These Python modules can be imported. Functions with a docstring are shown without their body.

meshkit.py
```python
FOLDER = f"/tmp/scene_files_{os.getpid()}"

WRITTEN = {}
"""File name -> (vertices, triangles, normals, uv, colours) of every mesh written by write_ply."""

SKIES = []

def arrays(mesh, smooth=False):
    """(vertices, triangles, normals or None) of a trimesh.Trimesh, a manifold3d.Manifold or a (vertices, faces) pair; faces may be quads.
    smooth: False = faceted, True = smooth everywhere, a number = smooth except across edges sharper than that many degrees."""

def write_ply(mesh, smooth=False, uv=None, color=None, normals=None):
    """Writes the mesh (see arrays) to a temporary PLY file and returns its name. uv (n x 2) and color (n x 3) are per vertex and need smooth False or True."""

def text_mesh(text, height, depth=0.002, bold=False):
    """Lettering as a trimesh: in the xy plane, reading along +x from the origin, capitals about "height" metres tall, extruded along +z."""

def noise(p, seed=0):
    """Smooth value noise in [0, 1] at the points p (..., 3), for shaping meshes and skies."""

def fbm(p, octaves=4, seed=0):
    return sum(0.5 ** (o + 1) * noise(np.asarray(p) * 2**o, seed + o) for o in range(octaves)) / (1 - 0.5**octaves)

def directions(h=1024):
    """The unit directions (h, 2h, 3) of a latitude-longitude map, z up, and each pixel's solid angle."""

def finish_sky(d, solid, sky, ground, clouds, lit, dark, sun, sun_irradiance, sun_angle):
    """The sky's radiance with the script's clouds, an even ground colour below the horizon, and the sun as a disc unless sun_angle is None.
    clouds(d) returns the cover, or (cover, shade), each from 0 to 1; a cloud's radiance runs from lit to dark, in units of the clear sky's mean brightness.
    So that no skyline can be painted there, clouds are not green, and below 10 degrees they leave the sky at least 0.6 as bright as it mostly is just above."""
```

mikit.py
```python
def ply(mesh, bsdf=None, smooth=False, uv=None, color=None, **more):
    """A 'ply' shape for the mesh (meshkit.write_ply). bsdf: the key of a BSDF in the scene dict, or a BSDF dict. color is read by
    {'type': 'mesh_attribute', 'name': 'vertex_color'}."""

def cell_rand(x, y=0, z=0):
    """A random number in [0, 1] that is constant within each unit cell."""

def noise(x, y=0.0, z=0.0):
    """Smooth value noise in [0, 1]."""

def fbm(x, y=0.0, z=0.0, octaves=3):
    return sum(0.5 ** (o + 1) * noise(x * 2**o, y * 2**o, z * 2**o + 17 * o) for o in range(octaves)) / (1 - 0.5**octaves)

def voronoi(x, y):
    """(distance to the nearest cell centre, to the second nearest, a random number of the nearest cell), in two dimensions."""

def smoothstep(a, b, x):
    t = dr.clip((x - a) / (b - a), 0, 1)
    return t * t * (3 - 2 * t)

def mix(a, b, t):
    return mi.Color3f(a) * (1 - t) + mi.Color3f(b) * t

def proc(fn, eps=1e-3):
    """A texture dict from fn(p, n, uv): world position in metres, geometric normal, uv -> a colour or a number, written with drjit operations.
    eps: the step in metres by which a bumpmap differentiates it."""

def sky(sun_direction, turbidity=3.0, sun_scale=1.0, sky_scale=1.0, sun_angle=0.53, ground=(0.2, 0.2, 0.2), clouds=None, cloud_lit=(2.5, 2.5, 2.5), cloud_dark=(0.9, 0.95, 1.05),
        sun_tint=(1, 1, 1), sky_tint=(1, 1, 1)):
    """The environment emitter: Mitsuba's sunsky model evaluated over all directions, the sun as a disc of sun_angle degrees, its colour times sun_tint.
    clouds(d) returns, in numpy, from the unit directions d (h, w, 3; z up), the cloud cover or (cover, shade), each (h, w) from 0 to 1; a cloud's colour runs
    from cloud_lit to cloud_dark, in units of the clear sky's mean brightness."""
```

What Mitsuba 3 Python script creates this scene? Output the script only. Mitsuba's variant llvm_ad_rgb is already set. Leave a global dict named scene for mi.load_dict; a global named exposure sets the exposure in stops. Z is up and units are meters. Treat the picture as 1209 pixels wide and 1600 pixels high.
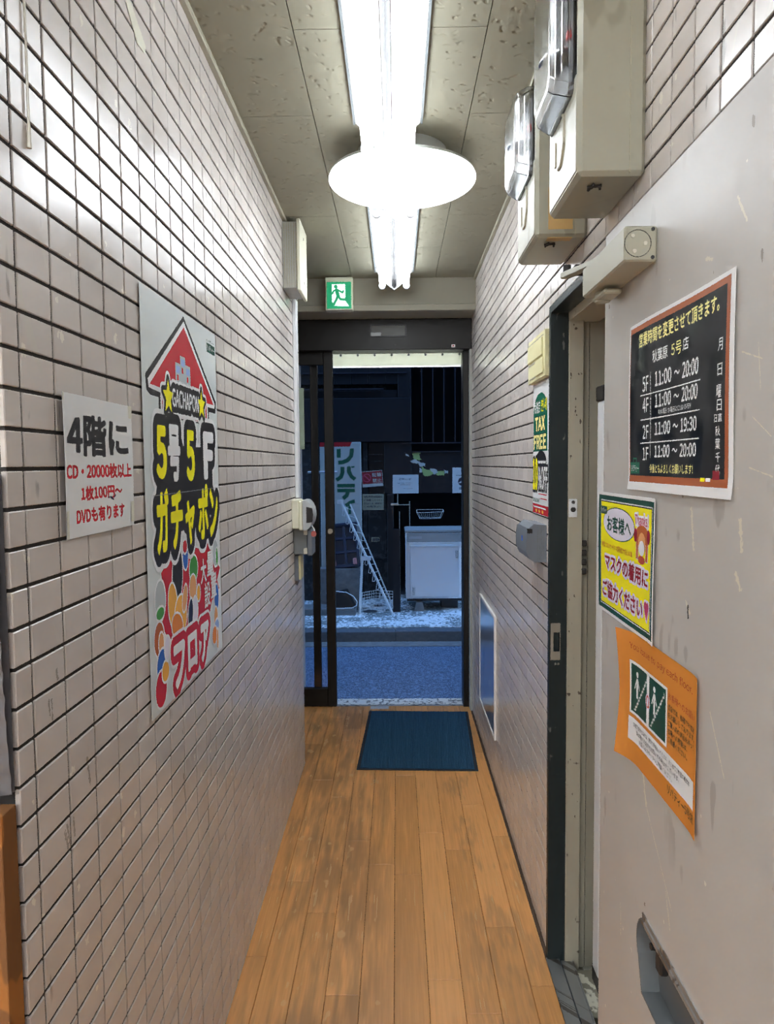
import math, random
import numpy as np, trimesh, shapely, drjit as dr, mitsuba as mi
from shapely import affinity
from shapely.geometry import Polygon, LineString, Point, box as rect
from shapely.ops import unary_union
import mikit, meshkit
from mikit import noise, fbm, voronoi, cell_rand, smoothstep, mix

T = mi.ScalarTransform4f
scene, labels = {}, {}
rng = np.random.default_rng(7)

# ------------------------------------------------------------------ camera, daylight, exposure
PITCH, YAW, ROLL = -0.0648459, -0.0131118, -0.0089455
EYE = np.array([0.0, 0.0, 1.528])


def camera_frame():
    cp, sp, cy, sy, cr, sr = math.cos(PITCH), math.sin(PITCH), math.cos(YAW), math.sin(YAW), math.cos(ROLL), math.sin(ROLL)
    fwd = np.array([sy * cp, cy * cp, sp])
    right = np.array([cy, -sy, 0.0])
    up = np.cross(right, fwd)
    return fwd, cr * right + sr * up, -sr * right + cr * up


FWD, RIGHT, UP = camera_frame()
scene["camera"] = {"type": "perspective", "fov": 2 * math.degrees(math.atan(604.5 / 1152.75)), "fov_axis": "x", "near_clip": 0.02, "far_clip": 200.0,
                   "to_world": T().look_at(origin=EYE.tolist(), target=(EYE + FWD).tolist(), up=UP.tolist())}
scene["daylight"] = mikit.sky((0.3, -0.6, 0.75), turbidity=3.0, sun_scale=0.0, sky_scale=3.3, sky_tint=(0.80, 1.07, 1.27))
exposure = 2.75
TUBE, DISC, HALL_FILL = 2.0, 2.2, 8.6          # radiance of the lamps' glass, of the acrylic dome and of the brighter unseen tubes added behind the viewer as fill
LAMP_TINT = np.array([0.94, 1.0, 1.06])


# ------------------------------------------------------------------ helpers
def lin(h):
    v = np.array([int(h[i:i + 2], 16) for i in (1, 3, 5)]) / 255.0
    return np.where(v < 0.04045, v / 12.92, ((v + 0.055) / 1.055) ** 2.4).tolist()


def rgb(v):
    return {"type": "rgb", "value": [float(x) for x in v]}


def col(v):
    return rgb(lin(v)) if isinstance(v, str) else (v if isinstance(v, dict) else rgb(v))


def paint(key, colour, rough=0.5, spec=0.5, metal=0.0, coat=0.0, bump=None, bump_scale=0.001):
    d = {"type": "principled", "base_color": col(colour), "roughness": rough, "specular": spec, "metallic": metal}
    if coat:
        d.update(clearcoat=coat, clearcoat_gloss=0.9)
    if bump:
        d = {"type": "bumpmap", "arbitrary": bump, "scale": bump_scale, "bsdf": d}
    scene[key] = {"type": "twosided", "bsdf": d}
    return key


def matte(key, colour):
    scene[key] = {"type": "twosided", "bsdf": {"type": "diffuse", "reflectance": col(colour)}}
    return key


def number(key):
    if key not in scene and key not in labels:
        return key
    k = 1
    while f"{key}_{k:03d}" in scene or f"{key}_{k:03d}" in labels:
        k += 1
    return f"{key}_{k:03d}"


def thing(key, label, cat, group=None):
    key = number(key)
    labels[key] = {"label": label, "category": cat}
    if group:
        labels[key]["group"] = group
    return key


def structure(key, label):
    labels[key] = {"label": label, "kind": "structure"}
    return key


def add(key, mesh, bsdf, smooth=False, label=None, kind=None, **more):
    if key in scene:
        key = number(key)
    scene[key] = mikit.ply(mesh, bsdf, smooth=smooth, **more)
    if label or kind:
        labels.setdefault(key, {})
        if label:
            labels[key]["label"] = label
        if kind:
            labels[key]["kind"] = kind
    return key


def each(key, meshes, bsdf, **more):
    """Alike pieces, each a part of its own."""
    for m in meshes:
        add(key, m, bsdf, **more)


def cat(*ms):
    ms = [m for m in ms if m is not None]
    return trimesh.util.concatenate(ms)


def bx(x0, x1, y0, y1, z0, z1, c=0.0):
    """A box, its edges chamfered by c."""
    x0, x1, y0, y1, z0, z1 = min(x0, x1), max(x0, x1), min(y0, y1), max(y0, y1), min(z0, z1), max(z0, z1)
    if c <= 0:
        m = trimesh.creation.box(extents=(x1 - x0, y1 - y0, z1 - z0))
        m.apply_translation(((x0 + x1) / 2, (y0 + y1) / 2, (z0 + z1) / 2))
        return m
    pts = []
    for sx, ax in ((1, x0), (-1, x1)):
        for sy, ay in ((1, y0), (-1, y1)):
            for sz, az in ((1, z0), (-1, z1)):
                pts += [(ax, ay + sy * c, az + sz * c), (ax + sx * c, ay, az + sz * c), (ax + sx * c, ay + sy * c, az)]
    return trimesh.Trimesh(np.array(pts)).convex_hull


def hull(pts):
    return trimesh.Trimesh(np.array(pts, float)).convex_hull


def rod(p, q, r, sides=10, r2=None):
    p, q = np.array(p, float), np.array(q, float)
    d = q - p
    length = np.linalg.norm(d)
    d = d / length
    a = np.cross(d, [0, 0, 1.0] if abs(d[2]) < 0.9 else [1.0, 0, 0])
    a /= np.linalg.norm(a)
    b = np.cross(d, a)
    t = np.arange(sides) * 2 * np.pi / sides
    ring = np.cos(t)[:, None] * a + np.sin(t)[:, None] * b
    r2 = r if r2 is None else r2
    v = np.vstack([p + ring * r, q + ring * r2, [p], [q]])
    i = np.arange(sides)
    j = (i + 1) % sides
    f = np.vstack([np.stack([i, i + sides, j], 1), np.stack([j, i + sides, j + sides], 1), np.stack([j, i * 0 + 2 * sides, i], 1)[:, ::-1][:, ::-1], np.stack([i + sides, i * 0 + 2 * sides + 1, j + sides], 1)])
    m = trimesh.Trimesh(v, f, process=False)
    if m.volume < 0:
        m.invert()
    return m


def wire(pts, r, sides=7):
    return cat(*[rod(a, b, r, sides) for a, b in zip(pts[:-1], pts[1:])])


def extrude(poly, depth):
    return cat(*[trimesh.creation.extrude_polygon(g, depth, engine="earcut") for g in getattr(poly, "geoms", [poly]) if g.area > 0])


def axes(mesh, O, U, V, N):
    """A mesh made in (u, v, n) put at O with the three directions."""
    m = mesh.copy()
    A = np.eye(4)
    A[:3, 0], A[:3, 1], A[:3, 2], A[:3, 3] = U, V, N, O
    m.apply_transform(A)
    if np.linalg.det(A[:3, :3]) < 0:
        m.invert()
    return m


def prism(pts, axis, a, b):
    """The outline pts, in the two axes other than "axis" (in the order x, y, z), drawn out from a to b."""
    m = trimesh.creation.extrude_polygon(Polygon(pts), abs(b - a), engine="earcut")
    v = m.vertices
    h = v[:, 2] + min(a, b)
    m.vertices = {"x": np.stack([h, v[:, 0], v[:, 1]], 1), "y": np.stack([v[:, 0], h, v[:, 1]], 1), "z": np.stack([v[:, 0], v[:, 1], h], 1)}[axis]
    if m.volume < 0:
        m.invert()
    return m


def lathe(profile, sides=48):
    """profile (radius, z) turned about z."""
    p = np.array(profile, float)
    t = np.arange(sides) * 2 * np.pi / sides
    v = np.stack([p[:, None, 0] * np.cos(t), p[:, None, 0] * np.sin(t), np.repeat(p[:, None, 1], sides, 1)], -1).reshape(-1, 3)
    i, j = np.meshgrid(np.arange(len(p) - 1), np.arange(sides), indexing="ij")
    k = (j + 1) % sides
    f = np.concatenate([np.stack([i * sides + j, i * sides + k, (i + 1) * sides + k], -1).reshape(-1, 3), np.stack([i * sides + j, (i + 1) * sides + k, (i + 1) * sides + j], -1).reshape(-1, 3)])
    return trimesh.Trimesh(v, f, process=False)


# ------------------------------------------------------------------ lettering: outlines of the characters, 200 units to the em
GLYPHS = [
33,64,2,8,39,58,40,67,47,74,57,74,64,67,64,56,58,49,46,49,4,43,199,61,199,58,95,46,95,
37,184,5,16,130,87,132,113,137,125,146,134,156,139,168,139,178,136,187,128,195,107,196,83,189,63,180,53,167,48,156,48,147,52,135,66,13,144,89,147,71,155,61,167,59,175,65,181,78,183,95,181,111,174,124,168,128,161,128,151,122,145,110,5,66,48,145,196,146,199,158,199,78,49,14,28,162,35,184,46,195,65,199,80,192,89,180,94,158,93,137,84,118,75,110,66,107,53,108,42,114,31,132,13,42,149,45,132,52,121,63,118,73,124,79,137,80,158,77,176,70,185,61,188,53,186,49,182,43,169,
46,56,1,8,35,59,37,69,44,75,55,73,61,64,59,54,50,48,40,50,
48,111,2,21,30,134,33,155,37,170,43,182,53,192,64,197,80,199,96,193,105,186,113,172,118,158,121,137,121,111,114,78,102,58,86,49,71,48,57,52,46,62,38,74,33,90,17,48,116,52,87,59,71,72,63,87,66,94,74,100,90,103,112,104,135,98,164,94,174,86,182,78,184,70,184,63,180,56,172,49,149,
49,111,1,11,38,50,38,65,71,66,70,174,44,175,44,186,74,196,88,196,89,66,118,65,118,50,
50,111,1,23,28,177,47,193,66,199,89,196,106,183,111,174,114,161,110,134,94,105,58,65,121,66,121,50,29,50,29,61,63,93,84,120,94,141,96,159,90,175,79,183,65,184,57,182,39,168,
51,111,1,41,26,67,35,79,55,66,70,63,86,66,97,75,101,85,101,94,95,107,81,116,56,120,56,133,78,136,91,145,96,156,96,166,93,174,82,182,67,184,52,179,41,170,32,182,44,191,63,198,81,198,98,193,107,185,112,177,114,169,114,156,107,140,89,127,106,118,116,105,120,89,114,68,100,54,78,48,62,48,49,52,36,59,
52,111,2,11,24,103,84,195,105,196,105,105,125,104,125,91,105,90,105,50,88,50,88,90,24,91,4,44,106,88,105,89,176,76,155,
53,111,1,35,26,68,35,78,46,70,58,64,71,62,80,64,94,74,101,91,100,111,94,121,88,126,81,129,68,130,47,122,37,128,42,196,113,196,113,181,58,181,54,144,55,139,69,144,91,142,105,135,112,127,118,114,120,94,118,80,111,67,102,58,92,52,81,48,67,48,45,53,34,60,
57,111,2,35,29,158,33,172,41,185,50,193,63,198,75,199,88,196,99,189,110,175,116,162,119,145,118,101,108,72,101,63,89,53,75,48,58,48,43,54,32,63,41,73,50,67,61,63,74,64,84,69,90,75,97,87,101,101,103,122,91,113,78,107,64,106,50,110,38,119,33,129,29,144,13,46,147,53,128,59,122,70,119,87,123,103,139,101,154,95,170,87,179,76,184,63,183,53,176,47,162,
58,56,2,8,35,59,37,69,44,75,55,73,61,64,58,53,50,48,40,50,8,35,140,37,150,45,156,56,153,61,144,59,134,50,128,40,131,
65,122,2,8,21,51,70,196,91,196,140,50,121,50,106,95,54,95,39,50,4,58,110,102,110,81,181,79,179,
67,127,1,33,32,129,34,145,39,162,47,175,60,188,73,195,91,199,108,198,124,191,136,181,127,169,112,180,98,183,82,180,67,171,59,161,53,144,51,113,60,85,76,69,90,64,105,65,118,70,130,80,139,70,139,67,125,55,105,48,86,48,66,55,49,68,39,85,33,107,
68,138,2,12,41,50,40,196,89,196,113,189,132,173,143,148,145,112,142,96,137,82,123,65,103,54,84,50,10,58,66,83,66,102,71,115,82,124,100,127,125,122,152,111,170,93,179,59,181,
69,118,1,12,41,50,40,196,124,196,124,181,59,181,59,135,114,135,114,120,59,119,58,67,126,66,127,50,
70,110,1,10,41,50,40,196,124,196,124,181,59,181,59,132,114,131,114,117,59,116,58,50,
71,138,1,36,32,129,35,149,42,167,50,178,63,189,81,197,93,199,113,197,127,192,141,181,131,170,114,180,98,183,81,179,64,167,56,154,53,143,51,113,56,93,68,75,85,66,106,64,118,67,126,72,126,110,95,111,95,126,143,126,143,65,126,53,104,48,84,49,63,57,49,69,39,86,33,107,
72,146,1,12,41,50,40,196,58,196,59,135,126,135,127,196,145,196,145,50,127,50,127,119,59,119,58,50,
73,58,1,4,41,50,40,196,58,196,58,51,
76,108,1,6,41,50,40,196,58,196,59,66,122,66,123,51,
77,162,1,13,41,50,40,196,63,195,101,88,140,196,162,196,162,50,145,51,147,172,108,66,95,64,55,173,57,51,
78,144,1,10,41,50,40,196,59,196,128,75,127,196,144,196,144,50,125,50,56,172,57,51,
79,148,2,21,32,129,34,146,40,164,48,177,57,187,69,194,84,198,111,197,132,186,143,174,150,162,155,145,157,126,153,96,142,71,123,55,100,48,76,50,58,59,43,77,34,99,17,50,119,57,89,69,73,88,64,108,66,117,71,125,79,135,99,137,133,131,158,125,168,111,179,95,183,79,180,65,170,57,157,52,139,
80,126,2,13,41,50,40,196,95,196,119,189,130,178,136,164,136,143,130,129,121,119,105,111,89,109,59,108,58,50,10,58,124,91,124,110,132,116,141,118,151,118,161,113,171,108,176,96,180,59,181,
82,127,2,16,41,50,40,196,93,196,109,194,120,189,129,181,135,171,136,146,128,128,117,119,105,114,141,50,120,50,85,112,59,112,58,50,10,58,128,93,128,110,134,115,141,118,150,118,162,114,171,108,177,98,180,59,181,
84,120,1,8,27,181,27,196,133,196,133,181,89,180,89,50,71,51,70,181,
86,115,1,7,20,196,40,196,78,70,116,196,135,196,88,50,67,51,
87,176,1,14,25,196,44,196,69,70,100,196,117,196,148,69,172,195,173,196,190,196,160,50,138,50,108,171,78,50,56,50,
88,114,1,12,24,51,66,126,27,196,47,196,79,138,109,196,128,196,88,125,131,50,111,51,76,113,43,51,
89,106,1,9,20,195,39,196,73,123,107,196,126,196,82,107,82,50,64,50,64,107,
97,112,2,26,32,83,38,97,49,106,67,113,98,120,96,134,86,144,76,146,67,145,44,135,37,148,55,157,74,161,95,159,107,150,113,140,116,124,116,50,102,50,99,63,86,54,73,49,59,48,49,50,36,61,32,73,10,50,76,56,66,63,63,76,63,87,68,98,77,98,106,78,103,60,97,52,89,
99,102,1,29,30,111,33,124,39,138,50,150,58,155,71,160,87,161,105,155,114,148,105,137,94,144,80,146,68,142,59,134,51,118,50,97,56,77,66,67,77,63,88,63,108,73,116,61,101,52,86,48,70,49,56,54,45,62,36,77,31,93,
101,111,2,27,30,111,34,126,39,138,57,155,69,160,84,161,102,155,112,147,119,132,122,115,121,100,49,100,49,96,55,78,67,66,77,63,88,62,101,65,111,70,118,58,102,51,88,48,71,49,54,56,42,66,36,77,31,93,10,48,114,106,113,106,117,103,131,99,139,89,145,77,147,65,143,57,136,51,126,
102,65,1,20,26,157,41,159,43,188,46,197,53,206,68,211,91,208,87,194,78,197,69,196,63,191,60,183,60,159,82,158,82,144,60,143,59,50,42,50,41,143,27,144,
104,122,1,17,39,50,39,209,56,209,56,145,78,159,96,161,112,156,121,144,125,128,125,51,107,50,106,130,98,142,83,146,72,142,57,129,57,50,
107,110,1,12,39,50,39,208,56,209,57,102,103,158,123,158,88,114,128,51,108,50,77,102,57,79,56,50,
108,57,1,11,38,209,57,209,57,67,60,63,65,63,68,51,67,49,62,48,46,51,41,58,39,66,
110,122,1,18,39,50,39,158,53,158,56,143,71,155,85,161,100,161,112,156,121,144,125,128,125,50,107,50,106,130,98,142,83,146,72,142,57,129,57,50,
111,121,2,17,30,111,35,130,42,142,50,151,70,160,89,161,108,153,123,137,130,117,130,92,124,75,112,59,95,50,72,48,53,56,39,71,32,90,16,49,103,51,88,59,73,71,64,88,64,99,69,108,83,112,98,110,122,103,135,95,142,84,146,74,145,65,141,56,131,51,118,
112,124,2,17,39,4,39,158,53,158,56,146,70,156,83,161,95,161,108,158,122,146,132,124,133,96,127,76,114,58,96,49,75,49,57,59,57,4,13,58,132,57,74,68,67,80,63,90,64,99,68,108,78,114,97,113,119,108,134,99,143,82,146,68,140,
114,78,1,14,39,50,39,158,53,158,56,140,66,152,77,160,90,161,97,159,94,144,77,144,70,140,60,127,57,120,57,50,
115,94,1,33,27,63,36,74,54,64,76,63,86,69,89,78,87,85,82,91,50,105,37,116,33,124,32,135,38,148,52,158,65,161,84,159,102,150,102,148,95,138,80,146,69,147,56,144,50,135,50,128,55,121,92,104,102,94,106,85,106,75,99,60,84,50,62,48,40,54,
116,76,1,22,26,144,26,157,42,159,45,189,60,189,60,159,89,158,89,144,60,143,60,77,63,68,69,64,80,63,89,65,92,51,76,48,64,48,55,52,48,58,44,65,42,79,41,143,
117,122,1,18,37,158,55,158,57,78,61,69,66,65,80,64,93,69,105,82,105,158,123,158,123,50,108,50,106,67,90,53,74,48,55,50,44,59,37,81,
118,104,1,7,23,158,42,158,73,65,103,157,121,158,83,50,62,50,
121,104,1,14,23,158,42,158,75,68,104,158,121,158,77,31,63,11,48,4,28,5,31,19,42,18,52,23,62,36,66,50,
8251,200,5,8,162,123,164,134,175,141,185,138,192,128,189,118,179,111,169,113,12,48,59,114,126,49,192,53,197,120,132,186,197,191,193,126,126,191,60,187,55,120,120,54,55,9,105,66,106,73,109,79,118,84,128,81,135,71,131,59,122,54,112,56,8,105,180,107,191,118,198,128,195,135,185,132,175,122,168,112,170,8,48,123,50,134,61,141,71,138,78,128,75,118,65,111,55,113,
12289,200,1,4,31,83,44,94,88,50,74,39,
12290,200,2,16,28,72,33,84,40,92,50,97,64,98,74,95,82,88,88,76,89,65,85,53,77,44,67,39,55,38,43,42,36,48,30,59,12,38,66,42,57,48,51,63,48,70,51,76,57,79,72,75,81,70,85,57,88,50,86,43,80,
12316,200,1,26,29,118,36,129,50,143,61,149,76,153,101,149,115,141,138,122,153,116,166,116,178,120,190,130,197,141,211,134,202,120,190,109,179,103,164,99,150,100,136,104,104,129,87,136,75,136,62,132,50,122,43,111,
12356,200,2,9,154,178,169,184,178,170,196,126,203,84,188,78,182,112,174,139,164,163,19,46,189,64,189,63,144,65,116,71,90,79,74,87,68,97,69,109,86,116,107,129,94,116,66,107,54,100,50,88,48,77,52,68,60,58,77,49,115,
12358,200,2,23,54,147,124,160,141,160,156,156,172,144,179,131,181,111,174,87,160,69,143,57,117,46,90,41,82,55,107,60,128,68,143,76,154,87,163,106,162,126,153,139,134,146,98,142,59,130,7,78,193,81,206,111,202,165,197,162,182,96,189,79,191,
12362,200,3,4,157,175,165,187,210,158,201,146,42,41,73,43,85,54,101,85,122,85,158,45,159,44,173,85,173,85,210,102,210,100,175,139,182,141,180,141,167,100,159,99,126,133,133,160,131,180,122,189,111,193,100,192,81,184,66,170,54,147,46,126,44,121,60,153,64,166,71,173,79,177,91,175,103,167,113,156,118,131,119,100,112,100,61,97,52,90,45,76,44,59,51,47,62,9,56,77,59,71,67,64,77,61,83,63,86,68,85,105,74,100,62,89,
12364,200,4,4,188,214,198,219,214,192,204,188,6,159,175,174,181,194,148,210,111,195,104,180,142,4,166,206,176,211,192,184,181,180,34,33,161,81,164,87,207,104,205,98,165,125,166,138,163,147,155,152,141,152,114,147,80,142,62,132,49,121,44,106,44,88,46,87,51,86,63,105,59,118,60,125,66,131,79,136,109,136,137,130,149,116,152,94,151,76,92,56,49,51,43,36,49,60,95,78,148,35,145,
12365,200,2,28,52,145,86,144,134,145,125,171,60,172,57,173,56,181,57,187,121,185,115,207,131,210,137,186,178,194,179,180,141,172,149,147,189,155,192,141,156,133,168,110,177,100,167,88,125,94,127,106,155,103,141,131,111,130,53,131,20,58,74,59,89,65,106,79,103,81,102,74,90,72,78,75,70,81,64,91,59,111,56,140,56,166,59,166,44,136,40,107,41,88,44,75,49,65,56,60,64,
12367,200,1,15,65,116,61,129,66,137,124,187,146,210,160,197,87,137,82,131,81,126,89,116,137,76,165,50,151,37,121,67,73,109,
12372,200,4,4,188,213,198,218,214,191,204,187,4,165,206,176,210,192,183,181,179,18,51,77,52,92,55,109,69,108,71,107,68,81,71,74,78,67,90,62,108,59,150,61,183,66,183,50,137,43,108,42,88,45,64,55,55,65,7,64,172,64,188,98,186,170,188,170,173,168,172,131,170,
12373,200,2,19,52,175,89,173,130,174,120,207,133,209,137,209,146,176,190,185,192,170,152,161,161,140,181,108,174,99,126,104,127,117,159,114,136,159,93,158,52,160,19,57,80,59,95,67,115,82,112,74,94,73,81,76,72,82,66,94,60,112,57,143,58,171,62,171,46,131,42,106,42,88,46,75,51,64,61,60,69,
12374,200,3,4,186,217,197,222,213,195,203,191,24,50,174,99,172,128,173,118,206,131,208,135,208,144,175,179,181,164,210,175,214,190,188,184,184,188,184,190,168,149,159,162,134,179,107,172,97,124,102,125,115,157,113,134,158,79,157,50,159,20,55,76,56,92,64,114,79,111,80,110,72,91,71,79,74,71,81,64,93,58,110,56,141,56,169,60,169,45,132,40,110,40,89,43,75,49,66,55,58,67,
12375,200,1,20,68,77,69,206,88,206,85,160,84,80,88,68,94,62,112,56,131,57,147,62,168,75,188,97,199,84,182,64,164,52,145,44,121,40,97,42,84,47,73,60,
12377,200,2,32,39,180,129,183,128,208,145,208,144,183,206,182,205,168,144,169,145,136,151,115,150,100,146,83,137,67,126,56,108,45,92,39,78,52,96,58,110,65,123,76,129,85,119,83,107,83,91,91,82,106,82,126,89,138,102,148,112,150,129,149,129,168,40,165,11,95,114,99,105,104,99,113,96,121,97,127,100,131,106,133,125,125,135,110,136,99,128,
12379,200,1,35,29,149,72,153,72,198,89,198,88,155,152,161,151,204,168,204,167,162,204,164,204,149,166,147,163,103,159,97,152,94,122,97,122,110,145,108,149,111,151,146,88,140,88,82,92,69,99,65,107,63,147,63,183,66,182,50,113,46,97,49,85,53,78,61,74,74,72,138,31,134,
12383,200,3,12,114,72,117,99,130,98,129,76,135,67,156,61,201,65,201,49,174,46,136,49,126,53,119,60,6,128,132,128,146,179,148,198,146,198,131,174,134,14,42,160,41,176,86,175,90,209,108,207,103,177,140,183,139,168,99,161,83,101,61,43,44,49,66,102,82,159,
12384,200,5,4,183,201,193,206,210,179,199,175,13,108,70,111,96,125,95,123,73,129,64,140,60,154,58,195,62,195,46,167,43,132,46,123,49,113,56,7,122,144,146,146,192,144,192,131,191,128,165,131,122,129,4,161,193,171,198,187,171,177,167,14,36,157,35,173,80,173,84,206,102,204,97,175,134,181,133,165,93,158,75,93,55,40,38,47,59,95,76,157,
12387,200,1,24,52,129,124,150,145,152,158,149,173,142,184,130,190,113,188,91,179,75,160,60,130,49,99,45,93,60,137,67,152,73,166,84,171,93,174,104,173,114,170,122,156,134,136,137,107,131,59,114,
12390,200,1,23,37,182,196,196,196,180,157,177,136,164,120,145,112,122,113,101,121,83,130,75,144,67,180,60,175,44,146,48,126,57,108,72,99,88,96,103,96,116,101,138,113,159,130,177,39,166,
12391,200,3,4,179,157,188,162,205,134,195,130,23,36,181,195,194,195,179,158,176,136,164,119,144,111,118,112,99,120,82,129,74,142,66,162,61,179,59,173,43,148,46,123,57,108,70,97,89,94,110,99,136,111,157,129,175,38,165,4,157,148,167,154,182,126,173,121,
12392,200,1,27,60,83,62,99,68,111,83,128,94,138,66,199,82,205,108,147,174,183,182,169,122,137,96,120,81,103,77,92,77,83,81,74,87,68,108,61,144,61,188,66,188,49,138,44,110,45,93,48,79,53,69,61,62,72,
12395,200,3,13,101,80,105,105,119,103,116,83,123,72,143,67,175,68,199,72,200,56,169,52,128,53,110,61,103,72,7,112,169,111,185,140,182,193,185,193,169,191,169,147,167,11,45,91,46,128,55,202,73,200,60,126,61,85,73,111,81,104,67,61,66,44,52,44,
12398,200,2,37,38,107,38,122,43,139,57,163,80,182,94,188,111,193,144,192,157,188,172,180,185,168,192,158,201,131,201,112,198,96,186,73,165,56,149,49,128,44,118,58,142,63,160,72,175,87,183,105,185,127,183,138,174,157,163,168,147,176,132,178,124,136,112,99,97,72,82,60,66,60,52,69,42,85,11,53,112,56,94,65,80,76,77,86,84,95,99,104,125,115,178,89,170,70,154,57,134,
12399,200,3,28,95,67,95,77,98,85,111,97,131,102,154,102,152,152,100,154,100,168,152,167,152,204,169,204,168,168,202,172,202,157,168,153,171,96,194,83,209,69,201,57,171,79,169,64,164,54,156,48,140,44,123,45,109,49,100,57,11,109,74,113,65,120,60,129,58,143,59,148,62,154,69,155,87,140,90,122,88,111,81,12,43,93,44,131,54,204,70,203,59,134,58,101,59,84,71,110,79,103,67,66,64,44,50,44,
12400,200,5,4,193,211,202,214,214,187,204,184,27,90,69,94,84,107,95,127,100,149,100,148,150,95,151,95,166,148,165,147,202,165,202,164,166,198,169,197,155,163,151,166,94,189,81,205,68,196,55,166,77,165,63,157,49,144,43,130,41,114,43,101,49,94,57,10,104,69,110,61,116,58,133,56,140,58,149,67,150,85,135,88,116,86,107,80,4,173,205,182,208,194,181,184,178,12,38,98,40,137,49,202,66,201,54,125,55,81,66,107,74,101,61,60,59,41,46,41,40,69,
12408,200,1,16,32,105,52,125,90,171,97,176,106,177,116,172,126,162,164,118,210,72,198,58,195,60,150,108,112,153,104,158,95,153,46,90,
12414,200,2,39,57,65,57,74,60,83,71,94,90,100,120,100,118,127,57,130,57,145,118,141,118,169,60,172,58,173,58,187,118,183,118,209,134,209,133,184,187,188,187,174,133,169,133,142,189,147,189,133,187,132,134,127,135,96,164,85,193,65,184,51,159,70,136,81,136,65,132,54,123,46,110,41,94,41,74,45,61,54,11,71,71,74,62,82,57,94,55,109,56,115,59,119,64,120,85,107,88,85,85,74,79,
12417,200,3,44,39,79,39,108,44,123,56,142,68,154,56,190,71,196,81,163,106,173,132,177,137,206,153,205,148,176,164,171,180,160,192,146,199,128,200,99,197,87,190,73,180,62,168,53,140,43,130,41,121,55,148,61,164,70,177,83,185,104,185,120,179,137,168,151,155,159,143,161,129,122,115,94,126,80,115,70,104,80,83,61,71,56,58,57,51,60,44,67,6,85,149,96,123,105,108,117,131,128,163,106,159,9,52,90,56,77,62,72,68,72,82,78,95,93,73,139,64,129,56,115,
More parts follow.
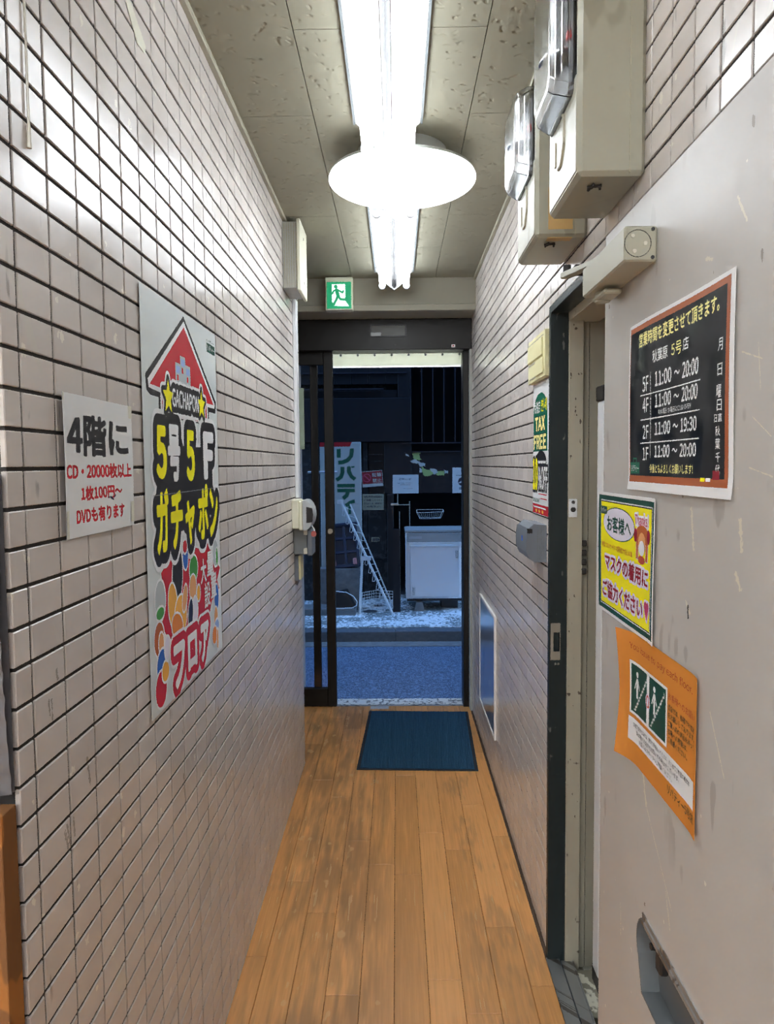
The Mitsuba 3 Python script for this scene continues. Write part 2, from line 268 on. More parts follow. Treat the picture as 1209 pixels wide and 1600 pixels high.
12418,200,1,42,41,115,40,131,61,126,82,124,86,159,45,166,45,180,88,174,91,208,108,207,104,173,144,175,143,161,102,158,97,122,142,124,142,110,96,107,95,83,99,70,108,61,124,56,149,59,167,68,176,80,177,97,171,113,156,131,173,135,185,120,192,105,194,94,192,76,185,62,176,53,162,46,135,41,108,43,94,50,83,65,79,80,80,108,
12424,200,2,26,45,71,49,86,57,95,64,99,83,104,112,104,110,207,128,207,127,167,186,170,186,156,127,152,129,101,159,88,189,68,190,65,182,52,155,72,130,84,129,65,125,54,116,46,103,41,81,41,62,46,49,58,12,61,73,64,65,71,59,86,56,101,57,106,59,111,65,113,74,113,89,100,91,76,89,64,81,
12425,200,2,31,56,91,66,172,82,170,75,115,92,127,112,135,133,138,149,138,165,133,176,126,185,116,190,99,186,76,172,59,147,47,118,42,85,43,80,59,130,59,147,64,161,71,170,82,173,93,172,106,164,116,146,124,118,122,104,118,89,109,78,100,70,88,4,83,192,87,207,164,191,159,176,
12426,200,1,36,65,95,63,145,70,208,87,208,79,156,100,183,110,191,126,197,140,197,151,193,161,185,168,175,175,158,178,141,176,105,171,91,162,75,141,56,122,47,96,40,85,53,108,59,128,67,147,82,155,94,161,118,161,146,153,169,144,179,133,183,121,182,109,175,97,162,82,132,79,116,80,96,
12427,200,2,40,43,100,142,184,68,181,68,197,119,198,161,201,169,191,169,189,109,139,138,142,154,139,170,132,183,120,190,105,190,84,183,67,170,54,145,43,112,42,91,49,83,56,79,64,79,75,84,85,95,93,105,96,122,94,135,88,144,77,150,60,163,67,173,81,174,101,169,113,162,119,151,125,124,129,99,123,80,113,54,89,8,93,71,97,62,107,57,136,56,130,73,117,82,101,82,95,77,
12429,200,1,34,42,98,140,183,67,180,67,196,136,196,160,199,170,188,109,138,129,142,151,140,167,134,181,122,189,105,189,85,182,68,170,56,153,48,128,42,95,41,87,42,86,44,82,58,117,56,136,59,156,67,167,77,173,91,172,106,163,119,149,126,131,128,103,123,80,110,54,87,
12434,200,1,45,39,109,68,142,85,170,44,172,44,186,90,185,96,210,112,208,107,186,166,191,167,177,101,171,85,142,102,146,118,146,130,140,138,130,189,153,196,139,138,114,138,76,123,76,123,107,103,93,93,77,93,69,96,63,110,57,138,56,183,60,182,44,133,40,110,42,93,46,80,56,76,70,79,85,94,104,123,122,121,128,114,133,98,134,82,128,71,120,53,99,
12450,200,2,10,46,177,46,195,197,194,206,185,179,148,151,123,138,134,159,150,173,165,181,178,12,56,54,83,70,96,85,103,98,107,115,109,159,126,159,124,113,118,90,112,79,98,61,71,43,
12451,200,1,12,45,101,88,117,117,132,145,153,164,172,176,161,159,144,131,123,132,35,114,35,114,112,53,87,
12452,200,1,13,38,122,81,137,119,156,153,180,179,206,192,194,167,171,139,149,139,44,121,44,121,138,83,120,46,107,
12454,200,1,22,47,115,48,177,110,177,109,210,128,210,127,177,186,178,196,171,185,126,171,94,146,68,113,49,95,43,82,57,117,69,133,79,149,94,158,106,167,125,175,162,64,162,64,114,
12460,200,3,4,182,210,193,215,209,188,198,183,29,38,53,57,67,78,93,91,120,98,153,42,153,42,169,99,169,99,205,117,206,116,169,176,169,187,164,179,74,175,59,167,49,153,45,120,46,118,62,151,61,158,65,166,97,169,154,114,153,103,107,94,86,84,72,67,54,52,42,4,160,202,171,207,187,180,176,175,
12463,200,1,24,41,127,67,149,83,165,98,187,109,211,127,206,115,182,173,182,181,183,194,175,173,123,148,89,133,74,114,60,75,41,61,54,101,72,119,84,137,101,160,136,172,167,104,167,82,141,54,118,
12467,200,1,10,53,58,53,76,172,76,172,170,55,170,55,187,189,186,189,48,172,48,171,59,
12473,200,1,21,40,58,81,81,110,105,136,136,155,172,155,174,58,173,58,191,170,191,180,184,160,145,142,116,188,70,199,57,198,55,185,45,159,76,131,104,96,72,60,49,53,46,
12479,200,1,30,39,127,63,146,80,163,98,189,109,213,127,207,115,184,169,184,182,186,194,178,179,139,159,105,181,88,172,76,169,74,147,91,116,64,72,41,58,53,99,72,118,86,134,102,93,131,103,141,145,115,164,147,172,170,105,170,87,148,52,117,
12481,200,1,23,38,140,115,141,115,177,58,174,54,189,118,192,172,203,182,190,132,179,132,141,202,141,202,125,132,125,127,99,118,78,103,58,80,42,65,53,85,65,101,81,111,104,115,125,38,125,
12483,200,3,13,80,48,120,68,145,92,154,106,164,126,172,159,189,154,180,125,171,104,159,85,140,64,120,49,93,35,4,102,159,117,165,131,122,118,117,4,56,148,70,155,87,110,73,105,
12486,200,2,14,40,131,40,147,203,147,203,131,133,131,130,101,120,75,103,55,83,41,67,51,88,64,104,80,113,103,116,131,4,64,182,64,198,180,197,180,182,
12490,200,1,18,40,142,40,159,117,158,116,205,135,205,134,158,204,158,204,142,134,142,131,111,121,84,104,62,79,43,63,54,86,69,103,88,113,112,117,142,
12496,200,4,4,185,209,195,213,211,186,201,182,7,133,180,150,185,183,111,200,62,201,54,185,49,162,118,4,163,201,173,205,189,178,178,174,9,33,57,50,83,65,114,76,147,83,184,100,181,87,125,66,76,50,49,
12501,200,1,18,50,174,50,191,180,191,192,183,178,135,167,111,158,98,144,82,127,68,102,54,81,46,67,60,106,75,123,87,137,100,158,130,167,154,171,174,
12509,200,5,15,162,193,162,202,165,209,170,215,178,219,186,220,196,216,205,204,205,194,202,186,197,181,189,177,181,176,172,179,166,185,8,171,196,175,188,185,185,194,191,196,200,191,208,183,211,174,206,5,155,122,168,129,187,103,202,77,188,70,19,40,154,39,170,111,170,110,204,128,204,127,170,196,170,196,154,127,154,127,52,123,45,114,41,83,42,80,52,81,58,105,56,108,57,111,62,111,154,6,33,78,54,104,70,130,84,123,70,100,47,69,
12510,200,1,15,41,169,41,187,193,187,205,177,169,128,129,90,162,52,147,41,105,88,66,121,79,131,117,101,152,134,168,154,178,170,
12515,200,1,18,50,126,91,133,80,168,95,172,97,171,107,136,183,152,193,145,175,117,150,87,137,94,157,115,169,134,110,123,134,38,119,32,95,119,54,112,
12522,200,2,14,94,55,127,70,139,81,148,92,153,105,157,129,157,202,175,202,173,121,170,101,162,83,146,63,118,47,106,42,4,65,104,65,200,82,200,82,104,
12523,200,2,11,125,56,125,199,143,200,143,71,156,77,174,90,201,118,210,105,182,76,136,46,127,52,10,34,55,55,77,69,107,74,146,73,199,91,199,88,126,81,92,68,67,49,46,
12525,200,2,8,49,186,192,187,192,49,175,49,174,60,67,60,66,49,49,49,4,67,171,66,76,175,76,175,171,
12531,200,2,12,49,61,96,75,134,96,166,123,196,164,204,149,199,139,179,112,146,83,108,61,67,48,59,46,5,55,184,66,196,101,169,116,155,103,143,
12539,200,1,14,99,122,99,130,102,138,110,145,118,147,127,146,133,143,141,130,141,122,137,113,131,108,123,105,115,106,107,109,
12540,200,1,4,41,117,41,136,199,136,199,117,
19978,200,1,12,31,44,30,58,105,59,106,215,121,215,121,153,196,153,196,138,121,138,121,59,210,58,210,44,
19979,200,1,15,32,188,32,203,209,203,209,189,124,188,124,154,127,155,153,142,198,113,188,100,157,121,124,140,124,34,108,34,108,188,
20102,200,1,16,40,188,40,202,187,203,198,195,165,165,129,140,128,49,126,42,122,38,108,35,77,34,71,49,112,50,113,148,140,165,168,187,
20170,200,3,16,28,144,58,162,82,179,104,200,119,220,133,213,130,207,163,177,213,146,201,133,198,135,158,161,120,195,86,162,46,136,39,132,7,53,104,53,119,181,120,191,114,128,34,113,41,163,104,4,98,156,109,165,147,134,136,124,
20182,200,2,43,75,134,76,136,99,145,100,198,114,198,115,152,144,163,144,218,158,218,158,169,188,180,194,184,204,180,201,101,198,94,191,89,169,88,166,101,183,101,187,107,189,164,158,152,158,79,144,79,144,146,115,136,115,57,117,53,124,51,189,51,196,59,199,79,212,73,210,57,205,45,199,39,188,36,123,37,107,42,102,49,100,60,99,129,80,122,9,24,138,51,173,73,217,87,213,67,171,67,35,52,35,52,146,32,124,
20195,200,3,26,85,149,133,156,130,215,144,215,149,158,209,165,210,151,150,143,155,112,163,83,170,68,179,57,188,52,195,54,200,66,203,86,215,78,210,54,202,38,195,34,179,37,169,44,158,57,144,94,135,141,88,135,5,163,206,174,214,194,196,207,181,195,174,10,24,134,41,150,58,172,82,216,96,212,75,170,75,34,60,35,60,147,33,120,
20197,200,3,20,90,45,124,66,138,80,149,95,157,113,164,137,169,172,172,210,188,209,181,145,175,119,167,96,196,66,213,44,200,35,182,58,160,82,139,57,113,39,101,33,6,95,191,108,199,129,169,138,152,125,145,113,167,9,40,66,49,75,52,82,52,202,68,202,68,84,114,104,118,91,49,55,
20250,200,3,16,29,149,60,165,88,184,110,204,121,218,135,212,130,204,151,185,177,168,212,152,202,139,169,155,167,142,74,142,72,154,40,136,4,101,175,78,156,166,157,121,193,18,39,103,39,117,203,117,203,103,116,103,76,58,164,64,143,88,155,95,183,66,201,42,188,34,175,51,52,39,47,54,56,60,71,74,94,103,
20813,200,4,40,29,156,48,171,63,186,87,219,102,215,96,203,148,203,157,196,138,168,195,167,196,106,145,105,146,54,151,52,191,52,195,58,198,79,211,74,209,57,205,45,201,41,193,38,147,38,135,42,131,47,130,55,129,105,122,105,110,82,94,63,68,46,39,36,31,48,57,57,80,71,95,87,104,105,51,106,51,153,39,145,4,124,120,180,119,180,154,129,154,4,67,169,119,168,135,190,86,190,4,66,154,66,119,108,119,113,154,
20837,200,1,23,29,47,51,62,72,83,90,109,102,137,111,169,98,184,79,201,88,214,110,195,124,177,175,87,191,70,212,53,205,36,188,48,174,62,154,89,124,147,103,99,79,65,61,48,42,36,
20870,200,3,13,39,34,38,204,203,204,203,48,200,41,188,35,158,34,153,48,185,49,187,51,188,115,54,116,53,34,4,127,131,188,131,188,189,127,189,4,53,131,112,131,112,189,53,189,
21029,200,4,9,152,48,184,49,187,51,188,214,202,214,201,44,197,38,192,36,158,34,4,139,83,139,193,152,194,153,84,27,27,44,39,57,50,78,56,101,60,133,61,143,39,144,39,209,118,209,118,144,76,143,74,126,75,122,119,121,116,67,111,42,101,35,73,35,68,47,93,47,98,50,103,73,104,108,72,108,63,72,51,49,37,34,4,54,196,53,157,104,157,104,195,
21033,200,3,9,152,48,184,49,187,51,188,214,202,214,201,44,197,38,192,36,158,34,4,139,84,139,194,152,194,153,84,26,26,75,50,107,68,143,30,144,30,158,72,159,72,192,34,186,29,198,76,206,112,217,122,205,87,195,87,158,125,158,125,144,87,144,87,130,124,96,116,85,87,112,86,34,72,34,72,119,54,88,34,62,
21069,200,6,13,30,186,79,187,62,213,75,218,95,191,89,187,146,187,166,219,180,214,164,187,209,186,209,173,31,173,8,151,48,178,49,181,51,182,158,196,159,195,45,187,37,157,35,4,142,70,141,153,155,153,155,71,13,43,154,116,154,116,48,115,42,111,38,102,35,82,35,77,47,101,49,102,78,58,78,57,35,43,35,4,58,91,102,90,102,110,58,110,4,58,123,102,122,102,142,58,142,
21147,200,1,30,31,44,56,63,80,92,95,124,101,155,100,159,37,159,37,174,102,175,102,218,117,218,118,175,201,174,193,71,188,51,179,40,167,36,134,36,129,51,163,50,172,56,180,90,185,159,117,159,113,132,107,110,97,88,85,70,65,50,43,33,
21205,200,6,47,28,54,72,59,72,75,34,76,34,87,72,88,72,99,35,100,34,159,72,160,72,172,28,173,29,184,72,184,72,197,34,196,31,206,82,211,117,216,124,205,86,199,86,184,128,184,129,172,150,172,151,215,165,215,165,172,207,171,203,69,199,48,192,38,179,35,159,35,155,48,179,49,185,54,190,91,192,157,165,157,161,120,153,85,138,54,118,34,107,44,113,50,31,41,16,87,60,126,64,139,88,146,117,150,157,127,158,127,172,86,172,86,160,124,159,124,100,86,99,85,88,125,87,125,76,86,75,4,85,111,112,110,112,124,86,124,4,85,135,112,135,112,149,86,149,4,47,111,72,110,72,124,47,124,4,47,135,72,135,72,149,47,149,
21315,200,1,17,31,124,31,139,111,139,111,187,46,180,42,193,116,202,178,215,190,203,128,189,128,139,210,138,210,125,128,124,127,34,112,34,111,124,
21332,200,4,24,140,43,156,65,165,99,165,101,147,101,147,113,166,113,168,134,181,134,180,113,209,113,208,67,204,42,195,35,177,34,173,46,189,46,192,50,195,72,196,101,179,100,170,65,156,42,148,34,24,92,145,117,159,127,169,134,183,99,184,99,196,138,197,141,218,154,218,152,197,202,196,196,154,192,144,186,140,159,139,155,151,176,151,181,154,185,167,186,184,149,184,138,162,122,147,100,135,25,75,42,92,66,99,98,99,101,81,101,81,113,101,113,102,134,115,134,114,113,142,113,139,62,135,41,127,35,110,34,107,44,107,46,121,46,124,49,127,67,128,101,113,100,105,65,90,40,84,34,12,29,152,28,165,53,166,53,218,67,218,67,166,91,165,91,152,67,151,67,34,53,35,53,151,
21407,200,6,11,28,45,38,74,44,107,46,207,208,207,208,193,61,193,60,123,54,77,49,58,40,39,4,160,82,172,89,208,49,195,42,18,80,100,79,172,118,173,126,191,143,188,136,173,193,172,193,100,143,99,143,49,142,43,137,37,128,35,104,34,100,46,125,47,128,49,128,99,4,94,112,177,112,177,130,94,130,4,94,143,177,142,177,160,94,160,5,60,50,94,89,108,85,94,66,73,43,
21495,200,3,20,32,137,206,138,206,125,90,123,84,102,183,101,177,64,168,43,162,38,153,35,119,35,114,35,109,49,149,48,153,50,160,64,165,88,61,88,73,124,33,124,4,58,156,57,210,183,210,183,156,4,72,170,167,169,167,196,72,196,
21508,200,4,23,26,113,67,125,106,143,75,172,43,148,32,159,63,182,80,199,95,220,109,214,98,197,174,198,183,192,168,171,136,143,172,126,214,114,204,101,202,102,158,116,121,134,76,113,35,101,6,85,182,104,163,121,152,141,165,159,183,86,184,8,60,105,179,105,179,34,164,34,163,42,76,42,75,33,61,33,4,76,92,76,56,163,56,163,91,
21512,200,4,16,29,145,63,163,85,179,109,200,123,218,136,212,131,203,149,185,178,166,213,148,203,134,171,151,170,138,70,139,69,148,39,133,5,101,172,77,152,168,153,144,171,121,192,8,59,114,183,114,183,35,168,35,167,45,75,46,74,34,60,34,4,74,60,167,60,167,101,75,101,
21697,200,6,8,130,121,205,121,205,35,190,35,190,44,145,44,144,34,130,34,4,144,60,190,60,189,107,144,107,4,67,143,66,209,175,209,175,143,4,80,158,160,158,160,195,81,195,8,36,121,108,121,108,36,93,36,93,44,52,44,51,34,37,34,4,51,60,93,60,92,107,51,107,
21830,200,5,32,33,184,32,196,115,197,109,215,122,219,133,197,208,196,207,184,89,183,101,161,90,155,137,155,152,182,154,182,168,178,154,155,197,155,197,47,194,40,183,36,157,35,152,46,180,47,183,48,183,142,59,142,58,35,44,34,44,154,87,155,75,178,85,183,4,133,130,141,140,180,110,171,100,6,83,104,156,105,156,60,96,59,95,50,83,50,4,96,94,96,71,144,71,144,94,5,64,110,99,138,110,134,92,115,72,99,
21942,200,5,23,39,147,39,186,66,187,51,209,63,215,80,192,81,189,79,187,117,187,103,213,116,218,131,191,126,187,156,187,177,216,191,210,173,187,204,186,204,147,190,147,189,173,53,174,52,147,8,54,94,190,95,190,34,175,34,174,41,69,42,68,34,54,34,4,68,55,175,55,175,82,69,82,4,69,111,68,157,174,157,174,111,4,82,123,159,123,159,146,82,146,
22411,200,5,16,30,41,30,55,113,55,113,80,51,80,50,93,113,94,114,116,129,116,129,94,189,94,189,80,129,80,129,55,210,54,210,41,8,156,123,179,124,184,126,185,217,198,217,197,118,187,112,162,110,4,148,140,147,207,161,207,161,140,24,32,117,49,133,58,154,57,155,34,156,34,169,59,170,59,197,40,197,40,210,130,210,130,197,112,197,112,169,134,169,134,156,112,155,112,113,98,113,97,155,72,155,68,140,62,128,43,108,4,73,170,97,169,97,197,73,197,
22580,200,5,35,75,83,100,104,113,122,86,123,86,136,212,136,212,123,130,123,121,110,207,109,201,53,196,41,189,36,164,35,160,46,179,46,184,50,189,66,192,96,177,96,160,61,145,42,136,33,125,42,147,64,157,81,163,96,145,96,123,66,96,42,86,51,113,73,130,96,111,96,85,74,4,107,147,106,212,198,212,197,147,4,119,159,184,159,184,174,120,174,4,119,186,184,185,184,201,120,201,16,27,85,54,98,54,160,31,161,31,175,54,175,54,216,68,216,68,175,90,174,90,161,68,160,68,105,88,113,91,100,33,71,
22793,200,4,38,30,46,80,56,105,65,79,90,44,72,35,82,72,103,98,127,90,129,89,187,34,188,34,200,115,201,107,217,121,220,133,201,206,200,206,188,151,187,150,128,135,128,135,187,105,187,104,129,102,127,114,124,105,113,169,113,179,107,164,86,137,64,170,54,211,47,203,34,160,41,121,56,80,42,37,33,5,90,99,104,84,121,72,141,84,156,99,5,159,168,171,174,193,153,205,138,194,130,7,36,137,53,155,65,174,78,171,67,151,49,130,46,129,
22823,200,1,28,29,46,61,66,81,86,95,110,107,144,33,145,33,160,109,161,112,218,128,218,126,161,208,160,208,145,133,144,148,108,163,86,185,64,211,48,201,35,175,50,153,72,134,101,120,132,104,93,90,72,76,57,58,44,41,35,
23458,200,5,27,28,97,65,107,105,123,80,146,49,127,39,137,73,158,96,183,111,180,104,168,165,168,174,163,174,161,163,147,136,123,172,110,212,102,203,88,176,93,175,34,161,34,159,41,82,41,81,34,66,34,66,92,35,85,3,120,114,79,96,164,96,4,82,83,81,54,160,54,160,83,5,91,155,103,143,121,131,138,143,151,155,12,36,163,36,200,115,200,107,216,120,220,133,200,204,200,204,163,190,163,189,186,51,186,50,163,
24076,200,1,50,27,87,56,108,82,138,32,139,32,152,90,152,99,170,97,171,50,159,40,171,106,188,53,205,62,214,127,195,156,208,174,218,186,211,173,202,147,188,192,169,182,158,127,180,110,175,116,171,108,152,208,152,208,139,100,138,83,115,120,114,120,133,134,134,135,114,193,114,193,62,189,52,178,48,154,47,150,59,177,61,177,100,135,100,134,34,120,34,120,100,81,100,80,46,66,46,65,96,38,77,
24215,200,3,14,26,42,37,69,43,98,45,194,123,194,114,214,128,218,141,194,209,193,208,180,61,179,59,110,52,64,39,34,16,78,107,122,108,122,172,137,172,138,149,202,148,202,135,138,134,138,108,193,107,193,37,178,37,177,44,94,44,93,37,78,37,4,93,59,178,58,178,93,93,93,
24403,200,3,4,155,162,180,211,196,206,168,156,18,44,42,44,57,178,58,178,88,54,89,54,103,178,103,178,132,47,132,47,147,111,147,112,218,128,218,128,147,194,147,194,34,178,34,177,42,6,45,203,58,209,75,184,84,164,70,157,59,180,
24460,200,4,45,78,45,114,57,135,67,112,92,89,76,79,87,104,105,125,129,90,126,86,139,104,147,131,164,94,162,90,175,112,192,136,217,149,211,115,176,150,177,176,198,188,192,160,169,118,142,179,145,167,162,178,168,192,152,207,131,210,124,199,117,188,134,147,131,143,130,133,115,185,114,193,110,182,89,160,67,185,55,214,46,206,34,175,43,148,58,123,45,86,33,5,122,101,130,91,147,75,164,89,173,101,9,27,121,56,151,74,177,87,173,70,145,69,33,55,33,55,126,36,109,6,29,177,54,199,69,218,82,213,64,190,38,166,
24863,200,8,43,29,99,37,114,43,134,46,198,135,198,135,218,149,218,150,198,180,198,160,211,169,218,193,205,189,198,209,198,209,186,152,185,156,161,163,138,175,155,185,175,198,172,185,145,170,123,179,111,192,106,197,112,200,131,211,125,207,103,201,94,195,92,180,94,171,100,160,112,137,95,126,104,152,126,143,153,136,186,60,185,58,141,51,110,40,89,5,173,81,186,86,200,64,208,49,194,44,15,73,87,87,87,88,53,90,49,153,49,158,53,161,72,174,67,171,47,165,40,155,36,91,36,80,39,75,43,73,49,4,103,90,115,96,141,66,129,60,4,68,161,68,172,130,172,130,161,4,126,107,70,106,70,149,126,149,4,82,118,114,117,114,138,83,138,4,30,46,50,82,62,78,43,41,
24942,200,10,6,170,69,181,76,199,60,211,45,199,39,187,54,30,29,41,37,64,43,93,45,184,110,184,111,218,125,218,125,206,193,205,193,195,126,194,125,185,197,184,206,182,196,157,207,153,206,149,203,142,196,138,121,139,112,144,110,154,71,152,71,160,110,163,110,172,60,172,59,109,52,64,41,35,13,124,151,132,147,188,146,193,149,195,154,182,159,187,172,125,172,125,163,174,165,175,158,129,155,125,154,9,75,83,74,129,188,129,188,83,126,83,145,68,137,60,111,77,115,83,4,137,92,174,92,174,102,137,102,4,138,120,137,111,174,111,173,120,4,88,92,123,92,123,102,88,102,4,88,111,123,111,123,120,88,120,14,93,73,106,74,107,53,110,49,153,49,156,53,158,62,169,58,167,45,162,39,155,37,109,37,99,39,93,48,7,50,46,64,57,72,73,83,69,76,51,66,41,60,38,
25173,200,2,16,96,58,105,73,119,114,134,170,142,210,158,209,141,133,119,63,184,72,162,127,175,132,196,87,210,45,196,39,188,59,101,44,26,36,98,33,112,63,121,63,163,34,164,34,177,63,178,63,218,77,218,78,178,102,177,102,164,78,163,78,125,102,131,104,118,78,110,77,50,76,43,71,39,59,36,43,36,39,49,60,49,63,52,63,104,
25313,200,3,14,114,55,130,91,150,161,164,158,154,118,135,60,189,66,169,113,181,117,212,43,199,37,194,53,192,54,118,42,16,76,44,87,68,95,97,98,121,98,188,147,188,136,211,148,216,164,188,209,188,208,174,112,174,111,116,105,76,98,55,88,37,25,26,111,53,120,53,163,29,164,29,177,53,178,54,218,67,218,68,178,89,177,89,164,68,163,68,125,87,130,89,117,68,109,67,49,65,41,59,37,36,35,32,48,51,49,53,51,53,104,30,97,
25345,200,3,32,93,139,93,153,145,153,145,178,103,179,103,191,145,192,145,217,159,217,160,192,202,192,202,179,160,178,160,153,212,153,212,139,186,139,186,117,210,117,211,104,186,103,186,48,182,39,170,35,148,34,143,48,171,49,171,103,95,104,95,117,171,117,171,139,5,110,90,121,97,135,78,144,63,132,55,24,26,111,54,120,54,163,29,164,29,177,54,178,54,218,68,218,68,178,89,177,89,164,68,163,68,125,88,130,90,117,68,109,68,46,65,40,61,37,36,35,33,48,54,50,54,104,30,97,
25903,200,2,32,28,47,78,60,105,72,80,97,66,118,62,127,45,127,45,141,112,143,112,172,36,173,36,187,112,188,112,218,127,218,128,188,204,187,204,173,128,172,128,142,178,142,187,136,169,103,136,72,171,58,212,49,203,35,159,45,120,62,86,47,38,34,35,34,6,78,126,94,103,121,80,136,91,151,105,165,126,
26032,200,5,19,113,44,124,70,129,95,131,199,172,208,193,214,205,203,144,188,145,151,211,150,211,137,190,136,189,35,175,36,174,136,145,136,143,94,135,58,124,36,30,29,151,53,152,46,180,56,183,62,172,66,156,58,152,84,152,96,184,109,180,99,152,124,151,123,139,84,138,84,118,121,117,121,105,84,104,84,49,82,44,76,40,57,38,53,50,70,52,70,104,30,105,30,117,70,118,70,138,30,139,8,63,216,76,219,87,197,120,197,120,185,32,185,32,197,71,197,4,92,92,103,97,118,66,108,60,6,29,64,39,78,47,96,59,94,50,73,39,57,
26041,200,1,34,30,44,49,58,60,69,74,91,82,117,88,162,87,169,34,169,34,183,121,184,108,214,122,219,137,190,126,184,207,183,206,169,105,169,102,137,187,137,181,69,176,50,168,40,151,36,120,37,115,50,150,50,159,53,164,64,167,79,170,122,100,122,88,83,68,54,41,34,
26085,200,3,8,56,36,55,204,186,204,186,37,171,37,170,49,71,49,70,36,4,70,65,170,64,170,120,71,120,4,70,136,170,136,170,189,71,189,
26178,200,5,33,97,142,96,155,146,156,146,181,104,181,104,194,146,195,147,218,161,218,161,195,204,194,204,181,161,180,161,156,213,155,213,142,188,142,188,119,211,119,211,106,188,105,187,49,182,38,170,35,147,34,142,47,170,48,172,50,172,105,97,106,97,119,172,119,172,142,6,109,91,121,98,139,77,147,64,134,57,124,73,6,35,205,92,205,92,74,50,73,48,57,35,58,4,50,133,49,87,78,87,78,133,4,50,192,49,147,78,147,78,191,
26332,200,9,45,36,57,35,204,83,204,84,98,101,118,118,148,131,143,125,129,153,129,148,142,156,145,152,157,192,175,192,200,154,200,154,211,205,211,205,147,192,147,191,163,158,147,168,129,207,128,207,117,167,116,167,103,201,102,201,92,167,92,167,79,201,78,201,68,167,67,167,54,210,53,210,42,120,42,119,34,106,34,105,100,94,88,84,96,83,74,48,73,47,57,4,119,54,154,54,154,67,120,67,4,119,79,153,78,154,92,120,92,4,119,104,154,103,154,116,120,116,4,48,191,47,147,71,147,71,191,4,48,133,47,87,71,87,71,133,4,159,188,165,196,183,179,176,172,11,92,156,94,158,134,176,133,200,95,200,95,211,146,211,146,148,134,148,133,163,96,146,4,99,188,105,196,123,179,116,172,
26356,200,5,36,30,46,65,56,82,64,65,81,59,93,70,97,85,80,95,73,105,85,110,97,110,100,51,100,51,177,114,178,113,194,33,194,33,207,207,207,207,194,129,194,129,177,194,177,194,100,127,99,120,81,109,65,123,60,148,54,213,49,207,35,139,41,112,49,97,55,74,44,41,34,38,34,4,128,113,179,112,179,132,129,132,4,129,145,179,144,179,164,129,164,4,65,113,113,112,113,132,66,132,4,65,145,113,144,113,164,66,164,
26376,200,3,17,26,44,47,72,57,100,62,136,62,207,184,207,184,50,180,42,166,36,132,35,125,50,167,52,168,96,72,96,63,70,47,44,37,34,4,74,112,168,111,168,145,77,145,4,77,160,168,159,168,193,77,193,
26377,200,3,28,28,110,58,138,71,157,83,177,33,178,33,192,89,192,100,218,113,214,106,192,208,192,207,178,100,178,88,157,88,155,184,155,184,49,182,42,176,37,141,35,136,48,168,49,169,73,87,74,86,34,71,34,71,129,38,99,4,86,87,169,87,169,107,86,107,4,86,121,169,121,169,141,86,141,
26395,200,5,20,31,51,112,52,112,69,54,70,54,81,112,82,112,98,45,98,45,111,196,111,196,98,128,98,128,82,187,81,187,70,128,69,128,52,209,51,209,39,32,39,15,107,126,120,137,127,153,130,211,202,211,202,128,198,122,187,118,166,118,162,130,187,131,187,148,140,148,131,128,116,115,4,142,160,188,159,188,174,144,174,4,144,186,187,185,188,200,144,200,17,30,184,29,197,70,197,63,214,75,218,87,197,120,197,120,184,65,183,65,145,112,156,112,143,48,125,42,136,48,141,50,148,50,184,
26408,200,1,28,26,67,49,84,69,103,88,127,104,153,34,154,34,169,112,169,112,218,128,218,128,169,207,169,207,154,135,153,150,129,171,103,190,86,214,69,203,56,184,70,163,90,129,136,128,34,112,34,112,136,83,96,54,67,37,56,
26412,200,1,39,28,77,48,94,64,111,80,134,93,160,33,161,33,176,112,176,112,218,127,218,128,176,207,176,207,161,146,160,159,135,175,113,191,95,212,79,201,66,183,80,162,104,148,125,130,161,128,160,128,87,174,86,174,72,128,71,128,34,113,34,112,71,65,72,65,86,112,87,111,161,109,160,85,115,60,84,39,66,
26522,200,3,26,95,45,126,64,146,84,135,107,122,143,106,124,96,137,116,167,124,184,134,218,147,216,149,214,139,180,210,179,210,166,196,164,185,122,166,84,186,63,213,47,203,33,178,49,156,71,132,49,105,34,103,34,6,132,162,143,122,156,98,171,129,180,165,133,165,22,26,80,44,115,59,159,58,161,31,161,31,175,61,176,62,218,76,218,76,176,103,175,103,161,76,161,76,141,109,99,99,88,76,122,76,34,62,34,61,125,48,93,34,68,
26579,200,5,26,28,49,65,67,84,80,98,94,32,95,32,108,112,108,113,129,127,130,128,108,209,108,209,95,141,94,156,80,172,69,212,51,203,39,167,56,147,70,128,88,127,34,113,34,112,89,80,60,47,41,37,37,31,74,130,93,140,105,152,115,168,119,180,118,182,89,183,89,196,121,196,123,218,125,218,138,218,137,196,176,196,176,144,178,138,192,138,196,140,198,163,211,157,209,136,204,128,196,125,169,127,165,130,162,136,161,182,135,182,125,156,107,133,84,119,4,43,208,50,216,83,202,76,192,4,34,126,70,163,79,154,45,117,4,29,178,37,188,69,174,63,164,
26989,200,2,62,28,49,66,63,97,81,33,82,33,94,112,95,112,109,52,110,52,121,112,121,112,135,42,136,42,148,85,149,76,169,34,170,34,182,65,183,50,212,61,216,64,214,79,187,73,182,94,183,94,218,108,218,109,183,132,183,132,218,146,218,147,183,166,183,163,186,178,215,193,212,177,183,207,182,207,170,167,169,155,149,200,148,200,136,127,135,127,121,190,121,190,110,128,109,127,95,208,94,208,82,142,81,171,64,212,50,203,37,161,54,128,77,127,34,112,34,111,75,77,53,41,38,37,38,4,92,169,101,148,139,148,150,169,
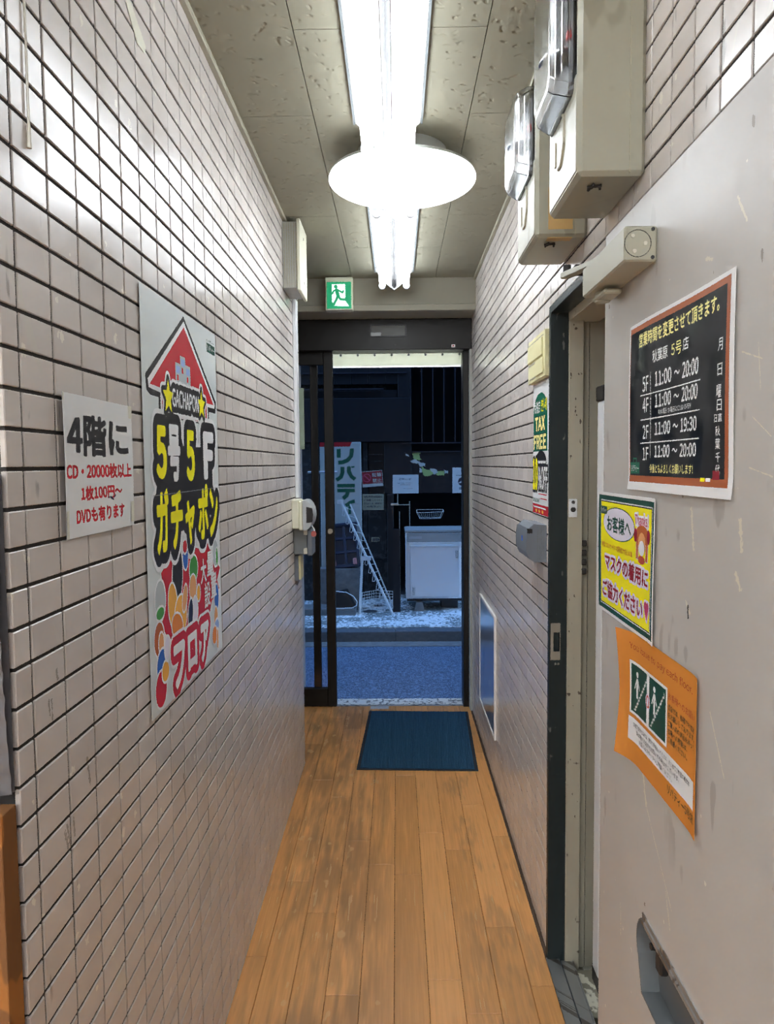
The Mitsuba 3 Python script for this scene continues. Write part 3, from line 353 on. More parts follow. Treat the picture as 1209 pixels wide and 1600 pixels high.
27096,200,4,48,96,126,95,139,146,139,146,154,105,155,105,166,146,167,146,180,99,181,99,193,124,193,115,214,126,217,138,193,167,193,179,218,194,214,183,193,208,193,208,181,160,180,160,167,204,166,204,155,160,154,160,139,211,139,211,126,161,126,160,119,172,93,197,119,208,111,183,85,178,85,194,67,214,54,205,43,199,46,181,60,160,88,158,40,149,35,127,34,123,47,144,48,146,50,146,126,6,88,57,135,83,137,84,141,72,96,46,94,46,4,102,111,112,118,132,92,122,85,22,26,85,43,116,56,159,56,160,31,161,31,174,58,175,59,218,72,218,72,175,95,174,95,161,72,160,72,148,96,112,88,102,72,128,72,34,59,34,58,124,45,93,34,73,
27490,200,1,16,31,44,30,58,57,59,58,174,73,173,73,59,120,59,120,217,135,217,136,151,201,150,201,136,136,136,136,59,210,58,210,44,
27700,200,2,22,83,49,106,50,112,53,113,217,128,218,129,169,144,138,161,153,183,180,197,171,152,125,168,105,184,89,215,68,204,55,186,66,157,95,129,137,128,51,126,42,115,35,89,34,14,29,64,49,84,62,100,74,123,83,150,82,152,34,152,34,167,92,168,101,164,89,120,69,83,58,69,40,54,
28858,200,7,33,26,87,49,102,70,122,85,142,101,168,101,170,37,170,37,184,80,184,61,212,74,217,94,191,83,184,109,184,122,218,136,214,126,184,177,184,170,148,192,147,186,111,207,110,199,52,193,40,183,34,154,34,150,47,177,47,182,51,187,69,191,98,67,98,35,74,4,80,112,171,111,176,134,98,134,4,107,149,156,148,161,170,119,170,4,148,86,158,91,173,65,162,60,4,118,84,130,86,141,52,129,50,5,89,82,101,83,105,62,106,44,94,42,7,40,43,53,62,63,86,75,83,67,60,53,36,51,35,
29992,200,5,21,27,42,41,67,49,98,51,204,197,204,198,51,192,40,180,36,151,35,146,49,177,49,182,51,182,96,129,95,128,36,114,36,112,95,64,95,55,61,44,41,38,33,4,128,158,182,158,182,189,129,189,4,129,143,129,110,182,110,182,143,4,64,110,113,110,113,143,66,143,4,65,158,113,158,113,189,66,189,
30452,200,5,22,29,54,58,55,58,171,105,172,108,185,107,188,35,188,35,201,109,201,111,217,113,218,128,217,126,201,205,201,205,188,123,187,119,172,183,171,184,55,211,55,211,41,30,41,4,72,56,168,55,168,73,73,73,4,72,85,168,85,168,102,73,102,4,72,114,168,114,168,130,73,130,4,72,142,168,142,168,158,73,158,
30456,200,5,8,115,206,205,206,205,36,190,36,190,47,130,48,129,35,115,36,4,129,62,190,62,190,96,129,96,4,130,145,129,110,190,110,190,145,4,130,192,129,159,190,159,190,192,21,26,84,46,118,61,160,31,161,31,175,63,176,63,218,77,218,78,176,106,175,106,161,78,161,78,143,107,109,97,97,78,124,77,34,63,34,63,128,44,88,34,72,
30528,200,4,45,26,77,62,109,79,130,33,131,33,143,87,144,94,156,52,158,52,169,100,169,104,181,104,183,43,183,43,195,81,195,70,214,83,219,98,199,94,195,141,195,158,218,172,214,160,195,198,195,198,183,122,183,117,171,117,169,188,169,189,158,111,157,105,144,206,143,206,131,98,131,90,120,188,119,188,34,173,34,172,41,89,41,88,34,74,34,74,98,38,67,4,88,53,172,53,172,64,89,65,4,88,75,172,75,172,86,89,86,4,88,97,172,96,172,107,89,108,
30693,200,3,8,130,40,130,200,201,200,201,42,187,42,186,55,145,56,144,40,4,144,70,186,70,186,186,144,186,31,27,154,42,183,52,218,66,215,60,192,117,191,117,178,86,177,85,138,123,137,123,123,85,123,82,110,121,67,122,65,113,54,79,93,66,65,46,41,37,35,28,45,44,61,56,77,65,99,70,122,29,123,29,137,70,138,70,177,55,177,39,146,
31034,200,4,13,33,140,33,155,208,154,208,140,129,140,128,47,121,38,109,35,82,34,77,49,109,50,112,51,112,140,6,157,113,171,119,197,79,206,58,192,52,180,78,4,51,188,51,203,190,203,190,189,7,28,60,50,88,67,120,82,116,69,89,46,58,41,52,
31105,200,6,22,111,147,131,163,149,185,120,186,120,198,155,198,155,218,169,218,170,198,205,198,205,186,174,185,192,163,211,148,202,138,186,152,170,171,169,135,155,135,155,171,134,149,121,138,13,34,86,34,99,207,98,207,86,129,86,127,42,121,36,106,34,87,34,83,46,110,47,113,48,113,86,5,153,71,164,78,191,58,205,45,193,37,4,57,115,57,128,187,127,186,115,20,28,146,50,167,63,185,35,186,35,198,68,198,69,218,82,218,83,198,110,198,110,186,83,185,113,162,105,152,83,170,82,135,69,135,68,170,52,150,37,137,6,31,45,53,61,69,78,83,74,70,58,44,37,
31179,200,4,19,97,44,121,65,138,93,148,138,151,218,164,218,162,142,169,109,176,91,186,71,199,57,213,46,204,35,185,50,170,72,156,104,143,71,128,50,107,34,4,173,122,193,174,208,170,185,118,8,106,123,115,142,121,173,132,172,133,166,130,147,121,121,118,117,26,26,82,45,111,61,146,30,147,30,160,64,161,64,193,35,189,31,200,68,208,96,216,105,205,79,196,79,161,109,160,109,147,79,146,80,142,103,111,95,100,79,124,79,34,65,34,64,120,49,91,34,69,
31227,200,3,25,93,44,129,57,154,70,132,89,142,96,166,79,187,105,191,114,153,114,133,97,110,83,99,92,136,117,149,130,160,145,175,142,166,127,202,127,211,123,203,104,191,85,176,69,160,57,134,44,101,33,22,97,173,128,195,148,218,162,215,152,199,191,199,200,195,188,175,165,152,140,138,106,125,97,136,120,143,141,153,123,167,124,169,134,175,155,161,173,177,179,186,138,186,107,164,25,27,83,43,112,56,146,30,147,30,160,60,161,60,193,36,189,32,200,61,207,88,216,97,204,74,197,74,161,98,160,98,147,74,146,74,142,98,111,89,100,74,123,74,34,60,34,60,120,35,70,
31246,200,3,40,90,44,105,53,116,65,125,81,129,98,131,114,110,115,110,178,134,179,118,212,129,218,134,211,147,185,139,178,164,178,181,218,195,213,180,179,201,178,201,115,177,114,177,52,181,50,197,50,200,57,201,73,202,74,213,69,212,52,208,42,200,36,175,37,165,41,162,49,162,114,146,113,138,74,131,61,119,46,99,33,4,124,128,186,128,187,164,124,164,25,26,83,43,109,60,145,30,147,30,160,62,161,62,193,35,189,31,200,93,216,101,205,77,197,77,161,104,160,104,147,77,146,77,142,104,113,96,102,77,125,77,34,63,34,62,119,47,89,34,70,
31561,200,2,51,65,76,75,84,36,84,36,97,152,97,153,114,30,115,30,127,112,128,112,146,50,146,50,158,112,159,112,172,107,176,124,195,136,219,150,216,145,202,209,201,209,189,168,188,177,171,167,166,164,165,150,188,137,188,125,173,127,172,128,159,192,158,192,146,128,146,128,128,211,127,211,115,168,114,168,97,206,97,206,85,168,83,168,46,163,38,151,35,125,34,120,47,152,49,153,84,77,84,109,55,99,45,13,27,173,44,194,57,219,71,215,66,202,117,201,117,189,82,188,88,171,76,166,66,188,58,188,39,164,
32066,200,8,21,97,161,121,188,137,218,152,216,144,198,191,198,199,193,185,166,167,143,185,128,213,113,203,102,185,111,156,133,134,116,109,103,100,115,129,130,146,143,126,170,107,151,5,135,183,143,169,156,153,167,164,180,183,6,112,66,121,75,166,60,198,44,189,33,154,50,5,134,102,143,112,165,101,183,90,174,80,4,79,90,89,94,100,58,90,54,23,28,155,45,178,64,218,78,213,64,185,48,159,68,161,84,188,96,180,74,144,52,116,81,119,75,139,86,142,99,100,87,97,84,107,82,108,33,98,29,112,43,125,59,147,32,144,4,58,87,69,89,74,46,63,44,6,27,44,32,61,37,89,48,87,46,68,39,39,
32622,200,8,25,32,40,32,51,58,51,58,135,105,136,107,146,34,147,34,159,108,159,110,167,110,170,44,171,44,210,199,210,199,171,127,170,124,160,204,159,204,147,122,147,119,136,181,135,182,51,209,51,209,40,4,150,182,184,182,184,199,150,199,4,72,52,166,51,167,63,73,63,4,73,84,73,73,167,73,166,84,4,73,105,73,94,167,94,166,105,4,73,126,73,114,167,115,166,125,4,103,182,136,182,136,199,104,199,4,58,182,89,182,89,199,58,199,
33258,200,4,12,53,34,53,191,103,191,112,218,128,216,119,191,190,191,190,35,175,35,174,45,69,45,68,34,4,68,60,175,59,175,88,68,88,4,68,103,175,103,175,132,68,132,4,69,176,68,147,175,147,175,176,
33268,200,3,41,30,205,119,205,119,192,74,191,52,156,93,158,83,176,94,182,118,144,130,171,142,218,157,216,149,181,211,181,211,167,197,167,186,118,172,85,191,63,213,47,204,35,182,50,163,71,142,49,117,34,109,47,135,63,154,85,143,111,134,139,133,139,120,118,109,129,116,141,105,137,101,146,35,139,31,152,44,167,56,191,30,192,6,143,162,153,125,164,101,174,128,181,167,145,167,16,28,59,68,67,68,98,34,99,33,112,68,113,68,135,82,135,83,113,117,112,117,99,83,98,83,69,121,75,122,61,31,44,
33865,200,3,50,27,48,69,62,98,78,31,79,31,90,112,91,112,105,58,106,58,153,31,154,31,165,58,166,59,180,73,180,73,166,106,166,107,182,120,182,121,166,162,166,163,180,176,180,178,166,209,165,209,154,177,153,176,129,107,129,106,153,73,153,73,118,203,117,203,106,127,105,127,91,210,90,210,79,142,78,171,62,213,49,204,36,163,51,140,64,128,74,127,34,112,34,111,73,75,51,40,38,36,37,4,121,140,162,139,162,153,121,153,20,32,192,31,204,78,205,79,218,93,218,94,205,146,205,147,218,160,218,162,205,209,204,209,193,161,192,160,177,147,177,146,192,93,192,93,178,79,178,78,192,
34920,200,1,49,28,86,65,103,98,126,33,127,33,140,112,141,112,158,51,159,52,170,112,171,112,187,41,188,41,200,112,201,112,218,126,218,127,201,200,200,200,188,127,187,127,171,191,170,192,159,127,158,127,141,207,140,207,127,134,126,144,105,154,92,189,119,201,111,163,82,184,66,213,54,204,41,174,55,151,74,133,97,118,126,87,100,87,57,135,70,137,57,71,34,64,47,71,58,71,90,38,75,
35336,200,7,12,115,148,154,149,155,214,170,214,170,149,211,149,211,134,170,134,170,34,155,34,154,134,115,134,4,34,172,34,184,115,183,115,172,4,42,146,42,157,107,157,107,146,6,43,104,107,104,107,46,56,46,56,37,43,37,4,56,60,93,59,94,91,57,92,4,42,131,106,131,106,120,42,120,4,57,212,68,219,83,193,72,186,
35373,200,8,28,38,104,97,104,97,49,99,48,121,56,142,68,128,85,115,105,112,112,117,115,104,116,104,129,192,130,201,126,195,109,182,86,166,68,186,57,213,47,202,35,178,43,154,58,127,42,105,34,96,46,51,46,51,37,38,37,5,126,115,137,96,154,77,169,94,182,115,4,51,59,83,59,84,91,51,92,21,98,145,113,158,120,170,122,181,124,211,184,211,185,159,186,157,208,158,209,148,209,145,205,144,182,144,176,146,172,151,170,158,170,197,138,197,135,171,125,150,108,135,4,30,172,30,184,105,184,105,172,4,39,120,38,131,97,131,97,120,4,39,146,38,157,97,157,97,146,4,52,213,63,218,78,193,66,186,
35527,200,12,17,93,46,120,60,132,73,141,97,145,135,157,135,156,99,168,74,186,58,213,47,205,34,189,39,169,53,151,77,140,58,122,43,101,34,15,102,138,123,148,134,159,142,178,145,217,158,218,155,173,190,150,208,135,199,124,178,141,151,159,137,141,121,131,109,127,4,169,81,191,119,204,114,180,77,4,169,170,189,205,202,200,180,166,6,101,170,113,190,118,204,130,202,123,182,113,166,6,100,81,109,96,117,117,129,115,123,95,112,74,4,28,183,97,184,97,172,29,172,6,36,104,92,104,92,46,48,46,48,37,36,37,4,48,59,79,59,79,92,48,92,4,37,120,36,131,91,131,91,120,4,37,146,36,157,90,157,90,146,4,49,212,60,219,74,193,63,186,
36092,200,13,52,96,78,109,79,109,130,147,131,147,141,97,142,97,153,126,154,126,166,107,167,107,177,126,178,126,189,102,190,102,201,126,201,127,218,139,218,139,201,169,201,169,218,182,218,183,201,207,201,207,190,183,189,183,178,204,177,204,167,183,166,183,154,211,153,211,142,161,141,161,130,200,130,200,79,212,78,212,68,200,67,200,46,197,39,187,35,164,34,161,46,186,47,186,67,123,67,122,34,109,34,109,67,97,67,4,160,79,186,79,186,93,161,93,4,160,105,186,104,186,118,161,118,4,139,154,169,153,169,166,139,166,4,139,178,169,178,169,189,139,189,4,122,79,147,79,147,93,123,93,4,122,105,147,104,147,118,123,118,4,72,75,83,80,99,49,88,44,4,37,84,37,210,93,210,93,85,4,50,98,80,97,80,123,50,123,4,50,136,80,135,80,160,50,160,4,50,173,80,173,80,198,50,198,6,27,41,38,58,46,80,60,77,51,54,38,34,
36554,200,5,28,30,76,112,78,112,93,52,94,52,171,111,171,112,186,37,186,37,200,112,200,112,218,126,218,127,200,203,200,203,186,127,186,128,171,189,171,189,94,127,93,127,78,210,77,210,63,127,63,127,33,113,33,112,63,31,63,4,127,107,174,106,174,126,127,126,4,127,139,174,139,174,158,127,158,4,66,106,111,106,112,126,66,126,4,66,139,112,139,112,158,66,158,
36578,200,7,18,113,55,126,73,150,129,118,131,118,144,211,144,211,131,168,130,155,98,136,60,188,64,174,96,187,102,202,70,213,39,199,34,193,51,118,41,4,127,188,127,202,204,202,204,188,28,28,81,66,83,66,98,36,99,36,168,66,168,66,183,31,184,31,196,66,197,66,218,80,218,80,197,115,196,115,184,80,183,80,168,111,168,111,99,80,98,80,82,115,82,116,69,80,68,80,34,67,34,66,68,28,69,4,79,110,99,110,99,128,79,128,4,80,157,79,139,99,139,99,157,4,48,110,67,110,67,128,48,128,4,48,157,48,139,67,139,67,157,
36650,200,10,42,28,80,61,81,61,96,34,97,35,168,60,169,60,184,30,185,31,197,60,197,61,218,74,218,74,197,104,197,104,184,74,183,74,169,100,168,100,158,130,184,155,220,166,215,163,207,178,190,214,159,204,147,189,160,188,151,125,151,123,158,109,146,100,154,100,97,74,96,74,82,103,81,103,68,74,68,74,34,61,34,61,68,29,68,3,155,196,130,164,184,165,4,73,109,88,108,88,127,73,127,4,73,139,88,138,88,157,73,157,4,46,109,62,108,62,127,46,127,4,47,157,46,138,62,138,62,157,20,110,133,203,133,204,46,200,39,192,35,183,35,179,47,191,49,191,81,176,81,175,38,165,38,164,81,149,81,149,38,138,38,137,81,122,81,121,35,110,35,4,176,94,191,94,191,120,176,120,4,149,94,164,94,164,120,149,120,4,121,94,137,94,137,120,122,120,
36817,200,3,20,28,50,43,65,58,76,58,130,31,131,31,146,72,145,73,74,94,60,108,56,134,54,213,57,208,42,176,40,127,40,108,42,92,46,65,62,57,59,38,38,22,84,73,94,94,100,121,103,148,103,206,158,211,192,218,195,216,205,207,176,200,118,193,118,159,210,159,210,145,174,145,173,66,159,66,158,145,118,145,113,105,105,80,96,65,5,37,206,48,214,68,193,78,180,66,172,
36960,200,6,20,28,48,42,61,56,71,56,134,31,134,32,148,70,148,71,71,90,58,104,53,123,50,212,53,208,39,180,37,127,36,108,39,92,43,66,59,55,54,38,34,16,80,166,79,177,135,177,135,191,90,192,90,202,135,203,136,218,149,218,150,203,196,202,196,192,150,191,150,177,208,176,207,166,18,78,80,108,95,128,112,96,113,96,154,191,154,191,115,194,116,204,109,180,92,202,76,194,67,150,96,149,60,135,60,134,98,112,82,88,70,4,150,109,169,98,188,112,150,112,4,109,124,176,124,176,143,110,143,5,35,197,44,206,66,192,79,181,69,170,
37327,200,9,20,30,39,30,50,112,51,112,62,46,62,46,72,112,73,112,84,52,84,52,134,190,134,190,84,127,84,127,73,194,72,194,62,127,62,127,51,210,50,211,39,4,127,94,175,93,175,104,127,104,4,127,114,175,114,175,124,127,124,4,66,94,112,93,112,104,66,104,4,66,114,112,114,112,124,66,124,4,31,143,31,154,210,154,209,143,4,56,163,56,212,184,212,184,163,4,70,173,169,172,169,182,71,183,4,70,193,169,192,169,202,71,203,
38291,200,9,11,130,140,129,209,203,209,203,48,197,38,181,34,161,34,156,48,184,49,188,52,188,140,4,143,153,188,152,188,170,143,170,4,143,182,188,181,188,198,143,198,6,83,125,157,125,157,53,97,52,96,42,83,42,4,96,96,143,96,143,113,96,113,4,97,84,96,65,143,65,143,84,6,39,34,38,209,110,209,110,141,53,141,53,34,4,53,153,96,153,96,170,53,170,4,53,182,96,181,96,198,53,198,
38450,200,2,34,77,45,97,61,109,77,117,96,123,125,126,170,95,171,95,184,149,185,140,214,152,218,155,215,163,190,154,185,210,184,210,171,141,170,140,140,198,139,195,68,192,50,188,41,176,35,147,35,143,48,171,49,176,52,181,80,182,126,138,126,129,84,113,57,98,42,87,35,21,37,34,37,209,88,210,98,203,77,150,86,137,93,122,96,106,94,90,90,83,84,79,62,77,59,90,77,92,82,103,81,115,78,126,63,148,79,195,51,196,50,35,
38542,200,6,19,154,215,168,216,168,184,201,202,211,193,195,183,168,170,168,148,171,144,196,144,198,149,200,164,212,159,210,143,204,133,198,131,167,131,156,136,154,144,12,103,116,135,117,142,136,157,132,150,117,199,116,199,34,185,34,183,41,118,42,117,34,103,34,4,117,54,184,54,184,73,117,73,4,117,86,184,85,184,104,117,104,13,93,142,98,147,100,154,100,216,114,216,115,192,148,191,148,179,115,178,115,148,147,154,148,142,98,127,19,36,209,83,210,91,205,73,153,85,132,90,114,87,92,82,85,75,82,59,82,56,94,72,96,77,104,74,128,60,151,75,196,49,196,48,34,36,35,
38627,200,8,77,28,44,48,57,57,67,63,78,29,79,29,90,66,91,67,95,67,103,35,103,35,114,67,115,67,126,35,126,35,164,67,164,67,172,47,173,47,193,30,194,30,205,47,205,48,218,60,218,61,205,88,205,89,218,102,218,103,205,119,205,119,194,103,193,102,173,80,173,80,165,112,164,113,152,128,179,143,218,156,214,145,180,210,180,210,167,183,166,183,140,208,139,208,127,183,126,183,99,208,99,208,87,183,86,182,59,211,58,211,44,143,44,142,34,129,34,128,148,120,137,113,142,112,126,81,125,81,114,114,114,114,103,82,103,81,91,119,90,119,79,78,77,112,50,106,41,104,40,73,65,60,49,38,35,4,142,59,169,58,169,86,143,86,4,142,100,169,99,169,126,143,126,4,142,140,169,140,169,166,143,166,4,80,137,100,136,100,154,80,154,4,60,184,88,183,88,193,61,193,4,47,137,67,136,67,154,47,154,4,162,210,174,215,188,187,175,182,
38914,200,7,5,164,59,176,67,199,54,215,42,203,34,12,103,196,103,209,212,209,212,196,164,196,158,177,204,176,204,72,109,72,109,176,142,177,146,195,4,123,85,189,84,190,103,123,103,4,123,116,189,115,190,134,124,134,4,124,165,123,146,190,146,189,165,6,84,44,114,58,131,68,144,61,125,48,94,34,13,29,191,28,205,99,205,99,191,75,191,74,54,72,48,64,42,35,41,30,54,54,55,60,57,60,191,
39000,200,11,4,176,59,187,67,215,42,204,34,12,127,196,126,209,211,209,211,196,176,196,170,177,205,176,205,72,133,72,133,176,157,177,160,195,4,146,84,192,84,192,103,146,103,4,146,115,192,115,192,134,146,134,4,146,146,192,145,192,165,146,165,6,115,42,135,55,149,67,161,60,143,45,124,34,4,116,58,105,90,115,92,127,61,27,26,44,33,71,37,98,38,209,121,209,121,196,99,195,94,177,94,176,120,175,120,103,97,103,96,40,89,35,71,34,67,45,82,46,84,47,84,102,62,104,62,175,80,176,83,195,51,195,51,118,47,73,37,38,4,73,115,108,114,108,133,74,133,4,74,165,74,145,108,145,108,164,6,50,56,57,69,64,93,75,91,68,65,61,50,
39376,200,9,20,114,40,113,54,154,55,154,107,122,108,122,120,154,121,154,166,117,167,117,180,209,180,209,167,170,166,170,120,204,120,204,108,170,107,170,55,212,54,213,41,4,144,212,156,218,174,190,162,183,29,38,104,38,209,110,209,110,198,84,197,84,179,106,178,105,167,84,166,84,148,106,147,106,136,84,136,84,117,112,116,108,59,105,46,100,38,92,35,72,35,69,46,87,47,91,49,96,72,90,70,79,96,86,98,97,77,98,104,4,50,149,71,148,71,167,50,167,4,51,198,50,179,71,179,71,197,4,51,136,50,117,71,117,71,136,4,65,92,73,93,80,62,73,61,4,51,90,59,91,61,55,54,55,6,28,49,36,92,37,94,45,91,40,57,37,46,
47732,184,4,6,62,94,79,95,80,52,182,51,183,38,63,38,12,39,115,39,200,120,200,121,184,161,184,162,215,179,215,179,83,162,83,162,131,121,131,120,115,4,121,146,162,145,162,170,121,170,4,54,129,104,128,104,186,55,186,
49464,184,3,4,169,34,168,215,183,215,184,35,8,101,150,131,151,131,212,146,212,146,44,131,44,131,136,102,137,17,28,85,48,104,61,127,67,157,68,198,83,198,84,160,89,132,101,109,120,90,112,78,104,83,87,102,76,127,62,97,47,80,38,74]
# each: the character's code, its advance, how many outlines; then for each outline how many points, and their x and y


def read_glyphs():
    b, at, out = GLYPHS, 0, {}
    while at < len(b):
        code, adv, n = b[at:at + 3]
        at += 3
        shape = Polygon()
        for _ in range(n):
            k = b[at]
            q = np.array(b[at + 1:at + 1 + 2 * k], float).reshape(-1, 2)
            at += 1 + 2 * k
            shape = shape.symmetric_difference(Polygon((q - [20, 50]) / 200).buffer(0))
        out[chr(code)] = (adv / 200, shape)
    return out


FONT = read_glyphs()


def line_of(s, weight=0.0, gap=0.0):
    x, parts = 0.0, []
    for ch in s:
        if ch == " ":
            x += 0.3
            continue
        adv, shape = FONT[ch]
        parts.append(affinity.translate(shape, x, 0))
        x += adv + gap
    g = unary_union(parts)
    if weight:
        g = g.buffer(weight, quad_segs=3).simplify(0.004)
    return g


def text(s, x0, x1, y0, y1, weight=0.0, gap=0.0):
    """The line s, fitted into u x0..x1 and v y0..y1 (v runs down), millimetres."""
    g = line_of(s, weight, gap)
    a, b, c, d = g.bounds
    sx, sy = (x1 - x0) / (c - a), (y1 - y0) / (d - b)
    return affinity.affine_transform(g, [sx, 0, 0, -sy, x0 - sx * a, y1 + sy * b])


def ell(x, y, rx, ry, rot=0):
    return affinity.rotate(affinity.scale(Point(x, y).buffer(1, quad_segs=8), rx, ry), rot)


def star(x, y, r, k=0.45):
    return Polygon([(x + (r if i % 2 == 0 else r * k) * math.sin(i * math.pi / 5), y - (r if i % 2 == 0 else r * k) * math.cos(i * math.pi / 5)) for i in range(10)])


class Sheet:
    """A printed sheet: O its top left corner, U to the right, N out of the face; w, h and the print in millimetres. bend(u, v): lift in metres."""

    def __init__(self, key, label, category, O, U, N, w, h, bsdf, thick=0.0005, bend=None, group=None, step=25.0):
        self.O, self.U, self.N = np.array(O, float), np.array(U, float), np.array(N, float)
        self.V = np.array([0, 0, -1.0])
        self.bend, self.step, self.layers, self.outline = bend, step, 0, rect(0, 0, w, h)
        self.key = thing(key, label, category, group)
        front, back = self.flat(self.outline, 0.0), self.flat(self.outline, -thick)
        back.invert()
        n = len(front.vertices)
        edges = front.edges[trimesh.grouping.group_rows(front.edges_sorted, require_count=1)]
        v = np.vstack([front.vertices, back.vertices])
        side = np.vstack([np.stack([edges[:, 0], edges[:, 0] + n, edges[:, 1]], 1), np.stack([edges[:, 1], edges[:, 0] + n, edges[:, 1] + n], 1)])
        add(self.key + "__sheet", trimesh.Trimesh(v, np.vstack([front.faces, back.faces + n, side]), process=False), bsdf)

    def flat(self, shape, lift):
        ms = []
        for g in getattr(shape, "geoms", [shape]):
            if g.geom_type != "Polygon" or g.area < 1e-6:
                continue
            v, f = trimesh.creation.triangulate_polygon(g, engine="earcut")
            ms.append(trimesh.Trimesh(np.column_stack([v, np.zeros(len(v))]), f, process=False))
        m = cat(*ms)
        v, f = m.vertices, m.faces
        if self.bend:
            v, f = trimesh.remesh.subdivide_to_size(v, f, self.step, max_iter=20)
            m = trimesh.Trimesh(v, f)
            v, f = m.vertices, m.faces
        up = lift + (np.array([self.bend(a, b) for a, b in v[:, :2]]) if self.bend else 0)
        p = self.O + v[:, :1] * 0.001 * self.U + v[:, 1:2] * 0.001 * self.V + np.reshape(np.broadcast_to(up, len(v)), (-1, 1)) * self.N
        m = trimesh.Trimesh(p, f, process=False)
        if (m.face_normals @ self.N).sum() < 0:
            m.invert()
        return m

    def ink(self, name, shape, bsdf, level=1):
        add(f"{self.key}__{name}", self.flat(shape.intersection(self.outline), 0.00025 * level), bsdf)
        return self

# ------------------------------------------------------------------ materials
PY, PZ = 0.09487, 0.05054                      # pitch of the wall tiles
LY, LZ, RY, RZ = 0.9478, 2.1324, 0.985, 2.067   # one joint crossing of the left wall and of the right wall
WX = 0.46                                       # face of the right wall; the left one is at -0.48


def near_line(p, y0, z0, y1, z1, half):
    """1 on the stroke between two points of a wall."""
    dy, dz = y1 - y0, z1 - z0
    t = dr.clip(((p.y - y0) * dy + (p.z - z0) * dz) / (dy * dy + dz * dz), 0, 1)
    d = dr.sqrt(dr.square(p.y - y0 - t * dy) + dr.square(p.z - z0 - t * dz))
    ragged = half * (0.1 + 1.2 * noise(p.y * 300, p.z * 300))
    return dr.select(d < ragged, 1.0, 0.0)


SMUDGES = [(1.022, 1.004, 1.031, 0.976, 0.004), (1.030, 1.011, 1.039, 0.972, 0.0035), (1.052, 1.012, 1.054, 0.983, 0.003), (0.989, 1.208, 0.991, 1.187, 0.0025), (0.997, 1.206, 0.998, 1.177, 0.0025),
           (1.104, 1.080, 1.112, 1.035, 0.004), (1.600, 0.838, 1.606, 0.789, 0.005), (1.015, 1.243, 1.017, 1.230, 0.004)]


def tile_paint(key, y0, z0, seed, marks=()):
    def colour(p, n, uv):
        i, j = dr.floor((p.y - y0) / PY), dr.floor((p.z - z0) / PZ)
        r = cell_rand(i, j, seed)
        c = mix((0.485, 0.447, 0.420), (0.545, 0.505, 0.475), r)
        c = c * (0.94 + 0.12 * noise(p.y * 9, p.z * 9, seed + 0.5))
        scuff = smoothstep(0.70, 0.80, fbm(p.y * 55, p.z * 16, seed + 3.3, octaves=3)) * smoothstep(0.5, 0.75, noise(p.y * 3.1, p.z * 3.1, seed + 9.0))
        c = mix(c, (0.12, 0.11, 0.10), 0.6 * scuff)
        for m in marks:
            c = mix(c, (0.16, 0.15, 0.13), 0.65 * near_line(p, *m))
        d, e, w = voronoi(p.y * 16 + seed, p.z * 16)
        jag = d + 0.16 * (noise(p.y * 240, p.z * 240) - 0.5)
        chip = dr.select((w > 0.80) & (jag < 0.03 + 0.10 * (w - 0.80) * 5), 1.0, 0.0)
        streak = smoothstep(0.80, 0.86, noise(p.y * 60 + p.z * 30, p.z * 14, seed + 21.0)) * smoothstep(0.62, 0.8, noise(p.y * 4, p.z * 4, seed + 5.0))
        return mix(mix(c, (0.52, 0.50, 0.44), 0.55 * streak), (0.66, 0.63, 0.55), 0.85 * chip)

    def rough(p, n, uv):
        return 0.15 + 0.11 * noise(p.y * 13, p.z * 13, seed + 2.0) + 0.04 * noise(p.y * 90, p.z * 90, seed)

    scene[key] = {"type": "twosided", "bsdf": {"type": "principled", "base_color": mikit.proc(colour), "roughness": mikit.proc(rough), "specular": 0.55}}
    return key


tile_paint("tile_left_glaze", LY, LZ, 1.0, SMUDGES)
tile_paint("tile_right_glaze", RY, RZ, 2.0)
matte("grout", (0.05, 0.047, 0.045))

PW, PX, PL = 0.0997, -0.018, 0.875             # floor boards: width, one joint, length
BOARD_AT = {-5: 2.20, -4: 3.49, -3: 3.30, -2: 2.032, -1: 2.73, 0: 2.66, 1: 2.096, 2: 1.961, 3: 2.347, 4: 2.07}


def board_colour(p, n, uv):
    k = dr.floor((p.x - PX) / PW)
    at = mi.Float(2.0)
    for j, start in BOARD_AT.items():
        at = dr.select(dr.abs(k - j) < 0.5, start, at)
    r = cell_rand(k, dr.floor((p.y - at) / PL), 5)
    grain = fbm(p.x * 210 + r * 40, p.y * 7 + r * 9, 1.0, octaves=3)
    c = mix((0.50, 0.232, 0.070), (0.66, 0.315, 0.104), smoothstep(0.2, 0.85, grain * 0.5 + r * 0.55))
    worn = smoothstep(0.36, 0.72, 0.6 * fbm(p.x * 4.2 + 3.0, p.y * 2.4 + 1.7, 4.0, octaves=3) + 0.4 * fbm(p.x * 60, p.y * 6, 2.0, octaves=3)) * smoothstep(0.12, -0.16, p.x)
    c = mix(c, (0.20, 0.105, 0.045), 0.62 * worn)
    dirt = smoothstep(0.48, 0.74, 0.65 * fbm(p.x * 11, p.y * 5, 7.0, octaves=3) + 0.35 * fbm(p.x * 120, p.y * 14, 3.0, octaves=2))
    side = smoothstep(0.16, 0.26, p.x) + smoothstep(-0.12, -0.2, p.x)
    c = mix(c, (0.25, 0.14, 0.066), (0.08 + 0.34 * side) * dirt)
    bare = smoothstep(0.75, 0.84, fbm(p.x * 30 + 5, p.y * 13, 9.0, octaves=3)) * smoothstep(0.05, -0.12, p.x)
    c = mix(c, (0.55, 0.34, 0.16), 0.6 * bare)
    scratch = smoothstep(0.87, 0.91, noise(p.x * 190, p.y * 10 + 3, 13.0)) * smoothstep(0.5, 0.7, noise(p.x * 5, p.y * 2, 2.0))
    return mix(c, (0.58, 0.38, 0.19), 0.5 * scratch)


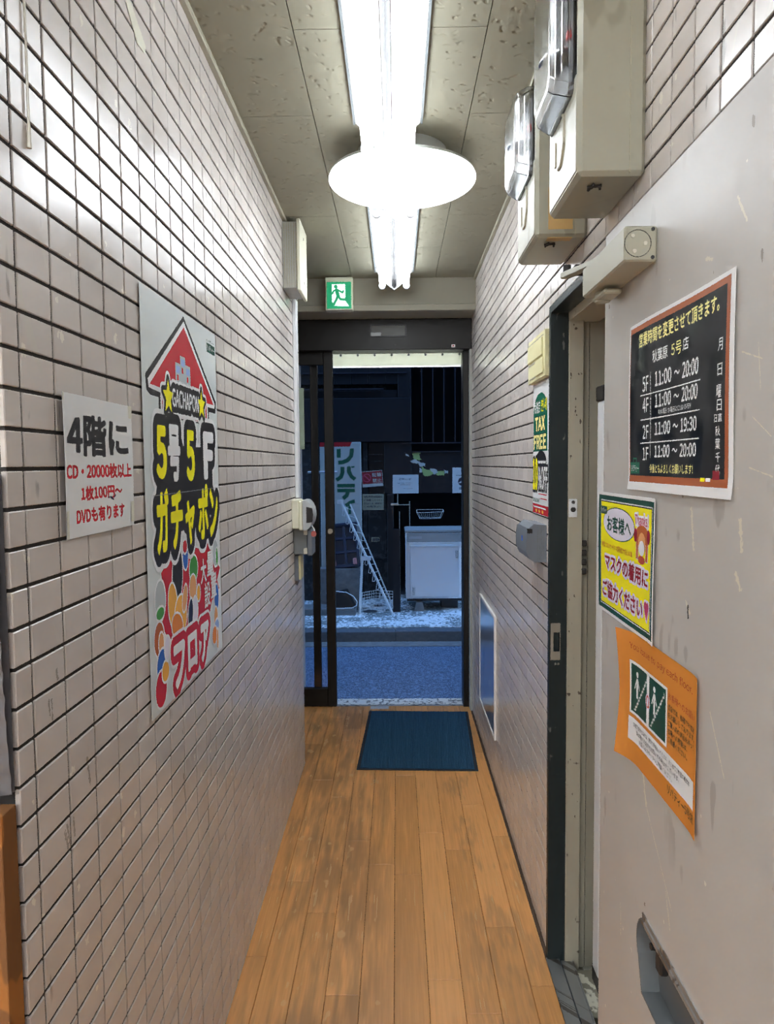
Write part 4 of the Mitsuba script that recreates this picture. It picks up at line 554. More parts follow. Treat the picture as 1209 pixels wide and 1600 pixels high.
scene["floor_boards"] = {"type": "twosided", "bsdf": {"type": "principled", "base_color": mikit.proc(board_colour), "specular": 0.8,
                         "roughness": mikit.proc(lambda p, n, uv: 0.27 + 0.16 * fbm(p.x * 6, p.y * 5, 3.0, octaves=2) + 0.06 * noise(p.x * 200, p.y * 12))}}
paint("floor_gap", (0.06, 0.035, 0.02), 0.8)


paint("ceiling_board", (0.25, 0.238, 0.178), 0.7, 0.3, bump=mikit.proc(lambda p, n, uv: noise(p.x * 150, p.y * 150) + 0.6 * noise(p.x * 420, p.y * 420), eps=8e-4), bump_scale=0.0006)
paint("ceiling_gap", (0.12, 0.11, 0.09), 0.9)
paint("beam_paint", (0.30, 0.29, 0.23), 0.55, 0.4, bump=mikit.proc(lambda p, n, uv: fbm(p.x * 160, p.y * 160, p.z * 160, octaves=3), eps=8e-4), bump_scale=0.004)


LEAF_MARKS = [(1.265, 1.055, 1.225, 0.945, 0.0055), (1.225, 0.945, 1.105, 0.835, 0.0016), (1.13, 0.85, 1.11, 0.80, 0.002), (1.055, 1.46, 1.045, 1.405, 0.004), (1.07, 1.325, 1.055, 1.31, 0.003),
              (0.93, 1.85, 0.905, 1.815, 0.0025), (1.02, 1.80, 1.00, 1.795, 0.003), (0.91, 1.66, 0.86, 1.645, 0.0012), (0.87, 1.665, 0.862, 1.61, 0.001), (0.885, 1.52, 0.83, 1.51, 0.0008),
              (0.98, 1.19, 0.935, 1.12, 0.0016), (1.36, 0.69, 1.355, 0.63, 0.0016), (0.905, 1.455, 0.90, 1.42, 0.005), (0.915, 1.39, 0.90, 1.37, 0.004), (0.88, 1.58, 0.835, 1.555, 0.0008)]


def leaf_colour(p, n, uv):
    c = mix((0.39, 0.377, 0.358), (0.43, 0.415, 0.396), fbm(p.y * 5, p.z * 5, 1.0))
    d, e, w = voronoi(p.y * 13, p.z * 13)
    fleck = dr.select((w > 0.86) & (d + 0.10 * (noise(p.y * 300, p.z * 200) - 0.5) < 0.012), 1.0, 0.0)
    smear = smoothstep(0.72, 0.8, fbm(p.y * 30 + 4, p.z * 12, 6.0, octaves=3)) * smoothstep(0.5, 0.7, noise(p.y * 4, p.z * 4, 3.0))
    c = mix(c, (0.22, 0.195, 0.175), 0.45 * smear)
    d2, e2, w2 = voronoi(p.y * 9 + 5, p.z * 7)
    dark = dr.select((w2 > 0.86) & (d2 + 0.10 * (noise(p.y * 260, p.z * 130) - 0.5) < 0.012), 1.0, 0.0)
    c = mix(mix(c, (0.60, 0.57, 0.50), 0.8 * fleck), (0.14, 0.115, 0.09), 0.7 * dark)
    mark = mi.Float(0)
    for m in LEAF_MARKS:
        mark = dr.maximum(mark, near_line(p, *m))
    hole = near_line(p, 1.062, 1.318, 1.060, 1.302, 0.003)
    return mix(mix(c, (0.56, 0.52, 0.42), 0.8 * mark), (0.03, 0.028, 0.025), hole)


scene["leaf_paint"] = {"type": "twosided", "bsdf": {"type": "bumpmap", "arbitrary": mikit.proc(lambda p, n, uv: fbm(p.y * 22, p.z * 22, p.x * 22, octaves=2), eps=2e-3), "scale": 0.0012, "bsdf":
                       {"type": "principled", "base_color": mikit.proc(leaf_colour), "roughness": 0.40, "specular": 0.5}}}


def edge_wear(dark, light, f, cut):
    def fn(p, n, uv):
        w = smoothstep(cut, cut + 0.05, fbm(p.x * f + p.y * f, p.z * f * 0.6, 2.0, octaves=3))
        return mix(dark, light, w)
    return mikit.proc(fn)


paint("frame_green", edge_wear((0.010, 0.017, 0.018), (0.10, 0.10, 0.09), 60, 0.80), 0.4, 0.5)
paint("jamb_beige", edge_wear((0.37, 0.345, 0.27), (0.09, 0.07, 0.05), 70, 0.80), 0.5, 0.4)
paint("olive_wall", (0.30, 0.285, 0.225), 0.6)
paint("dark_aluminium", (0.0085, 0.0075, 0.0065), 0.42, 0.35)
paint("black_aluminium", (0.005, 0.0045, 0.004), 0.45, 0.35)
paint("steel", edge_wear((0.34, 0.355, 0.36), (0.16, 0.15, 0.14), 45, 0.60), 0.34, 0.5, 0.75)
paint("chrome", (0.78, 0.78, 0.78), 0.2, 0.5, 1.0)
paint("brass_steel", (0.50, 0.47, 0.40), 0.4, 0.5, 0.8)
paint("dark_steel", (0.11, 0.12, 0.125), 0.45, 0.5, 0.3)
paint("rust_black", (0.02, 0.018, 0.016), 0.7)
paint("terrazzo", mikit.proc(lambda p, n, uv: mix((0.16, 0.16, 0.15), (0.66, 0.66, 0.60), smoothstep(0.33, 0.5, fbm(p.x * 70, p.y * 70, p.z * 70, octaves=2)))), 0.5)
paint("meter_beige", edge_wear((0.30, 0.292, 0.228), (0.25, 0.24, 0.18), 14, 0.66), 0.42, 0.5)
paint("meter_tan", "#b3935e", 0.5)
paint("meter_beige_dark", (0.33, 0.31, 0.23), 0.5)
paint("black_plastic", (0.012, 0.012, 0.013), 0.4)
paint("grey_plastic", (0.135, 0.155, 0.185), 0.42)
paint("light_grey_plastic", (0.42, 0.45, 0.47), 0.42)
paint("dark_grey_plastic", (0.13, 0.145, 0.15), 0.45)
paint("cream_plastic", "#d0cba0", 0.42)
paint("ivory_plastic", "#dcdcc8", 0.42)
paint("white_paint", (0.80, 0.81, 0.80), 0.35)
paint("white_plastic", (0.72, 0.75, 0.78), 0.4)
paint("trim_olive", (0.33, 0.315, 0.24), 0.55)
paint("grey_metal_box", (0.36, 0.37, 0.34), 0.45)
paint("panel_steel", (0.50, 0.505, 0.52), 0.16, 0.5, 0.85)
paint("mat_rubber", (0.010, 0.014, 0.022), 0.7)


paint("mat_pile", mikit.proc(lambda p, n, uv: mix((0.014, 0.046, 0.090), (0.026, 0.072, 0.132), noise(p.x * 700, p.y * 300))), 0.95, 0.1)
matte("brown_board", edge_wear((0.30, 0.125, 0.04), (0.17, 0.08, 0.035), 20, 0.5))
paint("black_bag_skin", (0.10, 0.10, 0.108), 0.4)

PAPER = {"type": "diffuse", "reflectance": rgb((0.70, 0.72, 0.73))}
scene["paper"] = {"type": "twosided", "bsdf": PAPER}
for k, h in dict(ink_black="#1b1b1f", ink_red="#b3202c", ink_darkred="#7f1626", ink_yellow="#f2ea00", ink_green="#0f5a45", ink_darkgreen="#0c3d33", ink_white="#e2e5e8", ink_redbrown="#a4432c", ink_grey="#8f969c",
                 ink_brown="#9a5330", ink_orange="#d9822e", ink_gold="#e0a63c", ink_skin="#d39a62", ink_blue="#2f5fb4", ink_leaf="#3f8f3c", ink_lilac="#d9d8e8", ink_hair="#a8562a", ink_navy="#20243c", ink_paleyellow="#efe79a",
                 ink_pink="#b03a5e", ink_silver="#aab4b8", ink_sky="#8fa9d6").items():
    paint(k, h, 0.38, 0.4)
paint("laminate_white", (0.74, 0.755, 0.765), 0.22, 0.5)
paint("laminate_board", (0.008, 0.010, 0.013), 0.2, 0.2, bump=mikit.proc(lambda p, n, uv: noise(p.y * 17 + 3, p.z * 23), eps=2e-3), bump_scale=0.006)
paint("laminate_yellow", "#f0e800", 0.25, 0.5)
paint("poster_white", mikit.proc(lambda p, n, uv: mix((0.60, 0.655, 0.665), (0.70, 0.745, 0.75), noise(p.y * 5, p.z * 2))), 0.24, 0.5)
matte("orange_paper", "#c47f3c")
scene["clear_tape"] = {"type": "twosided", "bsdf": {"type": "principled", "base_color": rgb((0.62, 0.61, 0.52)), "roughness": 0.25}}
scene["pane"] = {"type": "thindielectric", "int_ior": 1.5}
scene["meter_glass"] = {"type": "roughdielectric", "int_ior": 1.5, "alpha": 0.03}


def glow(v):
    return {"type": "area", "radiance": rgb(v)}


paint("lamp_glass", (0.85, 0.87, 0.86), 0.4)

# outdoors
paint("asphalt", mikit.proc(lambda p, n, uv: mix((0.055, 0.090, 0.15), (0.20, 0.29, 0.43), smoothstep(0.30, 0.80, noise(p.x * 190, p.y * 150) * 0.6 + 0.4 * fbm(p.x * 60, p.y * 60, 1.0)))), 0.7, 0.4, bump=mikit.proc(lambda p, n, uv: noise(p.x * 160, p.y * 160), eps=2e-3), bump_scale=0.006)
paint("kerb_stone", mikit.proc(lambda p, n, uv: mix((0.07, 0.085, 0.10), (0.14, 0.155, 0.17), fbm(p.x * 40, p.y * 40, p.z * 40))), 0.8)
paint("pavement", mikit.proc(lambda p, n, uv: mix((0.20, 0.23, 0.23), (0.92, 0.94, 0.94), smoothstep(0.42, 0.60, 0.6 * fbm(p.x * 62, p.y * 42, 1.0, octaves=3) + 0.5 * fbm(p.x * 5 + 3, p.y * 5 + 1, 2.0) - 0.05))), 0.45, 0.5)
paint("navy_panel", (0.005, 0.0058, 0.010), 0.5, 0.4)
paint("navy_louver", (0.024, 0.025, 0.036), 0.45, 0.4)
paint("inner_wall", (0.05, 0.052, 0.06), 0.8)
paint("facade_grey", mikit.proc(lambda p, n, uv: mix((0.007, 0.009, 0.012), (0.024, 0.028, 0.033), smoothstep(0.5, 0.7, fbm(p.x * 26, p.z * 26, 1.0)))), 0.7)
paint("pale_floor", mikit.proc(lambda p, n, uv: mix((0.26, 0.25, 0.19), (0.70, 0.69, 0.58), smoothstep(0.48, 0.6, fbm(p.x * 45, p.y * 45, 2.0)))), 0.7)
paint("sign_board", (0.46, 0.50, 0.49), 0.4)
paint("fridge_white", (0.84, 0.81, 0.80), 0.4)
paint("fridge_grey", (0.34, 0.36, 0.36), 0.4)
paint("white_wire", (0.72, 0.74, 0.74), 0.35)
paint("navy_crate", (0.013, 0.028, 0.065), 0.4)
paint("concrete", mikit.proc(lambda p, n, uv: mix((0.13, 0.13, 0.13), (0.25, 0.25, 0.245), fbm(p.x * 24, p.y * 24, p.z * 24))), 0.8)
paint("pink_plastic", "#c98a8a", 0.4)
paint("outer_wall", (0.35, 0.33, 0.31), 0.7)
paint("hall_wall", (0.66, 0.64, 0.60), 0.7)
paint("sticker_green", (0.36, 0.46, 0.16), 0.6)
scene["cream_board"] = {"type": "principledthin", "base_color": rgb((0.86, 0.88, 0.66)), "roughness": 0.6, "diff_trans": 1.1}
paint("sensor_window", (0.06, 0.06, 0.05), 0.4)
paint("notice_green", (0.45, 0.56, 0.44), 0.6)
paint("tag_red", (0.42, 0.10, 0.09), 0.5)
paint("notice_cream", (0.30, 0.29, 0.21), 0.6)

# ------------------------------------------------------------------ the setting
ZC = 2.585                     # ceiling
LEFT_END, LEFT_FAR = 0.905, 3.70
LX = -0.48
JAMB = 2.213                   # far edge of the side doorway
DOOR_TOP = 1.985

# floor: a bed and its boards
structure("floor", "orange brown board floor of the narrow corridor, worn along the left side")
add("floor", bx(-2.0, WX + 0.02, -3.6, 4.585, -0.12, -0.006), "floor_gap")


def board(x0, x1, y0, y1):
    c, g = 0.0012, 0.0006
    x0, x1, y0, y1 = x0 + g, x1 - g, y0 + g, y1 - g
    v = [(x0, y0, -0.006), (x1, y0, -0.006), (x1, y1, -0.006), (x0, y1, -0.006), (x0, y0, -c), (x1, y0, -c), (x1, y1, -c), (x0, y1, -c), (x0 + c, y0 + c, 0), (x1 - c, y0 + c, 0), (x1 - c, y1 - c, 0), (x0 + c, y1 - c, 0)]
    f = [(8, 9, 10), (8, 10, 11)]
    for a, b in ((0, 4), (4, 8)):
        for i in range(4):
            j = (i + 1) % 4
            f += [(a + i, a + j, b + j), (a + i, b + j, b + i)]
    return trimesh.Trimesh(v, f, process=False)


for k in range(-21, 5):
    xa, xb = PX + PW * k, PX + PW * (k + 1)
    at = BOARD_AT.get(k, 2.0 + (k * 0.61) % 0.85)
    cuts = sorted({-3.6, 4.58} | {at + PL * n for n in range(-8, 6) if -3.58 < at + PL * n < 4.56})
    for ya, yb in zip(cuts[:-1], cuts[1:]):
        if k < -6 and ya > 1.0:
            continue
        add("floor__board", board(xa, min(xb, 0.4495), ya, yb), "floor_boards")

# left wall with its tiles
structure("wall_left", "pinkish grey tiled wall along the left side of the corridor")
add("wall_left", bx(-0.62, LX - 0.0026, LEFT_END + 0.004, LEFT_FAR - 0.004, 0.0, ZC), "grout")
structure("wall_right", "pinkish grey tiled wall along the right side of the corridor, with a doorway")
WG = WX + 0.0026
add("wall_right", cat(bx(WG, 0.60, JAMB, 4.75, -0.02, ZC), bx(WG, 0.60, 1.40, JAMB, DOOR_TOP + 0.002, ZC), bx(WG, 0.60, -3.6, 1.40, -0.02, ZC)), "grout")

JOINT, CH, DEEP = 0.0054, 0.0012, 0.007


def tile_mesh(w, h):
    """A tile in the y-z plane, its face looking along +x, its middle at the origin."""
    a, b = w / 2, h / 2
    v = [(-DEEP, s * a, t * b) for s, t in ((-1, -1), (1, -1), (1, 1), (-1, 1))] + [(-CH, s * a, t * b) for s, t in ((-1, -1), (1, -1), (1, 1), (-1, 1))] + [(0, s * (a - CH), t * (b - CH)) for s, t in ((-1, -1), (1, -1), (1, 1), (-1, 1))]
    f = [(8, 9, 10), (8, 10, 11)]
    for p, q in ((0, 4), (4, 8)):
        for i in range(4):
            j = (i + 1) % 4
            f += [(p + i, p + j, q + j), (p + i, q + j, q + i)]
    return np.array(v, float), np.array(f)


def in_view(p):
    d = np.asarray(p) - EYE
    z = d @ FWD
    return 604.5 + 1152.75 * (d @ RIGHT) / z, 800 - 1152.75 * (d @ UP) / z, z


def tile_wall(owner, glaze, x, facing, y0, z0, ya, yb, keep, hidden):
    """All tiles of a wall between ya and yb that "keep" leaves; the 300 that show largest become parts, the others one field."""
    cells = []
    for i in range(int((ya - y0) / PY) - 2, int((yb - y0) / PY) + 2):
        for j in range(-45, 14):
            y1, y2 = max(y0 + i * PY, ya - JOINT / 2) + JOINT / 2, min(y0 + (i + 1) * PY, yb + JOINT / 2) - JOINT / 2
            z1, z2 = max(z0 + j * PZ, -JOINT / 2) + JOINT / 2, min(z0 + (j + 1) * PZ, ZC + JOINT / 2) - JOINT / 2
            if y2 - y1 < 0.006 or z2 - z1 < 0.006:
                continue
            for y1, y2, z1, z2 in keep(y1, y2, z1, z2):
                y, z = (y1 + y2) / 2, (z1 + z2) / 2
                u, v, d = in_view((x, y, z))
                shows = (y2 - y1) * (z2 - z1) / d ** 3 if d > 0.2 and -40 < u < 1249 and -40 < v < 1640 and not hidden(y, z) else 0
                cells.append((shows, y, z, round(y2 - y1, 5), round(z2 - z1, 5)))
    cells.sort(key=lambda c: -c[0])
    r = np.random.default_rng(len(cells))
    made, vs, fs, at = {}, [], [], 0
    turn = 0 if facing > 0 else 180
    for n, (shows, y, z, w, h) in enumerate(cells):
        out, ry, rz = r.normal(0, 0.00022), r.normal(0, 0.28), r.normal(0, 0.24)
        if n < 300:
            if (w, h) not in made:
                made[w, h] = mikit.ply(trimesh.Trimesh(*tile_mesh(w, h), process=False), glaze)
            key = f"{owner}__tile" if n == 0 else f"{owner}__tile_{n:03d}"
            scene[key] = {**made[w, h], "to_world": T().translate([x + facing * out, y, z]).rotate([0, 0, 1], turn + rz).rotate([0, 1, 0], ry)}
        else:
            v, f = tile_mesh(w, h)
            a, b = math.radians(rz), math.radians(ry)
            v = np.stack([v[:, 0] - a * v[:, 1] + b * v[:, 2], v[:, 1], v[:, 2]], 1)
            v = np.stack([x + facing * (out + v[:, 0]), y + facing * v[:, 1], z + v[:, 2]], 1)
            vs.append(v)
            fs.append(f + at)
            at += len(v)
    add(f"{owner}__tile_field", trimesh.Trimesh(np.vstack(vs), np.vstack(fs), process=False), glaze, kind="stuff", label="the further, smaller tiles of the wall")


def keep_left(y1, y2, z1, z2):
    return [(y1, y2, z1, z2)]


def keep_right(y1, y2, z1, z2):
    if y1 > JAMB + 0.003 or z1 > DOOR_TOP + 0.004:
        return [(y1, y2, z1, z2)]
    out = []
    if y2 > JAMB + 0.01:
        out.append((JAMB + 0.004, y2, z1, z2))
    elif z2 > DOOR_TOP + 0.012 and y2 > 1.40:
        out.append((y1, y2, DOOR_TOP + 0.006, z2))
    elif y2 <= 1.45:
        out.append((y1, y2, z1, z2))
    return out


def hidden_left(y, z):
    return (1.05 < y < 1.32 and 1.43 < z < 1.63) or (1.41 < y < 1.95 and 1.05 < z < 1.86)


def hidden_right(y, z):
    return y < 1.5 and z < 1.98 or (1.38 < y < 1.66 and z > 2.05) or (1.8 < y < 2.05 and z > 2.06)


tile_wall("wall_left", "tile_left_glaze", LX, 1, LY, LZ, LEFT_END, LEFT_FAR, keep_left, hidden_left)
tile_wall("wall_right", "tile_right_glaze", WX, -1, RY, RZ, 0.1, 4.56, keep_right, hidden_right)

# the recess left of the near end, the pocket of the sliding door, the outer shell
structure("wall_back", "plain wall closing the corridor behind")
add("wall_back", cat(bx(-2.0, 0.62, -3.7, -3.6, -0.1, ZC), bx(-2.0, -1.9, -3.6, 4.75, -0.1, ZC)), "hall_wall")
structure("wall_front", "plain wall beside the sliding entrance door")
add("wall_front", cat(bx(-2.0, -0.605, 4.60, 4.75, -0.1, ZC), bx(-1.3, -0.62, 3.70, 3.72, 0.0, ZC), bx(-0.62, 0.60, 4.66, 4.75, 2.235, ZC)), "outer_wall")

# ceiling boards
structure("ceiling", "grey pitted acoustic board ceiling over the corridor")
add("ceiling", bx(-2.0, 0.75, -3.7, 4.75, ZC + 0.012, ZC + 0.3), "ceiling_gap")


def ceiling_board(x0, x1, y0, y1):
    """One board with its pits: dents a few millimetres deep; finer where the picture shows them large."""
    g = 0.0012
    x0, x1, y0, y1 = x0 + g, x1 - g, y0 + g, y1 - g
    if y1 < 1.4:
        m = board(x0, x1, y0, y1)
        v = m.vertices
        return trimesh.Trimesh(np.stack([v[:, 0], v[:, 1], ZC - v[:, 2] * 1.5], 1), m.faces[:, ::-1], process=False)
    r = np.random.default_rng(int(1000 * (x0 + 3) + 10 * y0))
    step = 0.0033 if y0 < 2.9 else 0.005
    nx, ny = int((x1 - x0) / step) + 1, int((y1 - y0) / step) + 1
    xs, ys = np.linspace(x0, x1, nx), np.linspace(y0, y1, ny)
    X, Y = np.meshgrid(xs, ys, indexing="ij")
    dent = np.zeros_like(X)
    for _ in range(int((x1 - x0) * (y1 - y0) * 620)):
        cx, cy, a = r.uniform(x0 + 0.01, x1 - 0.01), r.uniform(y0 + 0.01, y1 - 0.01), r.uniform(0, math.pi)
        la, lb, dp = r.uniform(0.004, 0.011), r.uniform(0.0022, 0.004), r.uniform(0.0015, 0.0042)
        i0, i1, j0, j1 = np.searchsorted(xs, cx - 0.02), np.searchsorted(xs, cx + 0.02), np.searchsorted(ys, cy - 0.02), np.searchsorted(ys, cy + 0.02)
        dx, dy = X[i0:i1, j0:j1] - cx, Y[i0:i1, j0:j1] - cy
        u, w = (dx * math.cos(a) + dy * math.sin(a)) / la, (dy * math.cos(a) - dx * math.sin(a) + 9 * (dx * math.cos(a) + dy * math.sin(a)) ** 2 * r.uniform(-6, 6)) / lb
        dent[i0:i1, j0:j1] = np.maximum(dent[i0:i1, j0:j1], dp * np.clip(1.25 - (u * u + w * w), 0, 1))
    v = np.stack([X, Y, ZC + dent], -1).reshape(-1, 3)
    i, j = np.meshgrid(np.arange(nx - 1), np.arange(ny - 1), indexing="ij")
    q = np.stack([i * ny + j, i * ny + j + 1, (i + 1) * ny + j + 1, (i + 1) * ny + j], -1).reshape(-1, 4)
    edge = np.concatenate([np.arange(ny), np.arange(1, nx) * ny + ny - 1, (nx - 1) * ny + np.arange(ny - 2, -1, -1), np.arange(nx - 2, 0, -1) * ny])
    n = len(v)
    top = v[edge] * [1, 1, 0] + [0, 0, ZC + 0.009]
    k = np.arange(len(edge))
    k2 = (k + 1) % len(edge)
    side = np.vstack([np.stack([edge, n + k, edge[k2]], 1), np.stack([edge[k2], n + k, n + k2], 1)])
    return trimesh.Trimesh(np.vstack([v, top]), np.vstack([q[:, [0, 1, 2]], q[:, [0, 2, 3]], side]), process=False)


for k, (xa, xb) in enumerate(((-0.715, -0.243), (-0.243, 0.230), (0.230, 0.70))):
    for n in range(-7, 4):
        ya = (2.31 if k != 1 else 1.865) + 0.91 * n
        yb = min(ya + 0.91, 4.28)
        if ya < 4.26 and yb > -3.6:
            add("ceiling__board", ceiling_board(max(xa, -0.62), min(xb, WX), max(ya, -3.6), yb), "ceiling_board", smooth=50)
add("ceiling__board", bx(-1.9, -0.622, -3.6, 4.28, ZC, ZC + 0.01), "ceiling_board")
for n, (xa, xb) in enumerate(((LX - 0.003, LX + 0.016), (WX - 0.014, WX + 0.003))):
    structure(f"trim_{n + 1}", ("left" if n == 0 else "right") + " cornice strip where the tiles meet the ceiling")
    add(f"trim_{n + 1}", bx(xa, xb, -0.8 if n else LEFT_END, 4.28 if n else LEFT_FAR, ZC - 0.014, ZC + 0.002, 0.003), "trim_olive")

# the beam before the entrance
structure("trim_3", "rough painted beam across the corridor above the entrance door")
add("trim_3", cat(bx(-1.3, WX + 0.02, 4.28, 4.66, 2.40, ZC + 0.02, 0.006), bx(-1.3, WX + 0.02, 4.272, 4.30, 2.40, 2.437, 0.004)), "beam_paint")

# ------------------------------------------------------------------ entrance door (sliding, dark aluminium)
structure("door_1", "dark aluminium sliding entrance door, slid open to the left")
HEAD = cat(bx(-1.3, WX, 4.50, 4.66, 2.215, 2.399, 0.003))
add("door_1__header", HEAD, "dark_aluminium")
add("door_1__sensor_recess", cat(bx(-0.152, 0.069, 4.494, 4.502, 2.292, 2.300), bx(-0.152, 0.069, 4.494, 4.502, 2.358, 2.366), bx(-0.152, -0.142, 4.494, 4.502, 2.292, 2.366), bx(0.059, 0.069, 4.494, 4.502, 2.292, 2.366)), "black_plastic")
add("door_1__sensor_window", bx(-0.142, 0.059, 4.497, 4.503, 2.300, 2.358), "sensor_window", label="dull sensor window in the dark header")
add("door_1__sensor_chip", bx(-0.148, -0.085, 4.492, 4.500, 2.297, 2.318, 0.002), "light_grey_plastic", label="small pale grey clip at the sensor window")
add("door_1__warning_sticker", bx(0.337, 0.360, 4.4985, 4.5005, 2.226, 2.243), "ink_white", label="small white sticker with a red mark")
add("door_1__warning_sticker__mark", bx(0.343, 0.354, 4.4978, 4.4990, 2.230, 2.239), "ink_red")
each("door_1__screw", (rod((-0.09 + 0.0, 4.497, 2.262), (-0.09, 4.502, 2.262), 0.004), rod((0.0, 4.497, 2.244), (0.0, 4.502, 2.244), 0.006), rod((0.21, 4.497, 2.25), (0.21, 4.502, 2.25), 0.004)), "rust_black")
add("door_1__jamb", bx(0.412, 0.446, 4.56, 4.70, -0.02, 2.216, 0.003), "black_aluminium")
add("door_1__jamb", bx(0.446, 0.462, 4.50, 4.70, -0.02, 2.216, 0.002), "grey_metal_box", label="grey strip between jamb and tiles")
add("door_1__leaf_stile", bx(-0.443, -0.387, 4.565, 4.61, 0.004, 2.222, 0.003), "dark_aluminium")
add("door_1__leaf_rail", bx(-1.25, -0.443, 4.567, 4.608, 0.004, 0.118, 0.003), "dark_aluminium")
add("door_1__leaf_rail", bx(-1.25, -0.443, 4.567, 4.608, 2.138, 2.222, 0.003), "dark_aluminium")
add("door_1__leaf_stile", bx(-1.30, -1.25, 4.565, 4.61, 0.004, 2.222, 0.003), "dark_aluminium")
add("door_1__pane", bx(-1.25, -0.443, 4.587, 4.5871, 0.118, 2.138), "pane")
add("door_1__lock_knob", cat(rod((-0.4135, 4.556, 1.115), (-0.4135, 4.568, 1.115), 0.0165, 20), rod((-0.4135, 4.552, 1.115), (-0.4135, 4.557, 1.115), 0.010, 16)), "brass_steel", label="round grey lock cylinder in the door stile")
add("door_1__sidelight_stile", bx(-0.534, -0.487, 4.625, 4.66, -0.02, 2.20, 0.002), "dark_aluminium")
add("door_1__sidelight_rail", bx(-0.62, -0.487, 4.625, 4.66, -0.02, 0.09, 0.002), "dark_aluminium")
add("door_1__pane__paper", bx(-0.66, -0.567, 4.5860, 4.5866, 1.625, 2.000), "notice_green", label="pale green paper stuck to the glass")
structure("trim_4", "speckled stone threshold of the entrance door")
add("trim_4", bx(-0.62, 0.60, 4.605, 4.745, -0.10, -0.004, 0.004), "terrazzo")
structure("trim_5", "thin metal sill strip under the entrance door")
add("trim_5", bx(-0.62, WX, 4.583, 4.604, -0.03, 0.001, 0.001), "steel")

# ------------------------------------------------------------------ side doorway on the right
structure("trim_6", "dark green steel frame of the side doorway in the right wall")
D0, D1 = 1.40, JAMB
pocket = bx(0.467, 0.486, D1 - 0.06, D1 - 0.003, 0.962, 1.020)
add("trim_6__jamb", trimesh.boolean.difference([bx(WX - 0.006, 0.507, D1 - 0.022, D1, -0.01, DOOR_TOP, 0.0015), pocket], engine="manifold"), "frame_green")
add("trim_6__lintel", bx(WX - 0.006, 0.507, D0, D1, DOOR_TOP - 0.022, DOOR_TOP, 0.0015), "frame_green")
hole = bx(0.467, 0.486, D1 - 0.06, D1 + 0.004, 0.962, 1.020)
plate = trimesh.boolean.difference([bx(0.4585, 0.4875, D1 - 0.0235, D1 - 0.0215, 0.936, 1.048), hole], engine="manifold")
add("trim_6__strike_plate", plate, "brass_steel", label="steel strike plate with a slot")
each("trim_6__screw", (rod((0.473, D1 - 0.026, 0.924), (0.473, D1 - 0.021, 0.924), 0.003), rod((0.482, D1 - 0.026, 0.924), (0.482, D1 - 0.021, 0.924), 0.003)), "brass_steel")
structure("trim_7", "beige inner jamb of the side doorway, chipped along its edges")
add("trim_7__jamb", bx(0.507, 0.551, D1 - 0.026, D1 + 0.01, -0.04, DOOR_TOP, 0.002), "jamb_beige")
add("trim_7__lintel", bx(0.507, 0.60, D0, D1, DOOR_TOP - 0.045, DOOR_TOP, 0.002), "jamb_beige")
add("trim_7__latch", cat(bx(0.509, 0.533, D1 - 0.032, D1 - 0.025, 1.366, 1.420, 0.001)), "white_plastic", label="small white catch with round holes")
each("trim_7__latch_hole", (rod((0.521, D1 - 0.034, 1.389), (0.521, D1 - 0.031, 1.389), 0.0075, 16), rod((0.521, D1 - 0.034, 1.411), (0.521, D1 - 0.031, 1.411), 0.005, 16)), "rust_black")  # black plugs on the catch, the dark of its holes given by colour
h_ = [bx(0.549, 0.563, D1 - 0.03, D1 - 0.02, 1.195 + 0.028 * k, 1.213 + 0.028 * k, 0.002) for k in range(4)]
each("trim_7__hinge_remnant", h_, "rust_black", label="blackened hinge remnant")
structure("wall_side_room", "olive grey walls of the narrow room behind the side doorway")
add("wall_side_room", cat(bx(0.551, 0.571, D1 - 0.006, D1 + 0.12, -0.04, 2.4), bx(0.5735, 1.7, D1 - 0.003, D1 + 0.12, -0.04, 2.4), bx(1.6, 1.7, 0.8, D1 + 0.1, -0.04, 2.4), bx(0.60, 1.7, 0.7, 0.8, -0.04, 2.4), bx(0.60, 1.7, 0.7, D1 + 0.1, 2.4, 2.5)), "olive_wall")
structure("floor_side_room", "worn floor of the narrow room behind the side doorway")
add("floor_side_room", bx(0.50, 1.7, 0.7, D1 + 0.1, -0.10, -0.05), "pale_floor")
add("floor_side_room__pale_patch", bx(0.535, 0.62, 1.985, D1 - 0.03, -0.05, -0.03, 0.002), "pale_floor")
structure("trim_8", "steel double track sill of the side doorway")
add("trim_8__track", cat(bx(0.450, 0.492, D0, D1 - 0.02, -0.05, -0.002, 0.0012), bx(0.450, 0.4535, D0, D1 - 0.02, -0.01, 0.001)), "steel")
add("trim_8__track", cat(bx(0.4955, 0.533, D0, D1 - 0.02, -0.05, -0.007, 0.0012), bx(0.529, 0.533, D0, D1 - 0.02, -0.02, -0.003)), "steel")

# the steel leaf, swung fully open against the right wall
structure("door_2", "pinkish grey steel fire door leaf, opened flat against the right wall")
LFX = 0.42
HY0, HY1, HZ0, HZ1 = 0.98, 1.262, 0.606, 0.746
rim = Polygon([(HY0, HZ0), (HY1 - 0.03, HZ0)] + [(HY1 - 0.05 + 0.05 * math.cos(a), HZ1 - 0.052 + 0.052 * math.sin(a)) for a in np.linspace(-0.6, math.pi / 2, 14)] + [(HY0, HZ1)]).buffer(0.004).buffer(-0.004)
leaf = rect(0.64, 0.012, 1.503, 1.974).difference(rim)
m = trimesh.creation.extrude_polygon(leaf, 0.036, engine="earcut")
add("door_2__leaf", trimesh.Trimesh(np.stack([LFX + m.vertices[:, 2], m.vertices[:, 0], m.vertices[:, 1]], 1), m.faces, process=False), "leaf_paint")
tray = rim.difference(rim.buffer(-0.003))
mt = extrude(tray, 0.034)
mb_ = extrude(rim, 0.003)
put = lambda q, x: trimesh.Trimesh(np.stack([x + q.vertices[:, 2], q.vertices[:, 0], q.vertices[:, 1]], 1), q.faces, process=False)
